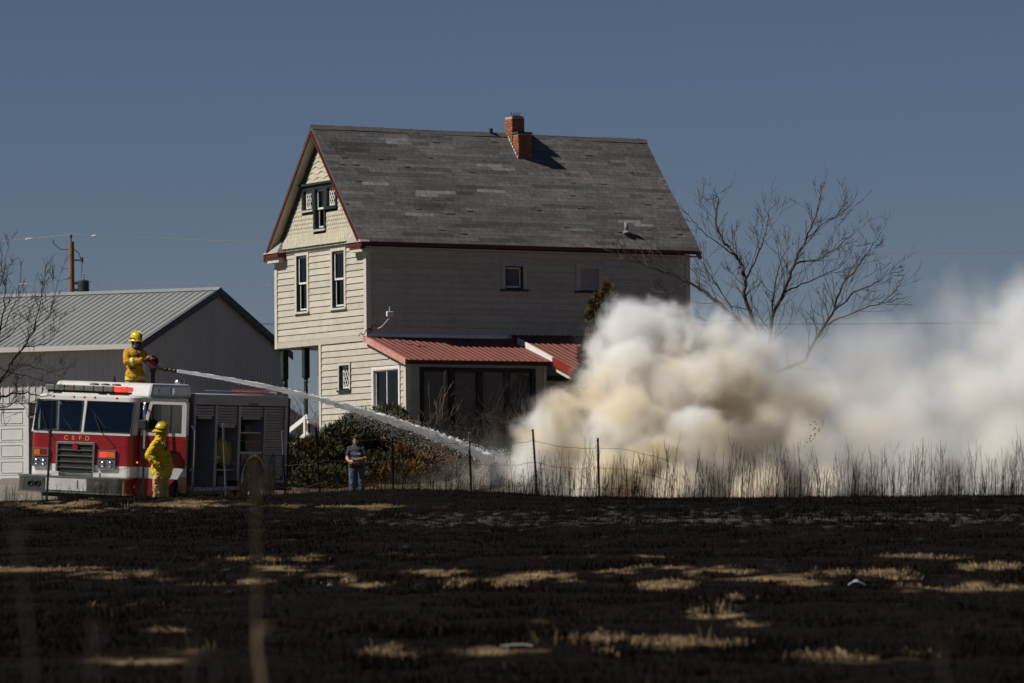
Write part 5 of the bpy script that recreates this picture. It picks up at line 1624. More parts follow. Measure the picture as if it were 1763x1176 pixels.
for t in (.36, .6, .85): MB().lathe([(.03, 0)], 4) if False else MB().ell(nz_a.lerp(nz_b, t) + Vector((0, -.04, .01)), (.02, .012, .014), 8, 6).build('brass_fitting', M_GOLD, gun)

# --- firefighter beside the open cab door
ff2_top = at(283, 727, 92.6)
P2 = Vector((at(275, 727, 92.6).x, 92.6, ff2_top.z - 1.87))
ff2 = empty('person', P2, 'firefighter in lemon yellow coat and helmet standing beside the open cab door', 'person')
hd = Vector((.045, .0, 1.64)); fw2 = Vector((.93, .25, 0))
mb = MB(); head_mesh(mb, hd, fw2)
limb(mb, [(0, 0, 1.38), (.02, 0, 1.0)], [.10, .10]); limb(mb, [(-.0, -.08, .92), (-.03, -.12, .5), (-.04, -.12, .08)], [.10, .07, .05]); limb(mb, [(.03, .10, .92), (.04, .12, .5), (.03, .12, .08)], [.10, .07, .05])
limb(mb, [(-.09, -.16, 1.40), (-.24, -.24, 1.16), (-.02, -.24, .97)], [.065, .05, .035]); limb(mb, [(.0, .17, 1.40), (.03, .25, 1.15), (.14, .2, .95)], [.065, .05, .035])
fuse(mb, 'body', M_SKIN, ff2, .016, 4)
face_bits(ff2, hd, fw2)
mb = MB()
for (x, z, rx, ry) in ((-.01, 1.46, .11, .13), (-.01, 1.36, .165, .215), (.025, 1.22, .205, .225), (.045, 1.08, .225, .235), (.045, .96, .23, .24), (.03, .86, .225, .245)): mb.ell((x, 0, z), (rx, ry, .13), 16, 10)
mb.lathe([(.02, .735), (.215, .735), (.232, .80), (.228, .95), (.1, 1.1)], 24, c=(.03, 0, 0)); limb(mb, [(-.07, -.17, 1.41), (-.235, -.24, 1.15)], [.10, .088]); limb(mb, [(-.235, -.24, 1.15), (-.03, -.26, .985)], [.088, .062])
limb(mb, [(.0, .18, 1.40), (.04, .25, 1.15), (.14, .21, 1.0)], [.10, .085, .065])
fuse(mb, 'coat', M_LEMON, ff2, .013, 4, wrinkle=.036, seed=8, scl=8)
mb = MB(); limb(mb, [(-.02, -.09, .80), (-.045, -.12, .48), (-.05, -.12, .08)], [.125, .115, .105]); limb(mb, [(.05, .09, .80), (.06, .12, .48), (.05, .12, .08)], [.135, .115, .105]); mb.ell((-.06, -.2, .66), (.07, .06, .10), 10, 8)
fuse(mb, 'trousers', M_TANP, ff2, .016, 3, wrinkle=.035, seed=12, scl=9)
ringband(ff2, 'coat_tail_band', (.02, 0, .715), (0, 0, 1), .205, .205, .075, M_TANP)
for x, y in ((-.05, -.12), (.05, .12)):
    mb = MB(); limb(mb, [(x, y, .10), (x + .16, y, .05)], [.075, .05])
    fuse(mb, 'boot', M_BLK, ff2, .016, 3)
mb = MB(); hand(mb, (-.03, -.26, .985), (.8, .1, -.45), (0, 1, .1), (.4, 0, .8), 1.15, .7); fuse(mb, 'hand', M_SKIN, ff2, .009, 2)
mb = MB(); hand(mb, (.14, .21, 1.0), (.8, 0, -.4), (0, 1, 0), (.4, 0, .8), 1.15, .7); fuse(mb, 'hand', M_SKIN, ff2, .009, 2)
mb = MB(); mb.ell(hd + Vector((-.04, 0, -.06)), (.105, .115, .10), 14, 9); mb.ell(hd + Vector((-.05, 0, -.14)), (.125, .135, .07), 14, 9)
fuse(mb, 'neck_flap', M_LEMON, ff2, .012, 2, wrinkle=.02, seed=4)
helmet(ff2, hd + Vector((.0, .0, .04)), fw2, R(10))
MB().tube([(.10, -.12, 1.46), (.13, -.16, 1.36), (.15, -.17, 1.28)], .022, 8).build('radio_mic', M_BLK, ff2, smooth=True)

# --- woman on the grass before the junipers
P3_ = at(613.5, 749, 105)
P3_ = Vector((P3_.x, 105, P3_.z - 1.66))
wo = empty('person', P3_, 'long-haired woman in grey t-shirt and blue jeans standing before the junipers', 'person')
hd = Vector((-.005, 0, 1.525)); fw3 = Vector((-.25, -1, 0))
mb = MB(); head_mesh(mb, hd, fw3, .96)
limb(mb, [(0, 0.01, 1.32), (0, 0.01, .95)], [.07, .08])
limb(mb, [(-.15, 0, 1.32), (-.225, -.03, 1.10), (-.17, -.20, 1.03)], [.045, .043, .030]); limb(mb, [(.15, 0, 1.32), (.215, -.03, 1.10), (.03, -.23, 1.06)], [.045, .043, .030])
limb(mb, [(-.09, 0, .90), (-.10, 0, .48), (-.10, .01, .08)], [.09, .065, .045]); limb(mb, [(.09, 0, .90), (.105, 0, .48), (.10, .01, .08)], [.09, .065, .045])
hand(mb, (-.17, -.20, 1.03), (.6, -.6, -.1), (0, 0, 1), (0, 1, 0), 1.0, 1.0); hand(mb, (.03, -.23, 1.06), (-.9, -.2, 0), (0, 0, 1), (0, 1, 0), 1.0, 1.0)
fuse(mb, 'body', M_SKIN, wo, .010, 3)
face_bits(wo, hd, fw3, .96)
mb = MB()
for (z, rx, ry) in ((1.365, .125, .085), (1.30, .175, .115), (1.20, .165, .14), (1.08, .16, .135), (.97, .185, .14)): mb.ell((0, 0, z), (rx, ry, .10), 16, 10)
limb(mb, [(-.15, 0, 1.335), (-.20, -.015, 1.20)], [.068, .064]); limb(mb, [(.15, 0, 1.335), (.195, -.015, 1.20)], [.068, .064])
fuse(mb, 't_shirt', mat('charcoal_tee', (.045, .047, .055), .9, .15, 8), wo, .012, 4, wrinkle=.014, seed=15)
mb = MB()
for i, (x, z, w, h, c) in enumerate(((-.08, 1.17, .09, .06, (.16, .26, .36)), (.02, 1.18, .08, .05, (.30, .33, .38)), (-.06, 1.11, .16, .025, (.22, .15, .15)))):
    MB().box((x, -.142 + .012 * abs(x), z), (x + w, -.136, z + h)).build('shirt_print', mat('print_%d' % i, c, .8, .5, 30), wo)
mb = MB(); limb(mb, [(-.085, 0, .92), (-.10, 0, .48), (-.10, .01, .10)], [.115, .085, .068]); limb(mb, [(.085, 0, .92), (.105, 0, .48), (.10, .01, .10)], [.115, .085, .068]); mb.ell((0, 0, .92), (.18, .135, .10), 16, 9)
fuse(mb, 'jeans', mat('blue_denim', (.06, .085, .14), .85, .25, 7, dirt=(.13, .17, .25), dirt_amt=.5, dirt_scale=6), wo, .014, 3, wrinkle=.015, seed=17)
for x in (-.10, .10):
    mb = MB(); limb(mb, [(x, .01, .06), (x, -.13, .04)], [.05, .038])
    fuse(mb, 'shoe', mat('brown_shoe', (.10, .06, .04), .7), wo, .012, 2)
mb = MB(); mb.ell(hd + Vector((.012, .012, .055)), (.092, .105, .088), 16, 10); limb(mb, [hd + Vector((.07, .03, .02)), hd + Vector((.10, .02, -.14)), hd + Vector((.13, .0, -.30))], [.05, .062, .045]); limb(mb, [hd + Vector((-.03, .07, .0)), hd + Vector((-.04, .09, -.2))], [.06, .06])
fuse(mb, 'hair', mat('dark_brown_hair', (.022, .013, .009), .6, .3, 30, stretch=(4, 4, .6)), wo, .011, 3, wrinkle=.012, seed=19, scl=20)
MB().tube([(-.085, -.05, 1.60), (-.04, -.095, 1.605), (.03, -.09, 1.605), (.07, -.05, 1.60)], .014, 7).build('sunglasses', M_BLK, wo, smooth=True)
bag = empty('belt_bag', P3_ + Vector((.0, -.17, .92)), 'black bag held at the waist by the woman in jeans', 'bag')
MB().box((-.17, -.06, -.06), (.17, .03, .075)).build('pouch', M_BLK, bag, bevel=.03)
MB().tube([(-.19, .0, .07), (-.08, -.07, .05), (.06, -.07, .03), (.19, .02, .05)], .016, 7).build('strap', mat('grey_strap', (.12, .12, .11), .6), bag)

# ------------------------------------------------------------------ water jet
tip = gun.location + nz_b
end = at(842, 789, 110.0)
N_ = 120
def jet_pt(t):
    p = tip.lerp(end, t)
    p.z += .50 * 4 * t * (1 - t) * .55
    return p
M_WATER = bpy.data.materials.new('aerated_water'); M_WATER.use_nodes = True
_N, _L = M_WATER.node_tree.nodes, M_WATER.node_tree.links
_N.remove(_N['Principled BSDF'])
_d = _N.new('ShaderNodeBsdfDiffuse'); _t = _N.new('ShaderNodeBsdfTranslucent'); _m = _N.new('ShaderNodeMixShader')
_z = _N.new('ShaderNodeTexNoise'); _z.inputs['Scale'].default_value = 12
_r = _N.new('ShaderNodeMapRange'); _r.inputs[3].default_value = .92; _r.inputs[4].default_value = .99
_L.new(_z.outputs[0], _r.inputs[0]); _L.new(_r.outputs[0], _d.inputs[0]); _L.new(_r.outputs[0], _t.inputs[0])
_m.inputs[0].default_value = .45
_b = _N.new('ShaderNodeBump'); _b.inputs['Strength'].default_value = 1.0; _b.inputs['Distance'].default_value = .05
_z2 = _N.new('ShaderNodeTexNoise'); _z2.inputs['Scale'].default_value = 38
_L.new(_z2.outputs[0], _b.inputs['Height']); _L.new(_b.outputs[0], _d.inputs['Normal']); _L.new(_b.outputs[0], _t.inputs['Normal'])
_L.new(_d.outputs[0], _m.inputs[1]); _L.new(_t.outputs[0], _m.inputs[2]); _L.new(_m.outputs[0], _N['Material Output'].inputs[0])
g_ = np.random.default_rng(3)
mb = MB(); pts = []; rad = []
for i in range(N_ + 1):
    t = i / N_
    pts.append(jet_pt(t)); rad.append(.034 + .066 * t)
n_ = 9
jet = empty('water_jet', tip, 'white jet of water arching from the deck gun into the smoke', 'water')
V = []; Fq = []
for i, (p, r) in enumerate(zip(pts, rad)):
    tg = (pts[min(i + 1, N_)] - pts[max(i - 1, 0)]).normalized(); u = tg.orthogonal().normalized(); w = tg.cross(u)
    for k in range(n_):
        a = 2 * math.pi * k / n_
        rr = r * (1 + (g_.random() - .5) * (.35 + 1.1 * i / N_))
        V.append(p - tip + (u * math.cos(a) + w * math.sin(a)) * rr)
for i in range(N_):
    for k in range(n_): Fq.append((i * n_ + k, i * n_ + (k + 1) % n_, (i + 1) * n_ + (k + 1) % n_, (i + 1) * n_ + k))
o = MB().add(V, Fq).build('stream', M_WATER, jet, smooth=True)


def drops(name, P, r, m, parent):
    """many tiny tetrahedra"""
    P = np.asarray(P); n = len(P)
    b = np.array([[1, 1, 1], [1, -1, -1], [-1, 1, -1], [-1, -1, 1.0]]) * .6
    rr = np.asarray(r)[:, None, None]
    V = P[:, None, :] + b[None] * rr * (.7 + .6 * g_.random((n, 4, 1)))
    f = np.array([[0, 1, 2], [0, 3, 1], [0, 2, 3], [1, 3, 2]])
    Fc = (np.arange(n)[:, None, None] * 4 + f[None]).reshape(-1, 3)
    return link(name, np_mesh(name, V.reshape(-1, 3), Fc), m, parent)


t = g_.random(9000) ** .6
base = np.array([tuple(jet_pt(x)) for x in t]) - np.array(tip)
sp = g_.normal(size=(len(t), 3)) * (.014 + .060 * t[:, None] ** 1.3)
drops('ragged_edge', base + sp, .006 + .020 * t * g_.random(len(t)) ** 2, M_WATER, jet)['kind'] = 'stuff'
t = .40 + .60 * g_.random(7000)
base = np.array([tuple(jet_pt(x)) for x in t]) - np.array(tip)
fall = g_.random(len(t)) ** 1.3 * (t - .42) * 1.6
sp = g_.normal(size=(len(t), 3)) * .14
sp[:, 2] -= fall; sp[:, 0] += fall * .3
drops('falling_drops', base + sp, .0025 + .0045 * g_.random(len(t)), M_WATER, jet)['kind'] = 'stuff'
# splash where it lands
sp = np.abs(g_.normal(size=(1500, 3))) * np.array([.55, .4, .16]) + np.array([-.1, -.2, -.12])
drops('splash', sp + np.array(end - tip), .004 + .008 * g_.random(1500), M_WATER, jet)['kind'] = 'stuff'

# ------------------------------------------------------------------ vegetation, fence and small things
M_BARK = mat('grey_brown_bark', (.062, .046, .038), .9, .3, 8, bump=.4, bscale=20)
M_BARKDK = mat('dark_twig_bark', (.035, .022, .020), .9, .3, 8)


def grow_twigs(mb, p, d, L_, r, depth, r_, spread=.65, up=.15, nseg=4, child=(3, 5), minr=.004, flat=1.0):
    pts = [Vector(p)]; dd = Vector(d).normalized(); rad = [r]
    for i in range(nseg):
        dd = (dd + Vector((r_.gauss(0, .16), r_.gauss(0, .16) * flat, r_.gauss(0, .12) + up * .25))).normalized()
        pts.append(pts[-1] + dd * L_ / nseg); rad.append(max(minr, r * (1 - .75 * (i + 1) / nseg)))
    mb.tube(pts, rad, 5 if r > .02 else 3, cap=False)
    if depth <= 0: return
    n = r_.randint(*child)
    for k in range(n):
        t = r_.uniform(.25, 1.0) * nseg; i = min(int(t), nseg - 1); q = pts[i].lerp(pts[i + 1], t - i)
        ax = Vector((r_.gauss(0, 1), r_.gauss(0, 1) * flat, r_.gauss(0, .6) + up)).normalized()
        nd = (dd + ax * spread).normalized()
        grow_twigs(mb, q, nd, L_ * r_.uniform(.45, .72), max(minr, rad[i] * .62), depth - 1, r_, spread, up, nseg, child, minr, flat)


def guided_tree(name, trunk, limbs, label, Y, seed, r0, twig_every=.33, twig_len=1.0, minr=.006, depth=2, base=None, m=M_BARK, twig_spread=.75, group=None):
    """trunk and limbs given as photograph polylines at distance Y"""
    r_ = random.Random(seed)
    b = base or at(*trunk[0], Y)
    t = empty(name, b, label, 'tree', group)
    def P(x, y, dy=0.0): return at(x, y, Y + dy) - b
    mb = MB(); tp = [P(*q) for q in trunk]
    if base is not None: tp = [Vector((0, 0, -.3))] + tp
    mb.tube(tp, [r0 * (1 - .35 * i / max(1, len(tp) - 1)) for i in range(len(tp))], 10)
    mb.build('trunk', m, t, smooth=True)
    cr = MB()
    for (px, r, dyr) in limbs:
        drift = r_.uniform(-dyr, dyr)
        n = len(px); raw = [P(x, y, drift * i / (n - 1)) for i, (x, y) in enumerate(px)]
        pts = []; rad = []
        for i in range(n - 1):
            for k in range(4):
                s = k / 4; q = raw[i].lerp(raw[i + 1], s)
                if i or k: q = q + Vector((r_.gauss(0, .02), r_.gauss(0, .03), r_.gauss(0, .02)))
                pts.append(q)
        pts.append(raw[-1]); m_ = len(pts)
        rad = [max(minr, r * (1 - .88 * i / (m_ - 1))) for i in range(m_)]
        cr.tube(pts, rad, 7, cap=False)
        acc = 0
        for i in range(2, m_ - 1):
            seg = (pts[i + 1] - pts[i]); acc += seg.length
            while acc > twig_every:
                acc -= twig_every
                d = seg.normalized(); ax = Vector((r_.gauss(0, 1), r_.gauss(0, .7), r_.gauss(.35, .8))).normalized()
                nd = (d * .75 + ax * twig_spread).normalized()
                f = 1 - .55 * i / m_
                grow_twigs(cr, pts[i], nd, twig_len * r_.uniform(.5, 1.25) * f, max(minr, min(rad[i] * .5, .016)), r_.choice([depth, depth - 1]), r_, .62, .25, 4, (2, 4), minr)
        grow_twigs(cr, pts[-1], (pts[-1] - pts[-2]), twig_len * .6, rad[-1], depth - 1, r_, .6, .25, 4, (2, 4), minr)
    cr.build('branches', m, t, smooth=False)
    return t


def c6(pts): return [(1000 + x / 2.31, 300 + y / 2.31) for x, y in pts]
b_ = at(1322, 830, 118.5); b_.z = float(gz(b_.x, 118.5))
guided_tree('bare_tree', [(1324, 700), (1326, 640)],
            [(c6([(755, 790), (690, 640), (610, 570), (520, 490), (430, 430), (330, 390), (200, 340), (100, 300)]), 0.066, 1.4),
             (c6([(755, 790), (690, 600), (650, 490), (655, 400), (620, 330), (570, 270), (530, 180), (550, 100), (530, 65)]), 0.062, 1.0),
             (c6([(755, 790), (748, 640), (765, 560), (810, 460), (850, 360), (890, 260), (930, 170), (965, 50)]), 0.070, .8),
             (c6([(755, 800), (890, 740), (940, 650), (1000, 560), (1040, 440), (1130, 330), (1190, 240)]), 0.054, 1.2),
             (c6([(980, 600), (1100, 540), (1200, 510), (1285, 435)]), 0.027, .8),
             (c6([(850, 360), (960, 335), (1040, 270), (1100, 225)]), 0.027, .8),
             (c6([(655, 420), (700, 330), (740, 230), (752, 120)]), 0.027, .8),
             (c6([(760, 600), (770, 480), (790, 350), (770, 250)]), 0.027, .8),
             (c6([(810, 470), (900, 430), (1000, 385), (1090, 330)]), 0.025, .8),
             (c6([(1010, 540), (1090, 470), (1170, 430), (1250, 385)]), 0.024, .8),
             (c6([(620, 570), (560, 470), (500, 380), (470, 270)]), 0.024, .8),
             (c6([(890, 262), (960, 200), (1010, 170), (1065, 130)]), 0.020, .6),
             (c6([(430, 430), (360, 470), (330, 500)]), 0.018, .5), (c6([(610, 320), (520, 260), (460, 200), (440, 180)]), 0.019, .6)],
            'wide bare leafless tree standing right of the house in smoke', 118.5, 5, .14, .15, 1.0, .0048, 2, base=b_, twig_spread=.66)
# smaller bare tree reaching in from the left before the engine
b2 = at(-70, 880, 90.5); b2.z = float(gz(b2.x, 90.5))
def c1(pts): return [(x / 3.458, 540 + y / 3.458) for x, y in pts]
guided_tree('bare_sapling', [(-60, 800), (-45, 700)],
            [(c1([(-150, 560), (0, 420), (60, 300), (140, 200), (195, 110), (235, -60), (260, -200)]), .030, .5),
             (c1([(-150, 560), (0, 500), (90, 478), (170, 470), (250, 500), (310, 480)]), .030, .5),
             (c1([(-180, 560), (-60, 250), (0, 100), (30, -80), (50, -260)]), .034, .5),
             (c1([(-160, 560), (20, 560), (100, 520), (150, 560), (170, 620)]), .016, .4),
             (c1([(-180, 500), (-60, 60), (-20, -150), (10, -350)]), .030, .5),
             (c1([(60, 300), (180, 300), (280, 350), (370, 330)]), .014, .4), (c1([(140, 200), (260, 180), (340, 110), (370, 20)]), .014, .4), (c1([(0, 430), (10, 560), (25, 640)]), .014, .3),
             (c1([(120, 230), (200, 100), (250, -50), (270, -250)]), .013, .3), (c1([(200, 110), (290, 20), (330, -120), (370, -260)]), .012, .3), (c1([(0, 100), (90, -60), (120, -220)]), .013, .3),
             (c1([(-60, 0), (10, -200), (60, -420)]), .016, .3), (c1([(-80, 300), (60, 350), (200, 390), (330, 420)]), .014, .3), (c1([(-40, 200), (60, 130), (170, 20), (210, -120)]), .014, .3)],
            'bare red-brown sapling reaching in at the left edge before the shed', 90.5, 9, .05, .15, .55, .0036, 2, base=b2, m=M_BARKDK)
# far bare trees seen through the porch
for i, (x, top, sc) in enumerate(((506, 735, 1.0), (519, 712, 1.3), (537, 728, 1.1))):
    b3 = at(x, 800, 300); b3.z = float(gz(b3.x, 300))
    r_ = random.Random(40 + i); h = at(x, top, 300).z - b3.z
    t = empty('distant_tree', b3, ['lowest far bare tree seen through the porch by the engine', 'tallest far bare tree seen in the middle of the porch', 'far bare tree seen through the porch by the wall'][i], 'tree', 'far trees behind the porch')
    MB().tube([(0, 0, -.2), (0, 0, h * .5)], [.16, .1], 7).build('trunk', M_BARK, t)
    cr = MB()
    for k in range(7): grow_twigs(cr, (0, 0, h * r_.uniform(.25, .5)), (r_.gauss(0, .45), r_.gauss(0, .45), 1), h * .5, .06, 2, r_, .6, .3, 4, (3, 4), .014)
    cr.build('branches', M_BARK, t)


# --- evergreen shrubs: sprays of narrow leaves over a lumpy dark core
def evergreen(name, blobs, Y, label, n, cols, seed, size=.10, cat='shrub', group=None, droop=.0, trunk=None, core=.80):
    g = np.random.default_rng(seed)
    c0 = at(blobs[0][0], blobs[0][1], Y); base = Vector((c0.x, Y, float(gz(c0.x, Y))))
    t = empty(name, base, label, cat, group)
    B = []
    for q in blobs:
        x, y, rx, ry = q[:4]; dy = q[4] if len(q) > 4 else 0
        c = at(x, y, Y + dy) - base; s = (Y + dy) / F_PX
        B.append((np.array(c), np.array([rx * s, rx * s * .9, ry * s])))
    mb = MB()
    for c, r in B: mb.ell(c, r * core, 12, 8)
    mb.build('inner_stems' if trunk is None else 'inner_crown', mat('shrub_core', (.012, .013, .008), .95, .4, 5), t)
    w = np.array([r[0] * r[2] for c, r in B]); w = w / w.sum()
    k = g.choice(len(B), n, p=w)
    C_ = np.array([b[0] for b in B])[k]; Rr = np.array([b[1] for b in B])[k]
    d = g.normal(size=(n, 3)); d /= np.linalg.norm(d, axis=1)[:, None]
    d[:, 1] = np.where(g.random(n) < .7, -np.abs(d[:, 1]), d[:, 1])
    lump = 1 + .30 * (fbm(d[:, 0] * 2.2 + C_[:, 0] * 3 + 9, d[:, 2] * 2.2 + C_[:, 2] * 2 + 5, seed, 3) - .5) * 2
    P = C_ + d * Rr * lump[:, None] * (.80 + .28 * g.random((n, 1)))
    keep = P[:, 2] > -.25
    P, d = P[keep], d[keep]; n = len(P)
    # each spray: 6 leaves
    m = 6
    dirs = d[:, None, :] * .8 + g.normal(size=(n, m, 3)) * .55 + np.array([0, 0, .45 - droop])
    dirs /= np.linalg.norm(dirs, axis=2)[:, :, None]
    L_ = size * (.5 + .9 * g.random((n, m, 1)))
    sd = np.cross(dirs, g.normal(size=(n, m, 3))); sd /= np.linalg.norm(sd, axis=2)[:, :, None] + 1e-6
    W_ = L_ * .14
    p0 = P[:, None, :] + g.normal(size=(n, m, 3)) * size * .25
    V = np.stack([p0 - sd * W_, p0 + sd * W_, p0 + dirs * L_ + sd * W_ * .3, p0 + dirs * L_ * 1.1 - sd * W_ * .3], 2)
    tone = cols(P + np.array(base), g, n)
    c = np.repeat(np.repeat(tone[:, None, None, :], m, 1), 4, 2) * (.7 + .6 * g.random((n, m, 1, 1)))
    N4 = n * m
    Fc = np.arange(N4 * 4).reshape(-1, 4)
    link('foliage', np_mesh('foliage', V.reshape(-1, 3), Fc, c.reshape(-1, 3)), mat('evergreen_leaf', (.05, .05, .02), .75, .15, 3, attr='tone', spec=.2), t)
    if trunk: MB().tube([(0, 0, -.2), (0, 0, trunk)], [.12, .05], 8).build('trunk', M_BARK, t)
    return t


def cjun(P, g, n):
    f = fbm(P[:, 0] * 1.6 + 3, P[:, 2] * 1.9, 71, 3)
    brown = sstep(.52, .72, f + (P[:, 0] + 2.2) * .06 + .10 * (g.random(n) - .5))[:, None]
    green = np.array([.050, .052, .018]) * (.5 + 1.0 * g.random((n, 1)))
    bro = np.array([.135, .072, .020]) * (.5 + .9 * g.random((n, 1)))
    return green * (1 - brown) + bro * brown


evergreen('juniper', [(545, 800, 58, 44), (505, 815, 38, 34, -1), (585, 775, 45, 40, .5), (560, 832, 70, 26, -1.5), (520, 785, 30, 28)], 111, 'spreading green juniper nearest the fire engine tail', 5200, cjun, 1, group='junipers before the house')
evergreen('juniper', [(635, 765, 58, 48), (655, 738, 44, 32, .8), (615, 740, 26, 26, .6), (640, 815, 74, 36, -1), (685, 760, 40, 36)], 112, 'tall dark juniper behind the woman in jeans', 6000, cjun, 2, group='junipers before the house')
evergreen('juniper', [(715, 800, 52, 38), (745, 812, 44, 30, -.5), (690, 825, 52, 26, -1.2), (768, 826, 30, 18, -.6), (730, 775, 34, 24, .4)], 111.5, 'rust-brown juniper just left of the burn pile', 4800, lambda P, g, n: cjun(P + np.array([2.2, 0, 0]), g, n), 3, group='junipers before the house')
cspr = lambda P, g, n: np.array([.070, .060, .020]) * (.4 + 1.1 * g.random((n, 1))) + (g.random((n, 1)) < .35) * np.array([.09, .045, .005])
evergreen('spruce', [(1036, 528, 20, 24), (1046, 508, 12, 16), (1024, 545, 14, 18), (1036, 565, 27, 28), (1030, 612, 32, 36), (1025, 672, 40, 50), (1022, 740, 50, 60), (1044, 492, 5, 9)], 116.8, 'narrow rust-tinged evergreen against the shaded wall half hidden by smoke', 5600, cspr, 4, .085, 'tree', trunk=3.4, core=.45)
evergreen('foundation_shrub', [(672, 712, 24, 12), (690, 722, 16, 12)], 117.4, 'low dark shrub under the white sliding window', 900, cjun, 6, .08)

# --- bare brush before the sunroom
def brush(name, boxes, Y, label, n, seed, L_, m, up=.5, r=.010):
    r_ = random.Random(seed); c = at(boxes[0][0], boxes[0][1], Y); base = Vector((c.x, Y, float(gz(c.x, Y))))
    t = empty(name, base, label, 'shrub', 'bare brush by the sunroom')
    cr = MB()
    for k in range(n):
        x, y, rx, ry = r_.choice(boxes)
        p = at(x + r_.uniform(-rx, rx), y + r_.uniform(-ry, ry), Y + r_.uniform(-.8, .8)) - base
        grow_twigs(cr, p, (r_.gauss(0, .8), r_.gauss(0, .4), up + r_.gauss(0, .5)), L_ * r_.uniform(.5, 1.2), r, 1, r_, .8, .1, 4, (2, 4), .004)
    cr.build('stems', m, t)
    return t


M_BRUSH = mat('dark_brush', (.030, .023, .018), .9, .4, 6)
brush('bare_shrub', [(865, 745, 40, 34), (830, 765, 40, 26), (890, 760, 24, 30)], 116.5, 'dark tangled bare shrub before the glazed sunroom panes', 120, 3, .8, M_BRUSH)
brush('bare_shrub', [(760, 770, 44, 26), (800, 790, 40, 22)], 115.5, 'low dark bare shrub between junipers and sunroom', 110, 4, .7, M_BRUSH)
brush('bare_shrub', [(742, 735, 18, 16), (752, 720, 10, 12)], 116.8, 'thin pale-twigged shrub against the first sunroom pane', 12, 5, .75, mat('pale_twig', (.13, .095, .065), .9, .3, 6), 1.4, .006)
brush('bare_shrub', [(905, 740, 10, 14)], 116.2, 'small straw-coloured twiggy shrub at sunroom corner', 22, 6, .5, mat('pale_twig', (.13, .095, .065), .9, .3, 6), .8, .006)

# --- burn pile the jet is aimed at, straw heap, grey tarp mound
def mound(name, x, y, Y, rx, h, label, cat, m, seed, ry=None, peak=1.0):
    c = at(x, y, Y); b = Vector((c.x, Y, float(gz(c.x, Y)) - .05)); n = 36
    g = np.random.default_rng(seed); us = np.linspace(-1, 1, n); U, V_ = np.meshgrid(us, us); rr = np.sqrt(U ** 2 + V_ ** 2)
    Z = h * np.clip(1 - rr ** peak, 0, 1) * (1 + .5 * (fbm(U * 3 + seed, V_ * 3, seed, 4) - .5)) + h * .35 * (fbm(U * 7 + seed, V_ * 7, seed + 3, 3) - .5) * (rr < 1)
    Z = np.where(rr >= 1, -.1, Z)
    idx = np.arange(n * n).reshape(n, n)
    f = np.stack([idx[:-1, :-1], idx[:-1, 1:], idx[1:, 1:], idx[1:, :-1]], -1).reshape(-1, 4)
    me = np_mesh(name, np.stack([U * rx, V_ * (ry or rx), Z], -1).reshape(-1, 3), f)
    o = link(name, me, m, smooth=True); o.location = b
    tag(o, label, cat)
    return o


bp = mound('burn_pile', 872, 800, 110.2, 1.5, .62, 'charred brown burn pile struck by the water jet', 'burn pile', mat('charred_litter', (.075, .055, .045), .95, .5, 6, bump=.8, bscale=18), 3, 1.2)
mb = MB(); r_ = random.Random(8)
for k in range(70):
    a = r_.uniform(0, 6.28); q = r_.uniform(0, 1.2); p = Vector((q * math.cos(a), q * math.sin(a), .55 * (1 - q / 1.5)))
    grow_twigs(mb, p, (r_.gauss(0, 1), r_.gauss(0, 1), r_.uniform(0, .7)), .4, .010, 0, r_)
mb.build('charred_sticks', M_BRUSH, bp, kind='stuff')
sh = mound('straw_heap', 738, 841, 96.0, .95, .30, 'low golden heap of loose straw on the crest', 'straw heap', mat('golden_straw', (.30, .19, .07), .9, .4, 12, bump=.8, bscale=40), 5, .6)
gs = np.random.default_rng(9)
mb = MB()
for k in range(420):
    a, q = gs.random() * 6.28, gs.random() ** .6
    p = Vector((.95 * q * math.cos(a), .6 * q * math.sin(a), .32 * (1 - q) + .02)); d = Vector(gs.normal(size=3)); d.z = abs(d.z) * .5; d.normalize()
    mb.tube([p, p + d * .16], .005, 3, cap=False)
mb.build('loose_straws', strawm, sh, kind='stuff')
mound('debris_mound', 797, 838, 98.5, .62, .62, 'grey ashy mound of debris beside a fence post', 'debris mound', mat('grey_ash', (.085, .08, .08), .95, .3, 8, bump=.5), 7, .5, .9)

# --- fence
M_POST = mat('dark_green_post', (.018, .020, .022), .6, .3, 8, metal=.2)
M_TIP = mat('worn_white_tip', (.36, .37, .38), .5, .2, 8)
POSTS = [((92, 691), (80, 874), 80.5, .0, 'tall leaning fence post before the headlights at far left'), ((250, 742), (246, 862), 86, .22, 'pale-tipped fence post before the man beside the cab'),
         ((383, 729), (389, 852), 87, .95, 'bare grey steel fence post before the open lockers'), ((485, 742), (491, 852), 87, .3, 'thin fence post at the tail of the fire engine'),
         ((542, 728), (551, 852), 86.5, .05, 'leaning fence post before the nearest juniper'), ((674, 737), (676, 852), 86.5, .12, 'upright fence post right of the woman'),
         ((806, 744), (811, 855), 86.5, .24, 'pale-tipped fence post by the end of the water jet'), ((916, 739), (925, 858), 86, .0, 'thick leaning fence post at the left edge of the smoke'),
         ((1028, 754), (1031, 864), 86, .0, 'last fence post standing inside the smoke')]
tops = []
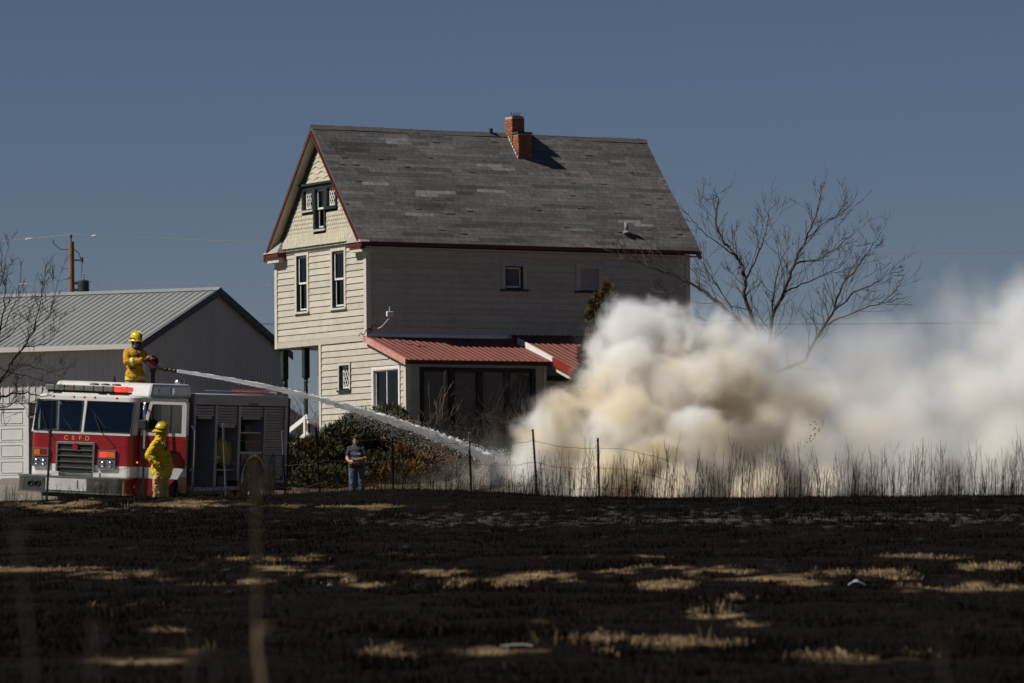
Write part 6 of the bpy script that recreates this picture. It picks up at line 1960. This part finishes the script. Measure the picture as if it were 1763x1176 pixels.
for (t_, b_, Y, tip_, lab) in POSTS:
    A, B_ = at(*b_, Y), at(*t_, Y); A.z = min(A.z, float(gz(A.x, Y))) - .1
    p = empty('fence_post', A, lab, 'fence post', 'wire fence posts')
    ax = (B_ - A); L_ = ax.length; q = ax.to_track_quat('Z', 'Y'); p.rotation_mode = 'QUATERNION'; p.rotation_quaternion = q
    zt = L_ * (1 - tip_)
    mb = MB().box((-.026, -.004, 0), (.026, .004, zt)).box((-.004, .004, 0), (.004, .034, zt))
    for k in range(int(zt / .09)): mb.box((-.010, -.012, .06 + k * .09), (.010, -.004, .09 + k * .09))
    if zt > .1: mb.build('shaft', M_POST, p)
    if tip_ > 0: MB().box((-.0265, -.0045, zt), (.0265, .0045, L_)).box((-.0045, .0045, zt), (.0045, .0345, L_)).build('tip', M_TIP, p)
    tops.append((A, B_))
for j, fr in enumerate((.86, .58, .30)):
    pts = []
    for i in range(len(tops) - 1):
        a = tops[i][0].lerp(tops[i][1], fr if i else fr * .62); b = tops[i + 1][0].lerp(tops[i + 1][1], fr)
        for k in range(8):
            s = k / 8; q = a.lerp(b, s); q.z -= .06 * 4 * s * (1 - s) + .012 * math.sin(k * 2.1 + i + j * 2); pts.append(q)
    last = tops[-1][0].lerp(tops[-1][1], fr); pts.append(last)
    for k in range(1, 10): pts.append(last + Vector((k * .16, k * .05, -.0035 * k * k - .012 * math.sin(k * 1.4))))
    o = MB().tube(pts, .0042, 4).build('fence_wire', mat('rusty_wire', (.05, .035, .028), .7, .3, 8))
    tag(o, ['top strand of thin rusty fence wire', 'middle strand of thin rusty fence wire', 'bottom strand of thin rusty fence wire'][j], 'wire', 'strands of the wire fence')

# --- tall dead weeds along the crest
def weeds(name, n, xr, Yr, hr, seed, label, col, dens=None, wid=.0042):
    g = np.random.default_rng(seed); V = []; C_ = []
    segs = 4
    px = xr[0] + (xr[1] - xr[0]) * g.random(n)
    if dens is not None:
        cl = g.choice(np.linspace(xr[0], xr[1], int((xr[1] - xr[0]) / 26)), n) + g.normal(size=n) * 13
        px = np.where(g.random(n) < dens, cl, px)
    Yv = Yr[0] + (Yr[1] - Yr[0]) * g.random(n)
    X = (px - PW / 2) / F_PX * Yv; Z = gz(X, Yv)
    hloc = .75 + .55 * fbm(px / 55.0, px * 0 + seed, seed, 2)
    H = (hr[0] + (hr[1] - hr[0]) * g.random(n) ** 1.5) * hloc
    stems = []
    def add(p0, p1, p2, w):
        # bent ribbon crossed with a second one at a right angle, two quads each
        for ax in (np.array([1, 0, 0.]), np.array([0, 1, 0.])):
            q = np.stack([p0 - ax * w[:, None], p0 + ax * w[:, None], p1 + ax * w[:, None] * .8, p1 - ax * w[:, None] * .8], 1)
            q2 = np.stack([p1 - ax * w[:, None] * .8, p1 + ax * w[:, None] * .8, p2 + ax * w[:, None] * .4, p2 - ax * w[:, None] * .4], 1)
            stems.append(q); stems.append(q2)
    base = np.stack([X, Yv, Z - .05], -1)
    lean = g.normal(size=(n, 2)) * .09 * H[:, None]; lean[:, 0] += .03
    mid = base + np.stack([lean[:, 0] * .4, lean[:, 1] * .4, H * .55], -1)
    top = base + np.stack([lean[:, 0], lean[:, 1], H], -1)
    w = wid * (.6 + .8 * g.random(n))
    add(base, mid, top, w)
    for rep_ in range(3):
        s = .35 + .55 * g.random(n); p = base + (top - base) * s[:, None]
        dx = g.normal(size=n) * .07; L_ = H * (.10 + .22 * g.random(n))
        q = p + np.stack([dx, g.normal(size=n) * .05, L_], -1)
        add(p, (p + q) / 2 + np.stack([dx * .3, dx * 0, -L_ * .05], -1), q, w * .7)
    V = np.concatenate(stems).reshape(-1, 3); m = len(V) // 4
    c = np.tile(col * (.4 + 1.1 * g.random((n, 1))), (m // n, 1)); c = np.repeat(c, 4, 0)
    o = link(name, np_mesh(name, V, np.arange(m * 4).reshape(-1, 4), c), mat('dead_stalk', (.04, .03, .02), .9, .2, 6, attr='tone', spec=.15))
    tag(o, label, 'weeds', kind='stuff')


weeds('dead_weeds', 1000, (900, 1800), (82.5, 88), (.22, 1.12), 3, 'tall dark dead weeds standing along the crest before the smoke', np.array([.017, .012, .009]), .6)
weeds('dead_weeds', 420, (560, 920), (83, 88), (.25, .62), 4, 'sparse dark dead weeds along the fence by the junipers', np.array([.040, .028, .020]), .3, .0035)
weeds('dry_weeds', 420, (-20, 560), (80, 86), (.18, .45), 5, 'thin dry weeds on the bank before the engine', np.array([.055, .040, .026]), .3, .003)
weeds('dry_weeds', 150, (405, 470), (82, 86), (.35, .75), 6, 'dense dry weeds before the engine rear wheel', np.array([.075, .052, .034]), None, .0035)

# --- out-of-focus stalks close to the lens
def stalk(pts, Ys, r, col, label):
    P = [at(x, y, Y) for (x, y), Y in zip(pts, Ys)]
    b = P[0]; t = empty('grass_stalk', b, label, 'stalk', 'blurred stalks near the camera')
    MB().tube([p - b for p in P], [r * (1 - .45 * i / (len(P) - 1)) for i in range(len(P))], 6).build('stem', mat('stalk_%d' % int(pts[0][0]), col, .8, .2, 9), t)
    mb = MB(); q = P[-2] - b
    mb.tube([q, q + Vector((.01, 0, .03)), q + Vector((.035, 0, .05))], [r * .7, r * .5, r * .2], 5)
    mb.build('leaf', mat('stalk_%d' % int(pts[0][0]), col, .8), t)


stalk([(457, 1300), (452, 1170), (441, 1100), (443, 980), (440, 860), (436, 745)], [11.0] * 6, .0042, (.12, .085, .05), 'tall blurred stalk left of centre close to the camera')
stalk([(455, 1290), (452, 1180), (443, 1110), (447, 1075)], [10.6] * 4, .0085, (.24, .165, .09), 'short pale blurred stalk at the bottom left of centre')
stalk([(70, 1300), (45, 1050), (30, 940), (10, 860)], [9.0] * 4, .0042, (.06, .06, .04), 'leaning dark blurred stalk at the lower left edge')
stalk([(165, 1300), (160, 1120), (158, 1060)], [9.0] * 3, .004, (.07, .05, .035), 'short dark blurred stalk at the lower left')
stalk([(1655, 1300), (1620, 1140), (1595, 1070)], [9.5] * 3, .004, (.07, .05, .035), 'leaning dark blurred stalk at the lower right')
stalk([(325, 1300), (330, 1150), (332, 1095)], [10.0] * 3, .004, (.09, .06, .04), 'short brown blurred stalk near the bottom left')
stalk([(372, 1300), (372, 1150)], [10.0] * 2, .0045, (.10, .07, .05), 'lowest brown blurred stalk beside the tall one')

# standing straw tufts in the middle distance
def _mk_tuft(X, Y, Z, g):
    ix, iy = proj_np(np.stack([X, Y, Z], -1)); m = np.zeros_like(X)
    for (cx, cy, rx, ry, s) in ((1232, 1056, 50, 7, 1), (985, 1112, 130, 9, .55), (1210, 1108, 100, 8, .5), (680, 1122, 70, 7, .4), (350, 1124, 80, 7, .4), (1500, 1150, 150, 10, .25), (470, 976, 30, 5, .5), (255, 985, 60, 5, .4)):
        m = np.maximum(m, s * np.exp(-(((ix - cx) / rx) ** 2 + ((iy - cy) / ry) ** 2)))
    n = fbm(X * 5, Y * 2, 91)
    return g.random(len(X)) < np.clip(m * 1.5 - .35, 0, 1) * np.clip((.55 - n) * 5, 0, 1) * .3, .6 + .8 * n


V, Fc, c = blade_field(260000, 16, .05, .20, .0035, lambda m, g: np.array([.26, .18, .085]) * (.3 + .9 * g.random((m, 1))), _mk_tuft, y0=28, y1=62, lean=.35)
o = link('straw_tufts', np_mesh('straw_tufts', V, Fc, c), strawm)
tag(o, 'upright straw tufts left standing in the burnt field', 'straw', kind='stuff')


# --- litter
def litter(x, y, w, h, m, label, seed):
    g = np.random.default_rng(seed)
    # meet the ground along the sight line
    Y = 30.0
    for _ in range(60):
        p = at(x, y, Y)
        if p.z <= float(gz(p.x, Y)): break
        Y += .8
    n = 14; us = np.linspace(-1, 1, n); U, V_ = np.meshgrid(us, us)
    Z = h * (1 - np.abs(U) ** 2) * (fbm(U * 2 + seed, V_ * 2, seed, 4) * 1.2) + .01
    idx = np.arange(n * n).reshape(n, n); f = np.stack([idx[:-1, :-1], idx[:-1, 1:], idx[1:, 1:], idx[1:, :-1]], -1).reshape(-1, 4)
    o = link('plastic_litter', np_mesh('plastic_litter', np.stack([U * w, V_ * w * .6, Z], -1).reshape(-1, 3), f), m)
    o.location = (p.x, p.y, float(gz(p.x, p.y)) + .03)
    md = o.modifiers.new('thick', 'SOLIDIFY'); md.thickness = .004
    tag(o, label, 'litter', 'scraps of plastic on the field')


litter(1475, 1016, .085, .06, mat('pale_blue_plastic', (.36, .40, .48), .4, .2, 12), 'crumpled pale blue plastic scrap on the burnt field', 3)
litter(890, 1126, .12, .015, mat('white_plastic', (.30, .28, .25), .6, .25, 12), 'flat white plastic strip near the bottom of the field', 5)
litter(568, 1019, .03, .03, mat('white_plastic', (.48, .46, .42), .5), 'tiny white scrap left of centre on the burnt field', 7)

# charred flakes carried up by the fire
g9 = np.random.default_rng(77)
pts = [at(1415 - 28 * t + g9.normal() * 5, 728 + 34 * t + g9.normal() * 6, 102.2) for t in np.linspace(0, 1, 34)]
drops('flying_ash', [tuple(p) for p in pts], .008 + .016 * g9.random(len(pts)), M_BLK, None)
tag(bpy.data.objects['flying_ash'], 'dark charred flakes flying before the smoke', 'ash', kind='stuff')

# ------------------------------------------------------------------ smoke of the grass fire
class NodeMath:
    def __init__(s, nt): s.nt = nt
    def put(s, sock, v):
        if hasattr(v, 'is_output'): s.nt.links.new(v, sock)
        else: sock.default_value = v
    def m(s, op, a, b=None, c=None, clamp=False):
        n = s.nt.nodes.new('ShaderNodeMath'); n.operation = op; n.use_clamp = clamp
        s.put(n.inputs[0], a)
        if b is not None: s.put(n.inputs[1], b)
        if c is not None: s.put(n.inputs[2], c)
        return n.outputs[0]
    def vm(s, op, a, b=None):
        n = s.nt.nodes.new('ShaderNodeVectorMath'); n.operation = op
        s.put(n.inputs[0], a)
        if b is not None: s.put(n.inputs[1] if op != 'SCALE' else n.inputs['Scale'], b)
        return n.outputs['Value'] if op in ('LENGTH', 'DISTANCE', 'DOT_PRODUCT') else n.outputs[0]
    def rng(s, v, a, b, c, d, smooth=False):
        n = s.nt.nodes.new('ShaderNodeMapRange'); n.clamp = True
        if smooth: n.interpolation_type = 'SMOOTHSTEP'
        s.put(n.inputs[0], v)
        for i, q in enumerate((a, b, c, d)): s.put(n.inputs[i + 1], q)
        return n.outputs[0]


PUFFS = [(905, 800, 38, 103), (930, 758, 42, 103.5), (962, 735, 44, 104), (1000, 775, 58, 104), (990, 702, 34, 104.5), (1035, 662, 50, 105), (1042, 605, 42, 105.5),
         (1082, 562, 46, 106), (1128, 548, 38, 106), (1090, 640, 66, 105), (1160, 605, 56, 106), (1180, 682, 78, 105), (1080, 730, 72, 104), (1236, 596, 50, 106.5),
         (1262, 660, 76, 106), (1300, 625, 52, 107), (1200, 772, 78, 104), (1300, 742, 78, 105.5), (1110, 800, 58, 103.5), (1020, 818, 48, 103), (1336, 690, 56, 106),
         (1385, 705, 72, 107), (1400, 785, 78, 105), (1452, 690, 60, 108), (1500, 745, 84, 107), (1522, 655, 50, 109), (1580, 695, 80, 108), (1600, 790, 86, 106),
         (1655, 650, 72, 110), (1705, 590, 70, 110), (1700, 700, 105, 109), (1765, 548, 84, 111), (1785, 650, 115, 110), (1740, 790, 108, 107), (1850, 600, 135, 112),
         (1870, 760, 135, 109), (1960, 560, 150, 113), (1990, 720, 170, 111),
         (1160, 838, 40, 101.5), (1300, 836, 52, 101.5), (1430, 838, 60, 101.5), (1560, 842, 66, 101.5), (1690, 842, 72, 101.5), (1800, 842, 76, 101.5)]
WISPS = [(690, 840, 26, 101), (735, 832, 34, 101), (780, 824, 42, 101.5), (822, 812, 50, 102), (860, 804, 56, 102.5), (900, 812, 60, 102.5), (950, 832, 56, 102), (870, 780, 34, 103.5),
         (1300, 690, 150, 110), (1480, 640, 110, 112), (1560, 600, 90, 113), (1420, 600, 60, 112), (1240, 560, 60, 109), (1000, 640, 40, 106.5), (1650, 560, 90, 113), (1500, 820, 150, 106), (1250, 830, 120, 104)]


def build_smoke():
    nt = bpy.data.node_groups.new('smoke_field', 'GeometryNodeTree')
    nt.interface.new_socket('Geometry', in_out='INPUT', socket_type='NodeSocketGeometry')
    nt.interface.new_socket('Geometry', in_out='OUTPUT', socket_type='NodeSocketGeometry')
    go = nt.nodes.new('NodeGroupOutput')
    q = NodeMath(nt)
    pos = nt.nodes.new('GeometryNodeInputPosition').outputs[0]
    sep = nt.nodes.new('ShaderNodeSeparateXYZ'); nt.links.new(pos, sep.inputs[0])

    def noise(scale, detail, rough, src=pos, lac=2.0):
        n = nt.nodes.new('ShaderNodeTexNoise'); n.inputs['Scale'].default_value = scale
        n.inputs['Detail'].default_value = detail; n.inputs['Roughness'].default_value = rough
        nt.links.new(src, n.inputs['Vector']); return n.outputs
    warp = noise(.55, 1, .5)[1]
    wv = q.vm('SCALE', q.vm('SUBTRACT', warp, (.5, .5, .5)), 1.1)
    wp = q.vm('ADD', pos, wv)
    def blob(lst, k):
        acc = None
        for (x, y, r, Y) in lst:
            c = at(x, y, Y); rr = r * Y / F_PX
            d = q.m('SUBTRACT', q.vm('DISTANCE', wp, tuple(c)), rr)
            if acc is None: acc = d
            else: acc = q.m('SMOOTH_MIN', acc, d, k)
        return acc
    body = blob(PUFFS, .30)
    thin = blob(WISPS, .5)
    vo = nt.nodes.new('ShaderNodeTexVoronoi'); vo.feature = 'F1'; vo.inputs['Scale'].default_value = 1.25
    vo.inputs['Detail'].default_value = 3; vo.inputs['Roughness'].default_value = .55; vo.normalize = True
    nt.links.new(wp, vo.inputs['Vector'])
    v2 = q.m('SUBTRACT', vo.outputs[0], .30)
    n4 = q.m('SUBTRACT', noise(3.6, 3, .65, wp)[0], .5)
    n2 = q.m('SUBTRACT', noise(1.5, 4, .62, wp)[0], .5)
    n3 = q.m('SUBTRACT', noise(.45, 2, .6)[0], .5)
    east = q.rng(sep.outputs[0], 4.5, 9.5, 0, 1, True)
    disp = q.m('ADD', q.m('ADD', q.m('MULTIPLY', v2, .70), q.m('MULTIPLY', n2, 1.25)), q.m('MULTIPLY', n4, 1.0))
    sd = q.m('SUBTRACT', q.m('ADD', body, disp), .16)
    edge = q.m('ADD', .40, q.m('MULTIPLY', east, .80))
    dens = q.m('DIVIDE', q.m('MULTIPLY', sd, -1.0), edge, clamp=True)
    dens = q.m('MULTIPLY', dens, dens)
    lumps = q.rng(q.m('ADD', n2, q.m('MULTIPLY', n4, .6)), -.25, .25, .15, 1.3)
    dens = q.m('MULTIPLY', dens, lumps)
    dens = q.m('MULTIPLY', dens, q.m('SUBTRACT', 1.0, q.m('MULTIPLY', east, .40)))
    td = q.m('ADD', thin, q.m('ADD', q.m('MULTIPLY', n2, 1.3), q.m('MULTIPLY', n3, 1.6)))
    thin_d = q.m('MULTIPLY', q.m('DIVIDE', q.m('MULTIPLY', td, -1.0), .9, clamp=True), .07)
    tot = q.m('ADD', dens, thin_d)
    # fades where it meets the ground
    gnd = q.rng(sep.outputs[2], 1.7, 2.0, .5, 1)
    tot = q.m('MULTIPLY', tot, gnd)
    vc = nt.nodes.new('GeometryNodeVolumeCube')
    nt.links.new(tot, vc.inputs['Density'])
    lo, hi = (-4.5, 99.2, 1.7), (17.0, 116.0, 9.2)
    vc.inputs['Min'].default_value = lo; vc.inputs['Max'].default_value = hi
    vs = SMOKE_VOX
    for i, a in enumerate('XYZ'): vc.inputs['Resolution ' + a].default_value = int((hi[i] - lo[i]) / vs)
    sm_ = nt.nodes.new('GeometryNodeSetMaterial')
    m = bpy.data.materials.new('grass_smoke'); m.use_nodes = True
    N, L = m.node_tree.nodes, m.node_tree.links
    N.remove(N['Principled BSDF'])
    pv = N.new('ShaderNodeVolumePrincipled')
    pv.inputs['Density'].default_value = SMOKE_DENSITY
    pv.inputs['Anisotropy'].default_value = .15
    va = N.new('ShaderNodeAttribute'); va.attribute_name = 'density'
    rp = N.new('ShaderNodeValToRGB')
    rp.color_ramp.elements[0].position = 0.02; rp.color_ramp.elements[0].color = (.920, .948, .975, 1)
    rp.color_ramp.elements[1].position = .55; rp.color_ramp.elements[1].color = (.955, .951, .938, 1)
    L.new(va.outputs['Fac'], rp.inputs[0])
    # fresh smoke low in the column is tan
    tc = N.new('ShaderNodeTexCoord'); tz = N.new('ShaderNodeTexNoise'); tz.inputs['Scale'].default_value = .62; tz.inputs['Detail'].default_value = 3
    L.new(tc.outputs['Object'], tz.inputs[0])
    tr_ = N.new('ShaderNodeMapRange'); tr_.inputs[1].default_value = .38; tr_.inputs[2].default_value = .54
    L.new(tz.outputs[0], tr_.inputs[0])
    sx = N.new('ShaderNodeSeparateXYZ'); L.new(tc.outputs['Object'], sx.inputs[0])
    hz_ = N.new('ShaderNodeMapRange'); hz_.inputs[1].default_value = 6.6; hz_.inputs[2].default_value = 4.4; L.new(sx.outputs[2], hz_.inputs[0])
    mu = N.new('ShaderNodeMath'); mu.operation = 'MULTIPLY'; L.new(tr_.outputs[0], mu.inputs[0]); L.new(hz_.outputs[0], mu.inputs[1])
    mx = N.new('ShaderNodeMix'); mx.data_type = 'RGBA'; L.new(mu.outputs[0], mx.inputs[0]); L.new(rp.outputs[0], mx.inputs[6]); mx.inputs[7].default_value = (.938, .862, .722, 1)
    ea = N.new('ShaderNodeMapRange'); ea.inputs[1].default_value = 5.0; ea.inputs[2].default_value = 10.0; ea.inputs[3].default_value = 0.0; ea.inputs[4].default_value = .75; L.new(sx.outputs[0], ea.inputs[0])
    # shade from the smoke to its left put into the colour: greyer eastward
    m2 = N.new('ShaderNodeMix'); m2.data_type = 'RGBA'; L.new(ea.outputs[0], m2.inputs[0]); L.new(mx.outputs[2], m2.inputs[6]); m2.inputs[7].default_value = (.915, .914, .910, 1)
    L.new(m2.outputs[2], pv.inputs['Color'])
    L.new(pv.outputs[0], N['Material Output'].inputs['Volume'])
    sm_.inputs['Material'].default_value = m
    nt.links.new(vc.outputs[0], sm_.inputs[0]); nt.links.new(sm_.outputs[0], go.inputs[0])
    me = bpy.data.meshes.new('smoke'); me.from_pydata([(5, 106, 2), (5.01, 106, 2), (5, 106.01, 2)], [], [(0, 1, 2)])
    me.materials.append(m)
    o = bpy.data.objects.new('smoke', me); COL.objects.link(o)
    md = o.modifiers.new('smoke', 'NODES'); md.node_group = nt
    tag(o, 'thick white and tan smoke billowing past the house', 'smoke', kind='stuff')
    return o


SMOKE_DENSITY = 5.5
SMOKE_VOX = .075
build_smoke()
